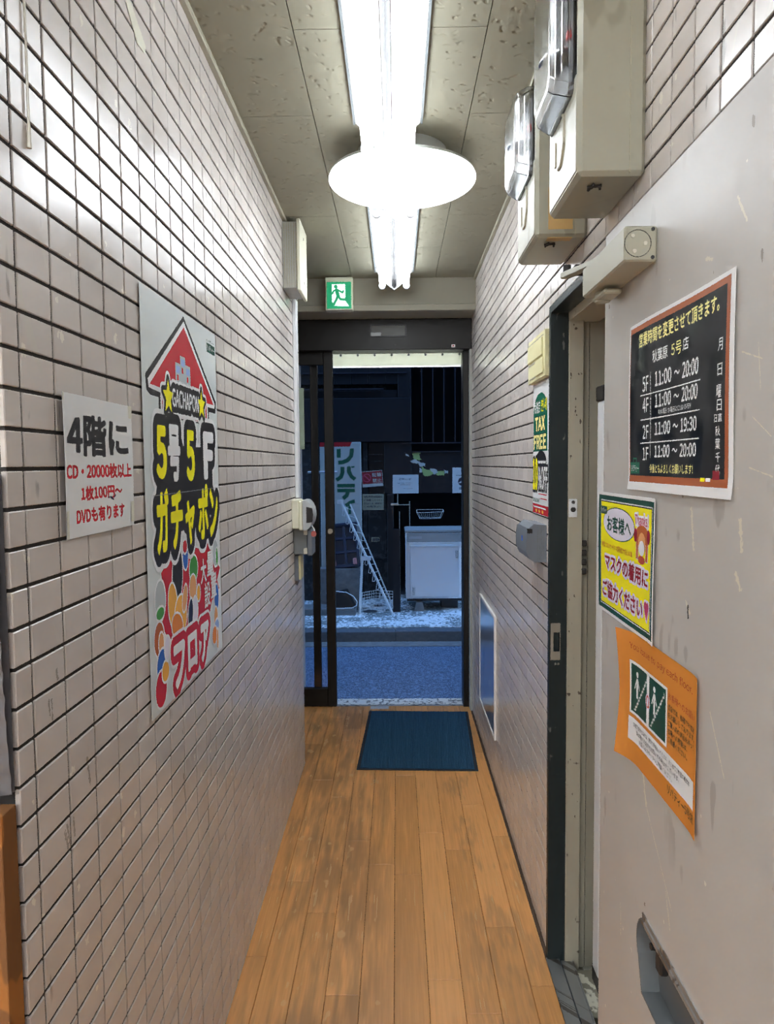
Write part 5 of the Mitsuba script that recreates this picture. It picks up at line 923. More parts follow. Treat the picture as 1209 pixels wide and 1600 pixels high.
add("door_2__handle_case", cat(put(mt, LFX - 0.0015), put(mb_, LFX + 0.030)), "dark_steel", label="recessed dark steel handle case")
add("door_2__handle_case__rim", cat(bx(LFX - 0.004, LFX + 0.012, HY0, HY1 - 0.03, HZ1 - 0.014, HZ1 - 0.003, 0.002), bx(LFX - 0.002, LFX + 0.002, HY0, HY1 - 0.03, HZ1 - 0.003, HZ1 + 0.006)), "steel", label="bright steel edge of the handle case")
add("door_2__handle_case__latch", cat(bx(LFX + 0.014, LFX + 0.03, HY1 - 0.075, HY1 - 0.05, 0.665, 0.735, 0.004), rod((LFX + 0.008, HY1 - 0.045, 0.70), (LFX + 0.03, HY1 - 0.045, 0.70), 0.006, 14)), "black_plastic")
# door closer on the leaf, its arm reaching to the frame
add("door_2__closer", bx(0.3665, LFX - 0.0005, 1.208, 1.472, 1.848, 1.904, 0.003), "meter_beige", label="beige box of the door closer")
ring = extrude(Point(0, 0).buffer(0.0215, quad_segs=16).difference(Point(0, 0).buffer(0.0207, quad_segs=16)), 0.0006)
add("door_2__closer__end_cap", cat(*[axes(q, (0.388, 1.2075, 1.876), (1, 0, 0), (0, 0, 1), (0, -1, 0)) for q in (ring,)]), "rust_black")
each("door_2__closer__screw", [rod((0.388 + dx, 1.2062, 1.876 + dz), (0.388 + dx, 1.2085, 1.876 + dz), 0.0032, 12) for dx, dz in ((-0.008, 0.012), (0.012, 0.0), (-0.005, -0.012))], "brass_steel")
each("door_2__closer__screw", [rod((0.412, 1.2065, 1.876 + dz), (0.412, 1.2085, 1.876 + dz), 0.003, 12) for dz in (-0.022, 0.022)], "black_plastic")
each("door_2__closer__spindle", (rod((0.393, 1.425, 1.83), (0.393, 1.425, 1.85), 0.014, 18), bx(0.378, 0.41, 1.36, 1.44, 1.832, 1.842, 0.003)), "meter_beige")
arm = hull([(0.385, 1.42, 1.906), (0.405, 1.42, 1.906), (0.385, 1.42, 1.914), (0.405, 1.42, 1.914)] + [(0.403 + 0.013 * math.cos(a), 1.775 + 0.013 * math.sin(a), z) for a in np.linspace(0, 2 * math.pi, 12) for z in (1.962, 1.973)])
add("door_2__closer__arm", arm, "meter_beige", label="flat beige arm with a rounded end")
add("door_2__closer__arm_bracket", cat(bx(0.415, 0.459, 1.735, 1.80, 1.972, 1.983, 0.002), rod((0.405, 1.773, 1.968), (0.405, 1.773, 1.99), 0.009, 14)), "rust_black")
each("door_2__hinge", (rod((0.437, 1.512, 1.55), (0.437, 1.512, 1.66), 0.008, 12), rod((0.437, 1.512, 0.30), (0.437, 1.512, 0.41), 0.008, 12)), "steel")

# ------------------------------------------------------------------ lamps
def tube_lamp(y0, y1, x, label, group, radiance=TUBE):
    t = thing("fluorescent_fixture", label, "ceiling light", group)
    zt = ZC - 0.001
    body = prism([(x - 0.10, zt), (x - 0.10, zt - 0.012), (x - 0.013, zt - 0.088), (x + 0.013, zt - 0.088), (x + 0.10, zt - 0.012), (x + 0.10, zt)], "y", y0 + 0.02, y1 - 0.02)
    add(t + "__reflector", body, "white_paint")
    each(t + "__base_edge", (bx(x - 0.106, x - 0.10, y0 + 0.02, y1 - 0.02, zt - 0.016, zt), bx(x + 0.10, x + 0.106, y0 + 0.02, y1 - 0.02, zt - 0.016, zt)), "dark_grey_plastic")
    add(t + "__ridge_cap", prism([(x - 0.017, zt - 0.082), (x, zt - 0.100), (x + 0.017, zt - 0.082), (x + 0.010, zt - 0.076), (x - 0.010, zt - 0.076)], "y", y0 + 0.01, y1 - 0.01), "black_plastic")
    for e, yy in ((0, y0), (1, y1)):
        s = -1 if e == 0 else 1
        pts = [(x - 0.082, zt - 0.06), (x - 0.058, zt - 0.094), (x - 0.045, zt - 0.072), (x, zt - 0.106), (x + 0.045, zt - 0.072), (x + 0.058, zt - 0.094), (x + 0.082, zt - 0.06), (x + 0.05, zt - 0.035), (x - 0.05, zt - 0.035)]
        add(t + "__end_cap", prism(pts, "y", yy - 0.006, yy + 0.006), "white_plastic")
    for sx in (-1, 1):
        cx, cz = x + sx * 0.066, zt - 0.083
        k = add(t + "__tube", rod((cx, y0 + 0.012, cz), (cx, y1 - 0.012, cz), 0.0155, 20), "lamp_glass", smooth=40, emitter=glow(radiance * LAMP_TINT))
        for yy, s in ((y0, 1), (y1, -1)):
            add(k + "__socket", rod((cx, yy - s * 0.004, cz), (cx, yy + s * 0.014, cz), 0.019, 16), "white_plastic", smooth=40)
    return t


tube_lamp(1.150, 2.356, -0.017, "nearer twin tube fluorescent fixture on the ceiling, running up to the round lamp", "twin tube ceiling lamps")
tube_lamp(2.930, 4.110, -0.003, "further twin tube fluorescent fixture on the ceiling, beyond the round lamp near the beam", "twin tube ceiling lamps")

tube_lamp(-0.90, 0.306, -0.017, "third twin tube fluorescent fixture, added unseen overhead of the viewer", "twin tube ceiling lamps", 0.55 * HALL_FILL)  # from here on unseen fixtures, added to light the near end
tube_lamp(-2.50, -1.294, -0.017, "fourth twin tube fluorescent fixture, added unseen well behind the viewer", "twin tube ceiling lamps", HALL_FILL)
for x, y, where in ((-0.75, -1.70, "middle of the hall"), (-1.35, -1.70, "left side of the hall"), (-0.75, -3.20, "rear middle of the hall"), (-1.35, -3.20, "rear left of the hall"), (-0.40, -3.20, "rear right of the hall")):  # more unseen tubes, added as fill for the near walls and floor
    tube_lamp(y, y + 1.206, x, f"added unseen tube fixture at the {where}, behind the viewer", "fill lamps added behind the viewer", HALL_FILL)

t = thing("round_ceiling_lamp", "large round white domed ceiling lamp between the two tube fixtures", "ceiling light")
prof = [(0.0, -0.052)] + [(0.25 * math.sin(a), -0.052 * math.cos(a)) for a in np.linspace(0.12, math.pi / 2, 16)] + [(0.244, 0.006), (0.225, 0.012)]
dome = lathe(prof[::-1], 64)
dome.apply_translation((0.028, 2.580, 2.492))
if (dome.face_normals[:, 2] * dome.area_faces).sum() > 0:
    dome.invert()
add(t + "__shade", dome, "lamp_glass", smooth=True, emitter=glow(DISC * LAMP_TINT))
rim_ = lathe([(0.13, 0.093), (0.15, 0.093), (0.16, 0.03), (0.243, 0.018), (0.247, 0.008), (0.22, 0.010), (0.0, 0.012)], 64)
rim_.apply_translation((0.028, 2.580, 2.492))
add(t + "__rim", rim_, "grey_metal_box", smooth=30)

# ------------------------------------------------------------------ emergency exit sign
t = thing("exit_sign", "green and white emergency exit sign with a running figure, hung at the beam", "sign")
add(t + "__housing", bx(-0.390, -0.236, 4.205, 4.272, 2.394, 2.576, 0.003), "ivory_plastic")
add(t + "__face", bx(-0.381, -0.245, 4.2015, 4.206, 2.402, 2.548), "ink_green", emitter=glow((0.002, 0.045, 0.018)))
sx0, sz1, yy = -0.381, 2.548, 4.2012


def sign_part(name, poly, bsdf, lift, glowing=None):
    m = extrude(poly, 0.0006)
    v = m.vertices
    m = trimesh.Trimesh(np.stack([sx0 + v[:, 0] * 0.001, yy - lift * 0.0007 - v[:, 2], sz1 - v[:, 1] * 0.001], 1), m.faces, process=False)
    if m.volume < 0:
        m.invert()
    add(t + "__" + name, m, bsdf, **({"emitter": glow(glowing)} if glowing else {}))


sign_part("doorway", Polygon([(28, 12), (103, 12), (103, 104), (124, 134), (62, 134), (28, 110)]), "ink_white", 0, (0.16, 0.24, 0.20))
man = unary_union([ell(50, 26, 10, 10), LineString([(54, 44), (62, 74)]).buffer(9.5), LineString([(54, 42), (38, 50), (30, 64)]).buffer(4.6), LineString([(56, 42), (76, 52), (88, 60), (92, 50)]).buffer(4.6),
                   LineString([(60, 76), (54, 96), (40, 120)]).buffer(6.2), LineString([(62, 76), (76, 96), (104, 98)]).buffer(6.2), LineString([(40, 120), (34, 124)]).buffer(5.5), LineString([(104, 98), (106, 88)]).buffer(5)])
sign_part("running_figure", man, "ink_green", 1, (0.002, 0.045, 0.018))
sign_part("floor_shadow", Polygon([(38, 132), (62, 112), (74, 122), (92, 116), (112, 132)]), "ink_white", 1, (0.13, 0.21, 0.17))

# ------------------------------------------------------------------ left wall: junction box, conduit, controllers
t = thing("junction_box", "tall grey metal box high on the left wall, close to the exit sign", "electrical box")
add(t + "__body", bx(LX, -0.415, 3.215, 3.43, 2.285, 2.565, 0.003), "grey_metal_box")
add(t + "__cover", bx(-0.417, -0.402, 3.205, 3.44, 2.275, 2.575, 0.003), "ivory_plastic")
add(t + "__groove", cat(*[bx(LX + 0.008 + 0.010 * k, LX + 0.0105 + 0.010 * k, 3.2125, 3.2165, 2.29, 2.56) for k in range(6)]), "meter_beige_dark", kind="stuff")
each(t + "__screw", [rod((-0.403, 3.32, z), (-0.399, 3.32, z), 0.006, 12) for z in (2.33, 2.52)], "brass_steel")
add("cable_conduit", bx(LX, LX + 0.017, 3.49, 3.555, 1.372, 2.30, 0.003), "white_plastic")
labels["cable_conduit"] = {"label": "white flat cable conduit running down from the grey box to the cream controller", "category": "conduit"}
t = thing("door_controller", "cream box with a rounded silver controller at the end of the left wall", "controller")
add(t + "__base", bx(LX, -0.449, 3.36, 3.52, 1.236, 1.367, 0.003), "ivory_plastic")
add(t + "__collar", bx(-0.449, -0.430, 3.368, 3.512, 1.228, 1.362, 0.004), "ivory_plastic")
pts = [(-0.430, 1.228), (-0.430, 1.366)] + [(-0.430 + 0.047 * math.sin(a), 1.297 + 0.073 * math.cos(a)) for a in np.linspace(0.35, math.pi - 0.35, 12)]
add(t + "__face", prism(pts, "y", 3.362, 3.518), "light_grey_plastic", smooth=30)
add(t + "__display", prism([(-0.413, 1.262), (-0.413, 1.336), (-0.386, 1.330), (-0.382, 1.30), (-0.386, 1.266)], "y", 3.3605, 3.3625), "black_plastic")
t = thing("grey_switch_box", "dark grey box under the cream controller on the left wall", "electrical box")
add(t + "__body", bx(LX, -0.415, 3.40, 3.52, 1.112, 1.232, 0.004), "dark_grey_plastic")
add(t + "__door", bx(-0.415, -0.392, 3.394, 3.525, 1.107, 1.226, 0.004), "grey_plastic")
each(t + "__tape", (bx(-0.430, -0.414, 3.3935, 3.3995, 1.205, 1.228), bx(-0.432, -0.416, 3.3935, 3.3995, 1.115, 1.143)), "clear_tape", label="pale scraps of tape")
t = thing("grey_sensor_box", "small blue grey box, lowest of the boxes on the left wall", "electrical box")
add(t + "__body", bx(LX, -0.461, 3.42, 3.52, 0.985, 1.105, 0.003), "grey_plastic")
add(t + "__edge", bx(-0.461, -0.450, 3.42, 3.52, 0.99, 1.105, 0.003), "cream_plastic", label="cream edge")
add(t + "__spike", hull([(LX, 3.43, 0.985), (-0.462, 3.43, 0.985), (LX, 3.51, 0.985), (-0.462, 3.51, 0.985), (-0.474, 3.46, 0.955), (-0.474, 3.48, 0.955)]), "dark_grey_plastic")
t = thing("red_key_tag", "red and pink tag hanging on a white cord from the grey box", "tag")
add(t + "__cord", wire([(-0.392, 3.392, 1.248), (-0.384, 3.388, 1.236), (-0.379, 3.386, 1.222)], 0.003), "white_plastic")
add(t + "__tag", hull([(-0.383 + 0.013 * math.cos(a), 3.386 + d, 1.210 + 0.014 * math.sin(a)) for a in np.linspace(0, 6.2, 9) for d in (-0.004, 0.004)]), "tag_red")

# thin strips of tape on the left wall
t = thing("tape_strip", "pale strip of yellowed tape slanting across the upper left tiles", "tape")
sh = Polygon([(1.30, 2.415), (1.345, 2.415), (1.40, 2.375), (1.478, 2.338), (1.472, 2.322), (1.43, 2.318), (1.36, 2.37)])
q = extrude(sh, 0.0006)
add(t + "__film", trimesh.Trimesh(np.stack([LX + 0.0012 + q.vertices[:, 2], q.vertices[:, 0], q.vertices[:, 1]], 1), q.faces, process=False), "clear_tape")
t = thing("thin_wire_strip", "thin pale vertical strip running down the tiles at the top left corner", "wire")
add(t + "__wire", cat(rod((LX + 0.003, 0.992, 2.40), (LX + 0.003, 0.990, 1.985), 0.0018, 8), rod((LX + 0.003, 0.990, 1.985), (LX + 0.003, 0.989, 1.945), 0.0018, 8, 0.0035)), "clear_tape")

# what stands at the near end of the left wall
t = thing("wooden_board", "narrow brown wooden board at the near end of the left tile wall", "board")
add(t + "__board", bx(-0.502, -0.4825, 0.862, 0.898, 0.0, 1.105, 0.001), "brown_board")
add(t + "__edging", bx(-0.520, -0.5025, 0.860, 0.899, 0.0, 1.105), "dark_steel")
t = thing("black_creased_bag", "black creased bag hanging above the wooden board at the left edge", "bag")
g = np.array([(a, b) for b in np.linspace(0, 1, 40) for a in np.linspace(0, 1, 8)])
crease = 0.006 * np.abs(np.sin(g[:, 1] * 38 - g[:, 0] * 2.2)) ** 0.35
vx = -0.4835 - 0.10 * (1 - g[:, 0])
vy = 0.893 - 0.030 * np.sin(math.pi * np.clip(g[:, 1] * 0.9 + 0.05, 0, 1)) * (1 - 0.55 * g[:, 0]) + (0.006 - crease) * 1.0
vz = 1.108 + 0.40 * g[:, 1] + 0.012 * g[:, 0]
i, j = np.meshgrid(np.arange(39), np.arange(7), indexing="ij")
q = np.stack([i * 8 + j, i * 8 + j + 1, (i + 1) * 8 + j + 1, (i + 1) * 8 + j], -1).reshape(-1, 4)
front = np.stack([vx, vy, vz], 1)
back = front.copy()
back[:, 1] = 0.8985
fq = np.vstack([q[:, [0, 1, 2]], q[:, [0, 2, 3]]])
bag = trimesh.Trimesh(np.vstack([front, back]), np.vstack([fq, fq[:, ::-1] + len(front)]), process=False)
add(t + "__skin", bag, "black_bag_skin", smooth=50)

# ------------------------------------------------------------------ right wall: electricity meters
def meter(y0, y1, z0, z1, label, tan):
    t = thing("electricity_meter", label, "meter", "electricity meters on the right wall")
    xf, cut = 0.336, z0 + 0.185
    w = y1 - y0
    r = 0.010
    body = bx(xf, WX, y0, y1, z0, z1, 0.008)
    hole = bx(xf - 0.02, xf + 0.036, y0 + 0.014, y1 - 0.014, cut, z1 - 0.02)
    add(t + "__case", trimesh.boolean.difference([body, hole], engine="manifold"), "meter_beige", smooth=25)
    add(t + "__cover", bx(xf - 0.002, xf + 0.004, y0 + 0.008, y1 - 0.008, z0 + 0.010, cut - 0.001, 0.0015), "meter_beige")
    add(t + "__seam", bx(0.4295, 0.431, y0 - 0.0012, y0 + 0.002, z0 + 0.004, z1), "meter_beige_dark")
    # D-shaped emboss and the seal slot on the cover
    zc = z0 + 0.118
    d = [(0.35, 0.045), (0.52, 0.045), (0.60, 0.03), (0.60, -0.02), (0.50, -0.05), (0.40, -0.05)]
    pts = [(y1 - w * a, zc + b) for a, b in d]
    for a, b in zip(pts[:-1], pts[1:]):
        pass
    each(t + "__cover__emblem", (cat(*[rod((xf - 0.002, *a), (xf - 0.002, *b), 0.0042, 8) for a, b in zip(pts[1:5], pts[2:6])]), bx(xf - 0.0045, xf + 0.001, y1 - 0.30 * w, y1 - 0.26 * w, zc - 0.035, zc + 0.012)), "meter_beige_dark")
    add(t + "__cover__seal_slot", bx(xf - 0.003, xf + 0.002, y1 - 0.52 * w, y1 - 0.46 * w, cut - 0.022, cut - 0.010), "rust_black")
    add(t + "__bottom_clip", cat(bx(0.372, 0.377, y0 + 0.05, y0 + 0.055, z0 - 0.006, z0 + 0.004), rod((0.374, y0 + 0.035, z0 - 0.004), (0.374, y0 + 0.075, z0 - 0.001), 0.0025), rod((0.366, y0 + 0.05, z0 - 0.004), (0.392, y0 + 0.045, z0 - 0.003), 0.0025), bx(0.388, 0.391, y0 + 0.045, y0 + 0.052, z0 - 0.009, z0)), "rust_black", label="rusty clip under the case")
    if tan:
        each(t + "__sticker", (bx(0.366, 0.424, y0 - 0.0008, y0 + 0.001, z0 + 0.018, z0 + 0.115), bx(0.366, 0.424, y0 + 0.004, y0 + 0.03, z0 - 0.0008, z0 + 0.001)), "meter_tan", label="tan patch of old tape")
        add(t + "__flap", prism([(xf - 0.001, z1), (xf + 0.02, z1), (xf + 0.02, z1 + 0.012), (xf + 0.006, z1 + 0.012)], "y", y0, y1), "meter_beige_dark")
    # the meter itself behind its glass
    a0, a1, b0, b1, xg = y0 + 0.024, y1 - 0.024, cut - 0.028, z1 - 0.03, 0.292
    ring = lambda x, i: [(x, a0 + i + 0.018, b0 + i), (x, a1 - i - 0.018, b0 + i), (x, a1 - i, b0 + i + 0.018), (x, a1 - i, b1 - i - 0.018), (x, a1 - i - 0.018, b1 - i), (x, a0 + i + 0.018, b1 - i), (x, a0 + i, b1 - i - 0.018), (x, a0 + i, b0 + i + 0.018)]
    rows = [ring(xf + 0.03, 0.0), ring(xf - 0.012, 0.002), ring(xg + 0.008, 0.012), ring(xg + 0.001, 0.022), ring(xg, 0.03)]
    v = np.array([p for row in rows for p in row] + [(xg, (a0 + a1) / 2, (b0 + b1) / 2)])
    f = []
    for i in range(4):
        for j in range(8):
            k = (j + 1) % 8
            f += [(i * 8 + j, i * 8 + k, i * 8 + 8 + k), (i * 8 + j, i * 8 + 8 + k, i * 8 + 8 + j)]
    f += [(32 + j, 32 + (j + 1) % 8, 40) for j in range(8)]
    outer = trimesh.Trimesh(v, f, process=False)
    if outer.face_normals[-1, 0] > 0:
        outer.invert()
    mid = np.array([xf + 0.03, (a0 + a1) / 2, (b0 + b1) / 2])
    inner = trimesh.Trimesh(mid + (v - mid) * [0.95, 0.972, 0.972], outer.faces[:, ::-1], process=False)
    lip = [(j, (j + 1) % 8, 41 + (j + 1) % 8) for j in range(8)] + [(j, 41 + (j + 1) % 8, 41 + j) for j in range(8)]
    shell = trimesh.Trimesh(np.vstack([outer.vertices, inner.vertices]), np.vstack([outer.faces, inner.faces + 41, lip]), process=False)
    trimesh.repair.fix_normals(shell)
    add(t + "__glass_cover", shell, "meter_glass", label="clear faceted glass cover")
    add(t + "__works", bx(xf - 0.004, xf + 0.030, a0 + 0.02, a1 - 0.02, b0 + 0.05, b1 - 0.02, 0.004), "black_plastic")
    add(t + "__works__dial_plate", bx(xf - 0.006, xf - 0.004, a0 + 0.04, a1 - 0.04, b0 + 0.13, b1 - 0.03), "dark_steel")
    disc = lathe([(0.0, 0.001), (0.052, 0.001), (0.052, -0.001), (0.0, -0.001)], 28)
    disc.apply_translation((xf + 0.004, (a0 + a1) / 2, b0 + 0.105))
    add(t + "__works__rotor", disc, "chrome")
    each(t + "__works__terminal", (rod((xf - 0.014, a0 + 0.045, b0 + 0.06), (xf - 0.014, a0 + 0.045, b0 + 0.20), 0.0022), rod((xf - 0.014, a1 - 0.05, b0 + 0.06), (xf - 0.014, a1 - 0.05, b0 + 0.20), 0.0022), bx(xf - 0.016, xf - 0.006, a0 + 0.04, a0 + 0.055, b0 + 0.075, b0 + 0.09)), "chrome")
    add(t + "__works__red_mark", bx(xf - 0.010, xf - 0.003, a0 + 0.022, a0 + 0.034, b0 + 0.11, b0 + 0.123), "ink_red")
    add(t + "__skirt", bx(xf - 0.010, xf + 0.034, a0 + 0.004, a1 - 0.004, b0 + 0.003, b0 + 0.05, 0.006), "dark_steel")
    return t


meter(1.390, 1.640, 2.052, 2.52, "nearer beige electricity meter box, high on the right wall above the opened steel door", False)
meter(1.800, 2.055, 2.064, 2.465, "further beige electricity meter box with a tan patch, beyond the nearer meter", True)

# ------------------------------------------------------------------ right wall: card box, reader, access panel
t = thing("cream_card_box", "cream plastic card box with a slot, on the right wall above the tax free poster", "wall box")
y0, y1, z0, z1, xf = 2.222, 2.494, 1.786, 1.925, 0.443
add(t + "__case", bx(xf, WX, y0, y1, z0, z1, 0.002), "cream_plastic")
add(t + "__upper_lid", bx(xf - 0.005, xf, y0 + 0.028, y1 - 0.014, z0 + 0.066, z1 - 0.018, 0.0015), "cream_plastic")
each(t + "__slot", (bx(xf - 0.001, xf + 0.001, y0 + 0.02, y1 - 0.012, z1 - 0.016, z1 - 0.0125), bx(xf - 0.0012, xf + 0.001, y0 + 0.14, y1 - 0.01, z0 + 0.056, z0 + 0.062), bx(xf - 0.0012, xf + 0.001, y0 + 0.14, y1 - 0.03, z0 + 0.010, z0 + 0.015)), "meter_beige_dark")
add(t + "__lower_lid", bx(xf - 0.004, xf, y0 + 0.02, y0 + 0.135, z0 + 0.012, z0 + 0.06, 0.0015), "cream_plastic")
t = thing("grey_card_reader", "blue grey plastic device with sloped sides on the right wall below the tax free poster", "card reader")
pts = [(WX, 1.222), (WX, 1.336), (0.421, 1.340), (0.404, 1.326), (0.398, 1.296), (0.398, 1.252), (0.408, 1.232), (0.424, 1.222)]
add(t + "__body", prism(pts, "y", 2.262, 2.452), "grey_plastic", smooth=20)
add(t + "__front", prism([(0.428, 1.226), (0.428, 1.334), (0.404, 1.322), (0.400, 1.296), (0.400, 1.254), (0.408, 1.236)], "y", 2.452, 2.476), "dark_grey_plastic", smooth=20)
add(t + "__window", bx(0.400, 0.416, 2.2605, 2.2625, 1.312, 1.326), "black_plastic")
add(t + "__mark", bx(0.3965, 0.399, 2.33, 2.345, 1.282, 1.298), "ink_blue")
add(t + "__rib", cat(*[bx(0.432 + 0.006 * k, 0.4335 + 0.006 * k, 2.2608, 2.2625, 1.226, 1.336) for k in range(4)]), "dark_grey_plastic", kind="stuff")
t = thing("steel_access_panel", "pale metal access panel set low in the right tile wall by the entrance", "panel")
add(t + "__plate", bx(0.452, 0.4585, 3.415, 4.00, 0.240, 0.800, 0.001), "panel_steel")
each(t + "__frame", (bx(0.4495, 0.46, 3.400, 3.416, 0.225, 0.815, 0.001), bx(0.4495, 0.46, 4.0, 4.014, 0.225, 0.815, 0.001), bx(0.4495, 0.46, 3.40, 4.014, 0.80, 0.815, 0.001), bx(0.4495, 0.46, 3.40, 4.014, 0.225, 0.24, 0.001)), "white_paint")

# white upright thing inside the side room
t = thing("white_roller_banner", "white upright post with a black cap inside the side doorway", "post")
add(t + "__post", bx(0.576, 0.64, 2.07, 2.13, 0.02, 1.700, 0.004), "white_plastic")
add(t + "__cap", bx(0.572, 0.644, 2.066, 2.134, 1.700, 1.742, 0.003), "black_plastic")
add(t + "__foot", bx(0.58, 0.70, 2.05, 2.15, -0.05, 0.02, 0.004), "black_plastic")

# ------------------------------------------------------------------ door mat
t = thing("door_mat", "dark blue ribbed door mat with a black rubber edge before the entrance", "mat")
mc, ang = np.array([0.108, 4.03]), math.radians(-2.1)
ca, sa = math.cos(ang), math.sin(ang)


def turned(m):
    v = m.vertices
    return trimesh.Trimesh(np.stack([mc[0] + ca * v[:, 0] - sa * v[:, 1], mc[1] + sa * v[:, 0] + ca * v[:, 1], v[:, 2]], 1), m.faces, process=False)


add(t + "__rubber_edge", turned(bx(-0.304, 0.304, -0.44, 0.44, 0.0005, 0.004, 0.0015)), "mat_rubber")
prof = []
for k in range(46):
    a = -0.288 + k * 0.01252
    prof += [(a, 0.0052), (a + 0.003, 0.0085), (a + 0.0085, 0.0085), (a + 0.0115, 0.0052)]
add(t + "__pile", turned(prism([(-0.288, 0.0035)] + prof + [(0.288, 0.0035)], "y", -0.424, 0.424)), "mat_pile")
t = thing("side_room_mat", "dark mat lying just inside the side doorway, partly behind the steel door leaf", "mat")
add(t + "__mat", bx(0.536, 0.95, 1.30, 1.975, -0.0495, -0.04, 0.002), "mat_rubber")
t = thing("floor_tape", "small grey strip of tape on the floor at the entrance sill", "tape")
add(t + "__strip", bx(-0.175, -0.06, 4.525, 4.575, 0.0, 0.0012), "light_grey_plastic")

# ------------------------------------------------------------------ printed sheets, measures in millimetres from the top left corner
LEFT_U, LEFT_N = (0, 1, 0), (1, 0, 0)
RIGHT_U, RIGHT_N = (0, -1, 0), (-1, 0, 0)

s = Sheet("white_floor_notice", "white paper notice with black and red writing, taped to the left tiles", "notice",
          (LX + 0.0035, 1.043, 1.6355), LEFT_U, LEFT_N, 287, 213, "paper", bend=lambda u, v: 0.006 * max(0, 1 - u / 22) ** 2 + 0.0012 * math.sin(u / 45 + v / 60), step=20)
s.ink("lettering_black", text("4階に", 20, 266, 27, 92, 0.038, -0.01), "ink_black")
s.ink("lettering_red", text("CD・20000枚以上", 16, 277, 102, 127, 0.045, -0.03), "ink_red")
s.ink("lettering_red", text("1枚100円〜", 68, 229, 137, 160, 0.045), "ink_red")
s.ink("lettering_red", text("DVDも有ります", 49, 238, 170, 195, 0.045), "ink_red")
s.ink("smudge", unary_union([ell(184, 160, 8, 2.2, 20), ell(196, 157, 5, 1.4, -20), ell(172, 158, 3, 1.2)]), "ink_navy", 2)
for q in (rect(-4, 0, 14, 12), rect(0, 172, 22, 213), rect(270, 170, 287, 206), rect(272, 0, 287, 22)):
    s.ink("tape", q, "clear_tape", 3)

s = Sheet("arrow_poster", "tall white poster on the left tiles with a red arrow and large yellow lettering", "poster",
          (LX + 0.0035, 1.393, 1.8725), LEFT_U, LEFT_N, 578, 838, "poster_white")
arrow = Polygon([(286, 12), (22, 170), (26, 196), (46, 203), (98, 203), (98, 240), (490, 240), (490, 205), (558, 205), (566, 180)])
s.ink("arrow_outline", arrow.buffer(3), "ink_black")
s.ink("arrow_white", Polygon([(286, 20), (32, 176), (36, 192), (106, 196), (106, 240), (482, 240), (482, 196), (552, 196), (556, 184)]), "ink_white", 2)
s.ink("arrow_red", Polygon([(285, 33), (42, 185), (116, 186), (116, 238), (470, 238), (470, 188), (543, 187)]), "ink_red", 3)
for a, b, c in ((214, 122, 160), (251, 103, 160), (290, 119, 161)):
    s.ink("machine_picture", rect(a, b, a + 36, c).buffer(2), "ink_silver", 4)
    s.ink("machine_window", rect(a + 3, b + 4, a + 33, b + 20), "ink_sky", 5)
    s.ink("machine_window", rect(a + 8, b + 24, a + 20, b + 36), "ink_red", 5)
gl = text("GACHAPON", 182, 392, 178, 218, 0.025, -0.02)
stars = unary_union([star(156, 201, 38), star(419, 197, 36)])
halo = unary_union([gl.buffer(13), stars.buffer(10)])
s.ink("lettering_halo", halo.buffer(7), "ink_white", 4)
s.ink("lettering_outline", halo, "ink_black", 5)
s.ink("lettering_white", gl, "ink_white", 6)
s.ink("star", star(156, 201, 38), "ink_yellow", 6)
s.ink("star", star(419, 197, 36), "ink_yellow", 6)
s.ink("lettering_small", text("リバティー", 488, 566, 24, 32, 0.01), "ink_darkgreen", 1)
s.ink("shop_badge", rect(486, 34, 568, 57), "ink_darkgreen", 1)
s.ink("lettering_small", text("リバティー", 492, 562, 38, 53, 0.02), "ink_white", 2)
five1, five2 = text("5", 66, 134, 262, 371, 0.05), text("5", 276, 346, 262, 380, 0.05)
go, ff = text("号", 142, 230, 256, 378, 0.05), text("F", 424, 528, 259, 379, 0.065)
kana = unary_union([text("ガ", 58, 137, 390, 523, 0.048), text("チ", 149, 237, 397, 524, 0.048), text("ャ", 256, 335, 423, 526, 0.048), text("ポ", 363, 459, 389, 525, 0.048), text("ン", 472, 558, 402, 527, 0.048)])
big = unary_union([five1, five2, go, ff, kana])
blob = unary_union([big.buffer(23), rect(90, 300, 510, 470)])
s.ink("lettering_cloud", blob.buffer(10), "ink_white", 4)
s.ink("lettering_cloud", blob, "ink_black", 5)
s.ink("lettering_yellow", five1, "ink_yellow", 6)
s.ink("lettering_yellow", five2, "ink_yellow", 6)
s.ink("lettering_yellow", kana, "ink_yellow", 6)
s.ink("lettering_white", go, "ink_white", 6)
s.ink("lettering_white", ff, "ink_white", 6)
burst = Polygon([(63, 662), (100, 641), (92, 604), (79, 560), (123, 542), (215, 544), (275, 527), (365, 543), (468, 540), (507, 585), (570, 618), (537, 645), (558, 672), (476, 691), (451, 720), (331, 712), (241, 706), (123, 708)])
s.ink("burst", burst.buffer(6), "ink_white", 1)
s.ink("burst", burst, "ink_red", 2)
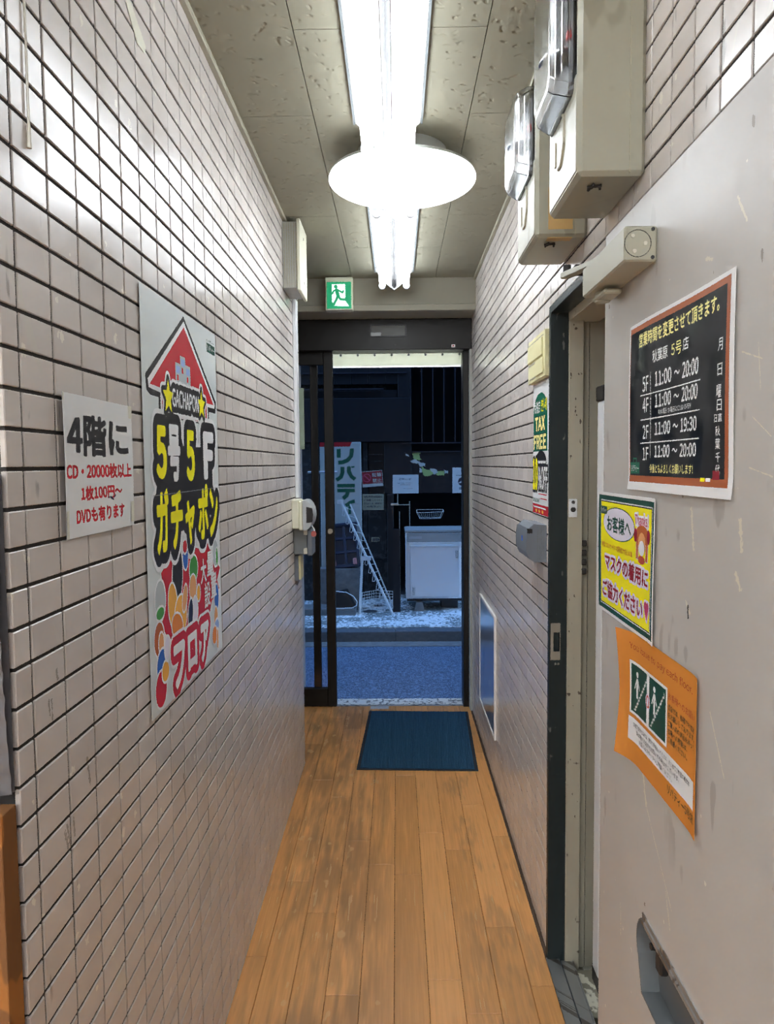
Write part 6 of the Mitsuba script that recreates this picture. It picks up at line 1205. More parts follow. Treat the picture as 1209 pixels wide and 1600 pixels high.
PIC = [("ink_silver", ell(68, 614, 32, 40)), ("ink_leaf", ell(66, 640, 24, 12)), ("ink_black", ell(188, 580, 36, 62, 8)), ("ink_gold", ell(150, 640, 30, 48, -12)), ("ink_gold", ell(205, 672, 44, 44)), ("ink_orange", ell(178, 690, 40, 26, 20)),
       ("ink_skin", ell(238, 640, 16, 30, 25)), ("ink_leaf", ell(314, 584, 34, 30)), ("ink_skin", ell(305, 628, 28, 30, -8)), ("ink_lilac", ell(318, 686, 22, 34)), ("ink_navy", ell(280, 684, 18, 34, 15)), ("ink_gold", ell(352, 648, 14, 18)),
       ("ink_blue", ell(250, 548, 20, 28)), ("ink_red", ell(248, 525, 16, 14)), ("ink_hair", ell(54, 690, 30, 34)), ("ink_skin", ell(66, 700, 15, 20)), ("ink_blue", ell(70, 748, 34, 34, 10)), ("ink_red", ell(58, 792, 34, 36)), ("ink_gold", ell(88, 764, 22, 20)),
       ("ink_lilac", ell(104, 720, 18, 24)), ("ink_blue", ell(523, 690, 22, 34)), ("ink_skin", ell(512, 746, 18, 32)), ("ink_sky", ell(520, 764, 22, 16)), ("ink_orange", ell(494, 784, 22, 22)), ("ink_skin", ell(524, 800, 8, 26)), ("ink_silver", ell(522, 572, 26, 34)), ("ink_leaf", ell(536, 584, 10, 22))]
for n, (k, g) in enumerate(PIC):
    s.ink("colour_patch", g.buffer(5), "ink_white", 3 + 0.1 * n)
    s.ink("colour_patch", g, k, 3.05 + 0.1 * n)
for q in (text("大", 372, 424, 572, 632, 0.03), text("量", 430, 500, 560, 622, 0.02), text("設", 402, 460, 634, 698, 0.02), text("置", 464, 524, 622, 684, 0.02)):
    s.ink("lettering_white", q, "ink_white", 7)
fl = unary_union([text("フ", 140, 224, 726, 824, 0.05), text("ロ", 246, 322, 728, 812, 0.05), text("ア", 356, 432, 728, 822, 0.05)])
s.ink("lettering_cloud", fl.buffer(26), "ink_white", 7)
s.ink("lettering_cloud", fl.buffer(19), "ink_red", 8)
s.ink("lettering_white", fl, "ink_white", 9)
s.ink("fold_line", rect(36, 402, 578, 403), "ink_grey", 10)

s = Sheet("opening_hours_poster", "black laminated poster of opening hours with a brown border on the grey steel door", "poster",
          (LFX - 0.0012, 1.333, 1.7655), RIGHT_U, RIGHT_N, 410, 286, "laminate_white", bend=lambda u, v: 0.0015 + 0.0014 * math.sin(u / 60 + v / 80) + 0.003 * max(0, (v - 250) / 36) ** 2, step=24)
s.ink("border", rect(7, 6, 398, 272), "ink_brown", 1)
s.ink("board", rect(10, 15, 388, 261), "laminate_board", 2)
s.ink("lettering_yellow", text("営業時間を変更させて頂きます。", 55, 366, 21, 45, 0.022), "ink_paleyellow", 3)
s.ink("lettering_white", text("秋葉原", 119, 182, 58, 78, 0.012), "ink_white", 3)
s.ink("lettering_yellow", text("5号", 197, 236, 59, 79, 0.008), "ink_paleyellow", 3)
s.ink("lettering_white", text("店", 241, 263, 58, 77, 0.012), "ink_white", 3)
for f, a, b, last in (("5F", 93, 117, "20:00"), ("4F", 129, 151, "20:00"), ("2F", 174, 195, "19:30"), ("1F", 211, 231, "20:00")):
    s.ink("lettering_white", text(f, 73, 101, a + 2, b + 4, 0.012), "ink_white", 3)
    s.ink("lettering_white", unary_union([text("11:00", 129, 198, a, b, 0.022), text("〜", 209, 231, (a + b) / 2 - 4, (a + b) / 2 + 3, 0.018), text(last, 241, 302, a, b, 0.022)]), "ink_white", 3)
s.ink("lettering_small", text("※水曜日 木曜日は12:00 OPEN", 144, 279, 154, 163, 0.004), "ink_white", 3)
for q in [rect(62, v, 311, v + 1.8) for v in (125, 166, 205)] + [rect(109, 91, 110.4, 231)]:
    s.ink("rule", q, "ink_white", 3)
s.ink("lettering_yellow", text("今後ともよろしくお願いします!", 106, 292, 241, 256, 0.012), "ink_paleyellow", 3)
for ch, a, b, c in (("月", 366, 80, 96), ("日", 366, 112, 128), ("曜", 364, 139, 156), ("日", 366, 158, 173), ("秋", 362, 192, 205), ("葉", 362, 208, 222), ("千", 363, 226, 239), ("代", 362, 242, 255)):
    s.ink("lettering_white", text(ch, a, a + 14, b, c, 0.008), "ink_white", 3)
s.ink("lettering_white", text("日直", 359, 381, 176, 187, 0.008), "ink_white", 3)
s.ink("shop_badge", rect(12, 238, 58, 258), "ink_green", 3)
s.ink("shop_badge", unary_union([rect(26, 230, 44, 238).difference(rect(29, 233, 41, 238))]), "ink_green", 3)
s.ink("lettering_small", text("リバティー", 16, 54, 243, 254, 0.012), "ink_white", 4)
s.ink("eraser", rect(355, 250, 375, 262), "ink_darkred", 3)
s.ink("chalk", rect(318, 260, 332, 265), "ink_yellow", 3)
s.ink("chalk_white", rect(335, 260, 349, 265), "ink_white", 3)

s = Sheet("mask_notice", "yellow notice with a green border, on the steel door below the black poster", "notice",
          (LFX - 0.0012, 1.5295, 1.4685), RIGHT_U, RIGHT_N, 342, 241, "laminate_white", bend=lambda u, v: 0.0012 + 0.0010 * math.sin(u / 70 + v / 60) + 0.004 * max(0, (u - 300) / 42) ** 2, step=24)
s.ink("border", rect(7, 6, 335, 235), "ink_darkgreen", 1)
s.ink("field_edge", rect(24, 15, 326, 226), "ink_white", 2)
s.ink("field_line", rect(26, 17, 324, 224), "ink_black", 3)
s.ink("field", rect(28, 19, 322, 222), "laminate_yellow", 4)
e = ell(140, 58, 93, 30)
s.ink("speech_bubble", e.buffer(1.6), "ink_darkgreen", 5)
s.ink("speech_bubble", e, "ink_lilac", 6)
s.ink("lettering_green", text("お客様へ", 72, 215, 44, 76, 0.022), "ink_darkgreen", 7)
s.ink("shop_badge", rect(31, 28, 72, 43), "ink_darkgreen", 7)
s.ink("lettering_small", text("リバティー", 34, 69, 31, 40, 0.01), "ink_white", 8)
th = text("Thanks!", 236, 304, 30, 50, 0.02)
s.ink("lettering_halo", th.buffer(3.5), "ink_white", 5)
s.ink("lettering_pink", th, "ink_pink", 6)
s.ink("picture_hair", unary_union([ell(274, 66, 34, 17), rect(244, 60, 254, 108), rect(294, 60, 304, 108)]).buffer(2), "ink_white", 5)
s.ink("picture_hair", unary_union([ell(274, 66, 34, 17), rect(244, 60, 254, 108), rect(294, 60, 304, 108)]), "ink_hair", 6)
s.ink("picture_bow", ell(240, 68, 9, 12), "ink_darkred", 7)
s.ink("picture_bow", ell(308, 66, 9, 12), "ink_darkred", 7)
s.ink("picture_face", ell(274, 80, 19, 19), "ink_skin", 7)
s.ink("picture_mask", ell(274, 88, 15, 13), "ink_white", 8)
s.ink("picture_collar", ell(274, 108, 18, 7), "ink_redbrown", 8)
s.ink("lettering_red", text("新型コロナウイルス感染拡大防止の為", 38, 222, 99, 110, 0.008), "ink_redbrown", 7)
m1, m2 = text("マスクの着用に", 59, 312, 120, 152, 0.028), text("ご協力ください", 42, 288, 175, 208, 0.028)
heart = unary_union([ell(302.5, 182, 7.2, 7.5), ell(314, 182, 7.2, 7.5), Polygon([(296, 185), (320.5, 185), (308.3, 206)])])
s.ink("lettering_halo", unary_union([m1.buffer(5), m2.buffer(5), heart.buffer(4)]), "ink_lilac", 7)
s.ink("lettering_red", m1, "ink_darkred", 9)
s.ink("lettering_red", m2, "ink_darkred", 9)
s.ink("heart", heart, "ink_pink", 9)

s = Sheet("orange_notice", "orange paper notice whose left edge curls off the grey steel door", "notice",
          (LFX - 0.0015, 1.337, 1.2275), RIGHT_U, RIGHT_N, 327, 232, "orange_paper",
          bend=lambda u, v: 0.0008 + 0.020 * max(0, 1 - u / 75) ** 2 * (0.55 + 0.45 * abs(v / 116 - 1) ** 1.5) + 0.004 * max(0, (u - 285) / 42) ** 2, step=14)
s.ink("lettering_red", text("You have to pay each floor.", 36, 306, 17, 33, 0.008), "ink_redbrown", 1)
s.ink("picture_border", rect(36, 50, 208, 145), "ink_white", 1)
s.ink("picture", rect(42, 55, 202, 140), "ink_darkgreen", 2)
st = []
for x0, y0, n in ((54, 136, 10), (134, 136, 10)):
    for k in range(n):
        st.append(rect(x0 + 6 * k, y0 - 7.2 * k - 2.2, x0 + 6 * k + 8.4, y0 - 7.2 * k))
        st.append(rect(x0 + 6 * k + 6, y0 - 7.2 * k - 9.2, x0 + 6 * k + 8.4, y0 - 7.2 * k))
for x, y in ((68, 70), (152, 70)):
    st += [ell(x, y, 5.5, 5), rect(x - 4, y + 7, x + 4, y + 42), LineString([(x - 3, y + 10), (x - 11, y + 26)]).buffer(1.6), LineString([(x + 3, y + 10), (x + 11, y + 24)]).buffer(1.6)]
s.ink("picture_figures", unary_union(st + [rect(116, 55, 128, 140)]).intersection(rect(42, 55, 202, 140)), "ink_white", 3)
s.ink("picture_badge", ell(122, 100, 11, 14), "ink_lilac", 4)
s.ink("picture_badge", ell(122, 100, 8, 11).difference(ell(122, 100, 5, 8)), "ink_redbrown", 5)
s.ink("lettering_red", text("お客様へのお願い", 212, 318, 54, 66, 0.008), "ink_redbrown", 1)
for k, l in enumerate(("当店では、各階でお会計", "をお願いしております。", "ご購入前の商品を持って", "各階への移動は、", "ご遠慮ください。")):
    s.ink("lettering_black", text(l, 212, 318 if k < 3 else 288, 73 + 12.6 * k, 82.5 + 12.6 * k, 0.012), "ink_black", 1)
s.ink("panel_white", rect(33, 152, 318, 194), "ink_white", 1)
for k, (l, b) in enumerate((("お会計がまだの方は、各階でお支払いください。まとめてご希望の場合は", 300), ("別の階でお会計をお願いする場合がございます。", 260), ("お近くのスタッフへご相談ください。", 232))):
    s.ink("lettering_small", text(l, 52 + 14 * k, b, 158 + 11.4 * k, 166.5 + 11.4 * k, 0.006), "ink_black", 2)
s.ink("lettering_black", text("リバティー5号店", 214, 318, 199, 214, 0.006), "ink_black", 1)

s = Sheet("tax_free_poster", "narrow tax free poster in green, yellow and red beside the green door frame", "poster",
          (WX - 0.0035, 2.472, 1.7785), RIGHT_U, RIGHT_N, 252, 416, "laminate_white")
s.ink("green_field", unary_union([ell(118, 92, 112, 62), rect(6, 92, 230, 214)]), "ink_green", 1)
s.ink("lettering_white", text("免税店", 18, 116, 54, 92, 0.012), "ink_white", 2)
s.ink("lettering_yellow", text("면세", 132, 222, 52, 92, 0.012), "ink_yellow", 2)
for w_, a, b, c, d in (("TAX", 34, 196, 104, 150), ("FREE", 14, 214, 161, 208)):
    g = text(w_, a, b, c, d, 0.045)
    s.ink("lettering_outline", g.buffer(4), "ink_darkgreen", 2)
    s.ink("lettering_yellow", g, "ink_paleyellow", 3)
s.ink("dark_arc", ell(132, 252, 88, 40), "ink_black", 2)
s.ink("lettering_small", unary_union([rect(84 + 13 * k, 244, 94 + 13 * k, 253) for k in range(10)]), "ink_white", 3)
g1, g2 = text("10", 2, 84, 234, 340, 0.05), text("%OFF", 92, 240, 262, 336, 0.03)
s.ink("lettering_outline", unary_union([g1.buffer(9), g2.buffer(8)]), "ink_black", 4)
s.ink("lettering_yellow", g1, "ink_yellow", 5)
s.ink("lettering_white", g2, "ink_white", 5)
s.ink("lettering_small", text("WELCOME", 8, 112, 366, 378, 0.012), "ink_green", 2)
s.ink("rule", rect(96, 348, 226, 351), "ink_red", 2)
s.ink("rule", rect(130, 362, 226, 365), "ink_red", 2)
s.ink("red_band", rect(0, 384, 252, 414), "ink_red", 2)
s.ink("lettering_small", rect(14, 391, 214, 396), "ink_white", 3)
for x in (62, 112, 164):
    s.ink("red_band_dot", ell(x, 405, 13, 6), "ink_gold", 3)

# ------------------------------------------------------------------ the street outside
structure("road", "bluish grey asphalt of the narrow street outside the entrance")
add("road", bx(-9, 9, 4.745, 6.30, -0.35, -0.05), "asphalt")
structure("gutter", "paler gutter strip along the kerb across the street")
add("gutter", bx(-9, 9, 6.30, 6.47, -0.35, -0.046), "concrete")
structure("kerb", "dark kerb stones across the street")
rk = random.Random(3)
add("kerb", bx(-9, 9, 6.474, 6.60, -0.35, 0.03), "kerb_stone")
for k in range(-8, 9):
    add("kerb__stone", bx(0.6 * k - 0.02 + 0.003, 0.6 * k + 0.58 - 0.003, 6.468 + rk.uniform(-0.002, 0.002), 6.62, -0.30, 0.044 + rk.uniform(-0.002, 0.002), 0.006), "kerb_stone")
structure("sidewalk", "wet pale pebbled pavement before the dark facade across the street")
add("sidewalk", bx(-9, 9, 6.615, 8.30, -0.35, 0.05), "pavement")
structure("outer_facade", "outer wall of this building above and beside the entrance")
add("outer_facade", cat(bx(-9, -2.0, 4.60, 4.75, -0.1, 7), bx(0.60, 9, 4.60, 4.75, -0.1, 7), bx(-2.0, 0.60, 4.66, 4.75, 2.5, 7)), "outer_wall")

# cream board with bolts over the opening, lit from its own lamp line
t = thing("entrance_light_box", "translucent cream light box with a row of bolts at the head of the entrance opening", "light box")
face = trimesh.Trimesh([(-0.43, 4.673, 2.142), (0.45, 4.673, 2.142), (0.45, 4.673, 2.235), (-0.43, 4.673, 2.235)], [(0, 1, 2), (0, 2, 3)], process=False)
add(t + "__board", face, "cream_board")
add(t + "__housing", cat(bx(-0.45, 0.47, 4.755, 4.90, 2.236, 2.25), bx(-0.45, 0.47, 4.885, 4.90, 2.16, 2.236), bx(-0.45, -0.435, 4.755, 4.885, 2.16, 2.236), bx(0.455, 0.47, 4.755, 4.885, 2.16, 2.236)), "white_paint")
add(t + "__tube", rod((-0.43, 4.80, 2.205), (0.45, 4.80, 2.205), 0.0155, 16), "lamp_glass", smooth=40, emitter=glow(0.5 * TUBE * LAMP_TINT))
for k in range(8):
    x = -0.342 + 0.1061 * k
    add(t + "__bolt", cat(rod((x, 4.664, 2.209), (x, 4.673, 2.209), 0.0075, 6), rod((x, 4.660, 2.209), (x, 4.665, 2.209), 0.004, 8)), "dark_steel")

# the facade opposite
FY = 7.95
structure("wall_opposite", "dark navy facade across the street")
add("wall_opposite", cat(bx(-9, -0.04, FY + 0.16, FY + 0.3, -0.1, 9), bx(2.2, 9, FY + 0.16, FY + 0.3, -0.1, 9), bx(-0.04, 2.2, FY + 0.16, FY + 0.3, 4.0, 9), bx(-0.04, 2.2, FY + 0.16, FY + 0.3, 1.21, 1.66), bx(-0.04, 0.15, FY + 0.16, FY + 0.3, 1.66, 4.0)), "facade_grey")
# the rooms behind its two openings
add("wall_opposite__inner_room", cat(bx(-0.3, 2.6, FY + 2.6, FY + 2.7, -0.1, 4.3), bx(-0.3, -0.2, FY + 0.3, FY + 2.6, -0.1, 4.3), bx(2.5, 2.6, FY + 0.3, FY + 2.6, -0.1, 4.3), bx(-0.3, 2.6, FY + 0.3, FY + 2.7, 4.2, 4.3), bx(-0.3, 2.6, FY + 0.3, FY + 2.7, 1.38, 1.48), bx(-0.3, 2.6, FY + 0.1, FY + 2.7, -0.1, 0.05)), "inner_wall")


def panel(x0, x1, z0, z1, y=FY, d=0.05, b="navy_panel", c=0.004):
    return add("wall_opposite__panel", bx(x0 + 0.002, x1 - 0.002, y, y + d, z0 + 0.002, z1 - 0.002, c), b)


for z0, z1 in ((2.50, 2.72), (2.72, 2.95), (2.38, 2.50)):
    for k in range(-4, 6):
        panel(-0.95 + 0.18 * k - 0.06, -0.95 + 0.18 * (k + 1) - 0.06, z0, z1, FY + 0.03)
add("wall_opposite__rail", bx(-2.2, 0.12, FY + 0.0, FY + 0.04, 2.495, 2.508), "navy_louver")
add("wall_opposite__rail", bx(-2.2, -0.13, FY - 0.005, FY + 0.035, 2.325, 2.338), "navy_louver")
panel(-2.2, 0.02, 2.235, 2.325, FY + 0.05)
panel(-2.2, 0.165, 1.765, 2.235, FY - 0.02)
panel(0.02, 0.15, 2.235, 3.0, FY + 0.02)
panel(-0.13, 0.165, 1.21, 1.765, FY + 0.01)
panel(0.165, 2.2, 1.21, 1.662, FY + 0.01)
for k in range(14):
    x = 0.155 + 0.119 * k
    add("wall_opposite__louver", bx(x, x + 0.011, FY + 0.02, FY + 0.10, 1.755, 4.0), "navy_louver")
add("wall_opposite__rail", bx(0.05, 2.2, FY, FY + 0.05, 1.745, 1.757), "navy_louver")
add("wall_opposite__rail", bx(0.165, 2.2, FY - 0.01, FY + 0.03, 1.652, 1.662), "navy_louver")
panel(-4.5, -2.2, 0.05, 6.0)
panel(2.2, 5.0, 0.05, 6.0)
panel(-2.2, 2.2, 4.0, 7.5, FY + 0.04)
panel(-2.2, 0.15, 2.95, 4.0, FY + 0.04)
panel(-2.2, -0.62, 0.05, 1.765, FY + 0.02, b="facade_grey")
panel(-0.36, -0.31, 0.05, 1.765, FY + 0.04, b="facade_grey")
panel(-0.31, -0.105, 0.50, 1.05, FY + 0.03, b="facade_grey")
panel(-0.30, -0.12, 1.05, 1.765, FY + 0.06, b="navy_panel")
panel(-0.105, -0.03, 0.05, 1.21, FY - 0.02)
add("wall_opposite__shelf_line", bx(-0.30, -0.14, FY + 0.03, FY + 0.07, 1.628, 1.638), "navy_louver")
add("wall_opposite__shelf_line", bx(-0.27, -0.15, FY + 0.03, FY + 0.07, 1.555, 1.565), "facade_grey")
add("wall_opposite__name_plate", bx(-0.275, -0.19, FY + 0.022, FY + 0.031, 0.688, 0.735), "notice_cream", label="small pale vent plate")
add("wall_opposite__name_plate__slot", cat(*[bx(-0.262 + 0.018 * k, -0.250 + 0.018 * k, FY + 0.019, FY + 0.023, 0.697, 0.727) for k in range(4)]), "ink_navy")  # navy bars put the shade of the vent slots into the colour
add("wall_opposite__pillar", bx(-0.045, 0.03, 7.30, 7.36, 0.05, 0.88), "navy_panel")


# flat things on the facade
def flat_poly(pts, y, d):
    m = trimesh.creation.extrude_polygon(Polygon(pts) if not hasattr(pts, "area") else pts, d, engine="earcut")
    v = m.vertices
    m = trimesh.Trimesh(np.stack([v[:, 0], y - v[:, 2], v[:, 1]], 1), m.faces, process=False)
    if m.volume < 0:
        m.invert()
    return m


rt = np.random.default_rng(11)


def ragged(pts):
    q = np.array(shapely.segmentize(Polygon(pts), 0.009).exterior.coords)[:-1]
    g = Polygon(q + rt.uniform(-0.0065, 0.0065, q.shape)).buffer(0)
    return max(getattr(g, "geoms", [g]), key=lambda h: h.area)


t = thing("torn_sticker", "torn green and white sticker remains on the dark facade", "sticker")
each(t + "__green", (flat_poly(ragged([(0.175, 1.645), (0.255, 1.65), (0.25, 1.60), (0.275, 1.575), (0.22, 1.565), (0.185, 1.59)]), FY + 0.008, 0.002), flat_poly(ragged([(0.27, 1.50), (0.33, 1.46), (0.39, 1.465), (0.40, 1.42), (0.36, 1.40), (0.30, 1.39), (0.28, 1.44)]), FY + 0.008, 0.002), flat_poly(ragged([(0.44, 1.445), (0.51, 1.45), (0.52, 1.40), (0.43, 1.405)]), FY + 0.008, 0.002)), "sticker_green")
each(t + "__white", (flat_poly(ragged([(0.09, 1.645), (0.12, 1.635), (0.15, 1.605), (0.11, 1.615)]), FY + 0.008, 0.002), flat_poly(ragged([(0.15, 1.565), (0.22, 1.575), (0.245, 1.545), (0.31, 1.535), (0.315, 1.505), (0.25, 1.50), (0.235, 1.53), (0.16, 1.545)]), FY + 0.0075, 0.002),
                       flat_poly(ragged([(0.25, 1.49), (0.28, 1.47), (0.27, 1.43), (0.245, 1.44)]), FY + 0.0075, 0.002), flat_poly(ragged([(0.36, 1.475), (0.43, 1.47), (0.45, 1.43), (0.40, 1.41)]), FY + 0.0075, 0.002), flat_poly(ragged([(0.51, 1.46), (0.55, 1.455), (0.56, 1.425), (0.52, 1.43)]), FY + 0.0075, 0.002)), "sign_board")
FU, FN = (1, 0, 0), (0, -1, 0)
s = Sheet("white_facade_notice", "white landscape paper on the dark facade to the upper left of the fridge", "notice", (-0.04, FY + 0.0085, 1.412), FU, FN, 279, 202, "paper")
s.ink("lettering_black", text("お知らせ", 68, 200, 34, 60, 0.01), "ink_navy", 2)
s.ink("lettering_small", unary_union([rect(44, 88, 212, 94), rect(80, 106, 190, 112), rect(110, 150, 220, 154)]), "ink_grey", 2)
s = Sheet("white_portrait_notice", "white portrait paper with a dark round mark, half hidden by the right door jamb", "notice", (0.603, FY + 0.0085, 1.484), FU, FN, 200, 274, "paper")
s.ink("round_mark", ell(100, 150, 40, 44), "ink_navy", 2)
s.ink("lettering_small", rect(36, 80, 160, 88), "ink_grey", 2)
s.ink("lettering_small", rect(70, 210, 120, 240), "ink_grey", 2)
s.ink("round_mark_gap", Polygon([(100, 140), (140, 160), (60, 168)]), "ink_white", 3)

t = thing("shop_sign_board", "tall white sign board with dark green lettering and a red corner, across the street", "sign")
SY = 7.60
add(t + "__board", bx(-0.785, -0.362, SY, SY + 0.05, 0.42, 1.757, 0.004), "sign_board")
add(t + "__red_corner", flat_poly([(-0.785, 1.757), (-0.455, 1.757), (-0.475, 1.712), (-0.785, 1.712)], SY, 0.002), "ink_red")
add(t + "__seam", bx(-0.785, -0.362, SY - 0.001, SY + 0.001, 1.116, 1.118), "ink_grey")


def green_mark(poly):
    """lettering, in pixels of the board: 1 unit = 6.6 mm from its upper left."""
    return flat_poly(affinity.affine_transform(poly, [0.0066, 0, 0, -0.0066, -0.610, 1.757]), SY - 0.0002, 0.002)


E_ = 6.0
ri = unary_union([rect(0, 10.5, 6, 24), LineString([(23.5, 10), (23.5, 14), (22, 22), (17, 28), (9, 31.2), (2, 31.8)]).buffer(3, cap_style=2)])
ba = unary_union([LineString([(8.5, 38.5), (8.5, 47), (6, 54), (-1, 59)]).buffer(3, cap_style=2), LineString([(18.5, 38.5), (18.5, 46), (22, 53), (28, 58)]).buffer(3, cap_style=2), rect(17, 37.5, 21, 40), rect(22.5, 37.5, 27, 40)])
te = unary_union([rect(0, 65, 27.5, 70.5), rect(0, 72.5, 27.5, 78), LineString([(16.5, 77), (14.5, 83), (9, 88)]).buffer(3, cap_style=2)])
i_ = unary_union([LineString([(27, 92), (20, 94), (13, 99)]).buffer(2.6, cap_style=2), rect(17, 96, 21, 112)])
for g in (ri, ba, te, i_):
    add(t + "__lettering", cat(*[green_mark(q) for q in getattr(g, "geoms", [g])]), "ink_green")
t = thing("sign_bracket", "short chrome rod reaching across the shop sign at its left", "bracket")
add(t + "__rod", rod((-0.90, 7.50, 1.452), (-0.600, 7.50, 1.452), 0.012, 14), "chrome", smooth=40)
add(t + "__clamp", bx(-0.66, -0.63, 7.49, 7.60, 1.435, 1.47, 0.004), "brass_steel")

t = thing("no_parking_sign", "tilted red and white sign against parking, right of the shop sign board", "sign")
ns = affinity.rotate(rect(-0.112, -0.075, 0.112, 0.075), 4)
place = lambda g: affinity.translate(affinity.rotate(g, 4, origin=(0, 0)), -0.258, 1.372)
add(t + "__plate", flat_poly(place(rect(-0.112, -0.085, 0.112, 0.085)), FY - 0.02, 0.004), "sign_board")
add(t + "__red_field", flat_poly(place(rect(-0.108, -0.052, 0.108, 0.080)), FY - 0.0245, 0.001), "ink_darkred")
sg = unary_union([Point(-0.058, 0.014).buffer(0.046).difference(Point(-0.058, 0.014).buffer(0.036)), LineString([(-0.088, 0.045), (-0.028, -0.018)]).buffer(0.006)])
add(t + "__prohibition_ring", cat(*[flat_poly(place(q), FY - 0.026, 0.001) for q in getattr(sg, "geoms", [sg])]), "ink_pink")
for ch, u, v in (("駐", 0.0, 0.018), ("輪", 0.052, 0.018), ("禁", 0.0, -0.044), ("止", 0.052, -0.044)):
    g = affinity.scale(text(ch, u * 1000, u * 1000 + 46, -v * 1000 - 46, -v * 1000, 0.012), 0.001, -0.001, origin=(0, 0))
    add(t + "__lettering", cat(*[flat_poly(place(q), FY - 0.026, 0.001) for q in getattr(g, "geoms", [g])]), "sign_board")
t = thing("cream_notice_board", "cream board of small dark writing below the sign against parking", "sign")
add(t + "__board", bx(-0.366, -0.138, FY - 0.03, FY - 0.022, 1.035, 1.208, 0.002), "notice_cream")
for k, l in enumerate(("自転車等の駐輪は", "ご遠慮ください。", "お知らせ 本日は", "ご利用下さい")):
    g = affinity.translate(affinity.scale(text(l, 0, 200, 36 * k, 36 * k + 24, 0.014), 0.001, -0.001, origin=(0, 0)), -0.352, 1.192)
    add(t + "__lettering", cat(*[flat_poly(q, FY - 0.0302, 0.001) for q in getattr(g, "geoms", [g])]), "ink_navy")

# fridge on blocks
t = thing("white_fridge", "white low fridge standing on concrete blocks across the street", "fridge")
add(t + "__body", bx(0.088, 0.70, 7.40, 7.80, 0.165, 0.838, 0.006), "fridge_white")
add(t + "__top", bx(0.080, 0.708, 7.385, 7.81, 0.838, 0.868, 0.006), "fridge_grey")
add(t + "__fascia", bx(0.10, 0.69, 7.385, 7.402, 0.742, 0.832, 0.003), "fridge_grey")
add(t + "__fascia__name_strip", bx(0.125, 0.25, 7.382, 7.386, 0.775, 0.80), "light_grey_plastic")
add(t + "__door", bx(0.128, 0.630, 7.352, 7.400, 0.190, 0.700, 0.006), "fridge_white")
add(t + "__door__edge", cat(bx(0.128, 0.630, 7.345, 7.40, 0.700, 0.712), bx(0.125, 0.134, 7.345, 7.40, 0.70, 0.738), bx(0.624, 0.633, 7.345, 7.40, 0.70, 0.738), bx(0.128, 0.63, 7.345, 7.352, 0.722, 0.738)), "white_paint")
add(t + "__door__vent", cat(*[bx(0.585 + 0.008 * k, 0.589 + 0.008 * k, 7.3495, 7.353, 0.58, 0.66) for k in range(4)], *[bx(0.15 + 0.008 * k, 0.154 + 0.008 * k, 7.3495, 7.353, 0.21, 0.29) for k in range(4)]), "fridge_grey")
add(t + "__base", bx(0.10, 0.70, 7.44, 7.78, 0.135, 0.166), "black_plastic")
t = thing("concrete_block", "small pale concrete block under the front left corner of the fridge", "block")
add(t + "__block", hull([(x, y, z) for x, y, z in [(0.172, 7.34, 0.05), (0.272, 7.34, 0.05), (0.172, 7.46, 0.05), (0.272, 7.46, 0.05), (0.190, 7.35, 0.134), (0.256, 7.35, 0.134), (0.190, 7.45, 0.134), (0.256, 7.45, 0.134)]]), "concrete")
t = thing("rear_block", "dark block under the rear of the fridge", "block")
add(t + "__block", bx(0.45, 0.62, 7.5, 7.8, 0.05, 0.135, 0.005), "black_plastic")

t = thing("wire_basket", "small white wire basket hanging above the fridge", "basket")
by = FY + 0.02
top = [(0.215, by - 0.06, 1.005), (0.505, by - 0.06, 1.012), (0.505, by + 0.05, 1.03), (0.215, by + 0.05, 1.03)]
bot = [(0.25, by - 0.04, 0.935), (0.47, by - 0.04, 0.940), (0.47, by + 0.04, 0.945), (0.25, by + 0.04, 0.945)]
add(t + "__rim", wire(top + top[:1], 0.003, 6), "white_wire")
ws = [rod(top[i], bot[i], 0.002, 5) for i in range(4)] + [wire(bot + bot[:1], 0.002, 5)]
for k in range(1, 13):
    a = k / 13
    lerp = lambda p, q: tuple(np.array(p) * (1 - a) + np.array(q) * a)
    ws += [rod(lerp(top[0], top[1]), lerp(bot[0], bot[1]), 0.0016, 5), rod(lerp(bot[0], bot[1]), lerp(bot[3], bot[2]), 0.0016, 5)]
add(t + "__wires", cat(*ws), "white_wire", kind="stuff")

t = thing("metal_stand", "thin rusty metal stand left of the fridge", "stand")
each(t + "__upright", (rod((0.138, 7.88, 0.05), (0.138, 7.88, 1.13), 0.006, 8), rod((0.03, 7.88, 0.05), (0.03, 7.88, 1.02), 0.005, 8), rod((0.012, 7.88, 1.10), (0.012, 7.88, 1.22), 0.006, 8)), "brass_steel")
add(t + "__arm", cat(rod((-0.05, 7.88, 1.092), (0.138, 7.88, 1.092), 0.006, 8), bx(-0.06, 0.02, 7.86, 7.90, 1.085, 1.108, 0.003)), "brass_steel")

# leaning white wire rack
t = thing("white_wire_rack", "white tubular display rack leaning against the shop sign across the street", "display rack")
A, B = np.array([-0.553, 7.22, 1.182]), np.array([-0.050, 7.20, 0.055])
A2, B2 = np.array([-0.465, 7.35, 1.135]), np.array([-0.030, 7.38, 0.055])
add(t + "__rail", rod(A, B, 0.013, 10), "white_wire", smooth=40)
add(t + "__rail", rod(A2, B2, 0.008, 10), "white_wire", smooth=40)
add(t + "__leg", rod(A * 0.47 + B * 0.53 + [-0.055, 0, 0.02], (-0.373, 7.20, 0.05), 0.013, 10), "white_wire", smooth=40)
add(t + "__leg_joint", hull([tuple(A * 0.47 + B * 0.53 + [dx, dy, dz]) for dx in (-0.07, 0.03) for dy in (-0.012, 0.012) for dz in (0.0, 0.04)]), "white_plastic")
add(t + "__top_bracket", hull([tuple(A + [dx, dy, dz]) for dx in (-0.03, 0.03) for dy in (-0.012, 0.012) for dz in (-0.04, 0.0)]), "white_wire")
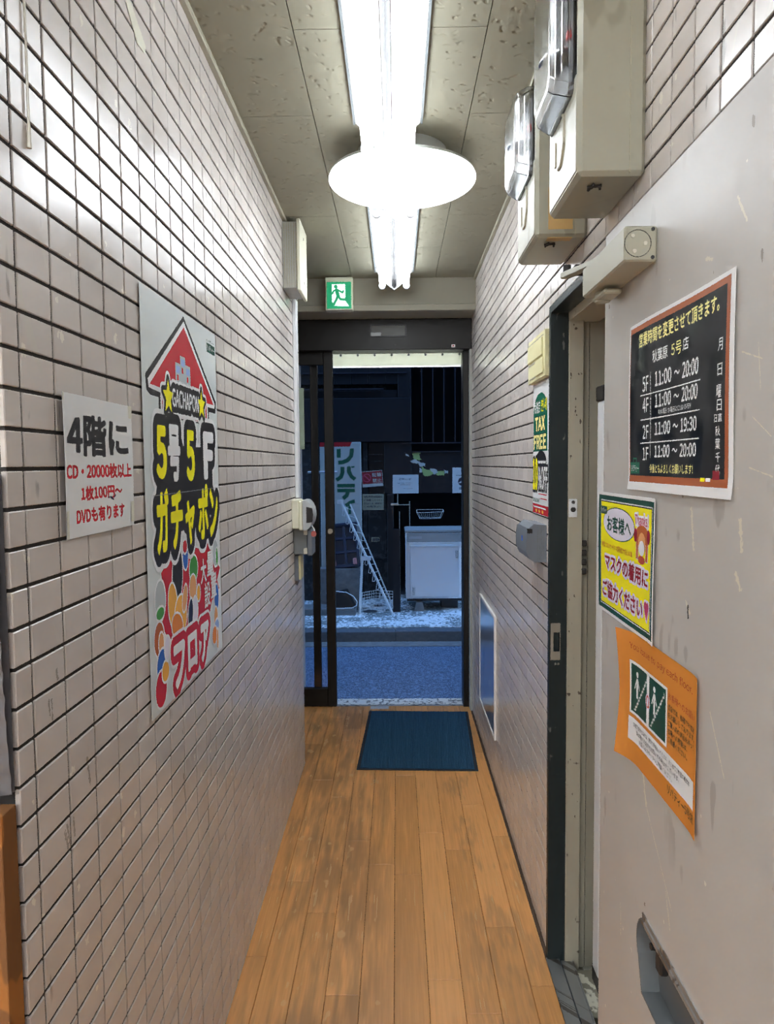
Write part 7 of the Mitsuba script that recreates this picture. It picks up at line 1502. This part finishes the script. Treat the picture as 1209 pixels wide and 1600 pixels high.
for k in range(11):
    a = 0.06 + 0.072 * k
    p, q = A * (1 - a) + B * a, A2 * (1 - a) + B2 * a
    dn = np.array([-0.012, 0, -0.085])
    add(t + "__hook", cat(wire([p, p + dn, p + dn + [0.022, 0, -0.006], p + dn + [0.03, 0, 0.03]], 0.0035, 6), rod(p, q, 0.003, 6)), "white_wire")
gr = []
c0, c1, c2 = np.array([-0.368, 7.21, 0.085]), np.array([-0.215, 7.37, 0.085]), np.array([-0.045, 7.30, 0.085])
hgt = np.array([0, 0, 0.175])
for a, b, n in ((c0, c1, 7), (c1, c2, 5)):
    for k in range(7):
        z = hgt * k / 6
        gr.append(rod(a + z, b + z, 0.0028, 5))
    for k in range(n + 1):
        p = a + (b - a) * k / n
        gr.append(rod(p, p + hgt, 0.0024, 5))
add(t + "__lower_basket", cat(*gr), "white_wire", kind="stuff")

# navy crate, slabs, coil behind the door stile
t = thing("navy_crate", "navy blue ribbed plastic crate leaning under the shop sign", "crate")
ct = T().translate([-0.53, 7.52, 0.70]).rotate([0, 1, 0], -5).rotate([1, 0, 0], -10)
cm = [bx(-0.135, 0.135, 0.0, 0.03, -0.215, 0.215, 0.004)]
for x in (-0.13, 0.0, 0.125):
    cm.append(bx(x - 0.012, x + 0.012, -0.035, 0.0, -0.215, 0.215, 0.003))
for z in (-0.205, -0.07, 0.07, 0.205):
    cm.append(bx(-0.14, 0.14, -0.035, 0.0, z - 0.012, z + 0.012, 0.003))
scene[t + "__shell"] = {**mikit.ply(cat(*cm), "navy_crate"), "to_world": ct}
for z in (0.205, -0.228):
    k = number(t + "__lip")
    scene[k] = {**mikit.ply(bx(-0.15, 0.15, -0.05, 0.03, z, z + 0.023, 0.004), "navy_crate"), "to_world": ct}
for x in (-0.125, 0.09):
    k = number(t + "__grip")
    scene[k] = {**mikit.ply(cat(bx(x - 0.02, x + 0.02, -0.075, -0.035, -0.205, -0.14, 0.006)), "pink_plastic"), "to_world": ct}
t = thing("concrete_slab", "grey concrete slab standing below the navy crate", "slab")
add(t + "__slab", bx(-0.80, -0.385, 7.42, 7.58, 0.05, 0.475, 0.006), "concrete")
t = thing("low_step", "low grey step with a dark front edge left of the wire rack", "step")
add(t + "__tread", bx(-1.2, -0.41, 7.16, 7.42, 0.05, 0.112, 0.005), "concrete")
add(t + "__edge", bx(-1.2, -0.41, 7.150, 7.162, 0.05, 0.095), "dark_grey_plastic")
t = thing("black_tool_case", "black case on the low step under the concrete slab", "case")
add(t + "__case", hull([(x, y, z) for x, y, z in [(-0.70, 7.20, 0.112), (-0.42, 7.20, 0.112), (-0.70, 7.38, 0.112), (-0.42, 7.38, 0.112), (-0.66, 7.22, 0.24), (-0.50, 7.22, 0.28), (-0.66, 7.36, 0.24), (-0.50, 7.36, 0.28)]]), "black_plastic")
t = thing("white_hose", "thin white hose looping over the low step", "hose")
add(t + "__hose", wire([(-0.70, 7.17, 0.27), (-0.60, 7.17, 0.285), (-0.50, 7.17, 0.275), (-0.43, 7.17, 0.235), (-0.395, 7.17, 0.18), (-0.40, 7.17, 0.145), (-0.44, 7.17, 0.122), (-0.52, 7.17, 0.117), (-0.66, 7.17, 0.117)], 0.005, 7), "white_plastic")
for x, y in ((-0.275, 7.34), (-0.20, 7.66)):
    k = thing("drain_cover", "dark round drain cover in the pavement " + ("in front of" if y < 7.5 else "behind") + " the wire rack's basket", "drain cover")
    m = lathe([(0.0, 0.0545), (0.055, 0.0545), (0.06, 0.052), (0.07, 0.052), (0.07, 0.048)], 24)
    m.apply_translation((x, y, 0))
    add(k + "__lid", m, "dark_steel")
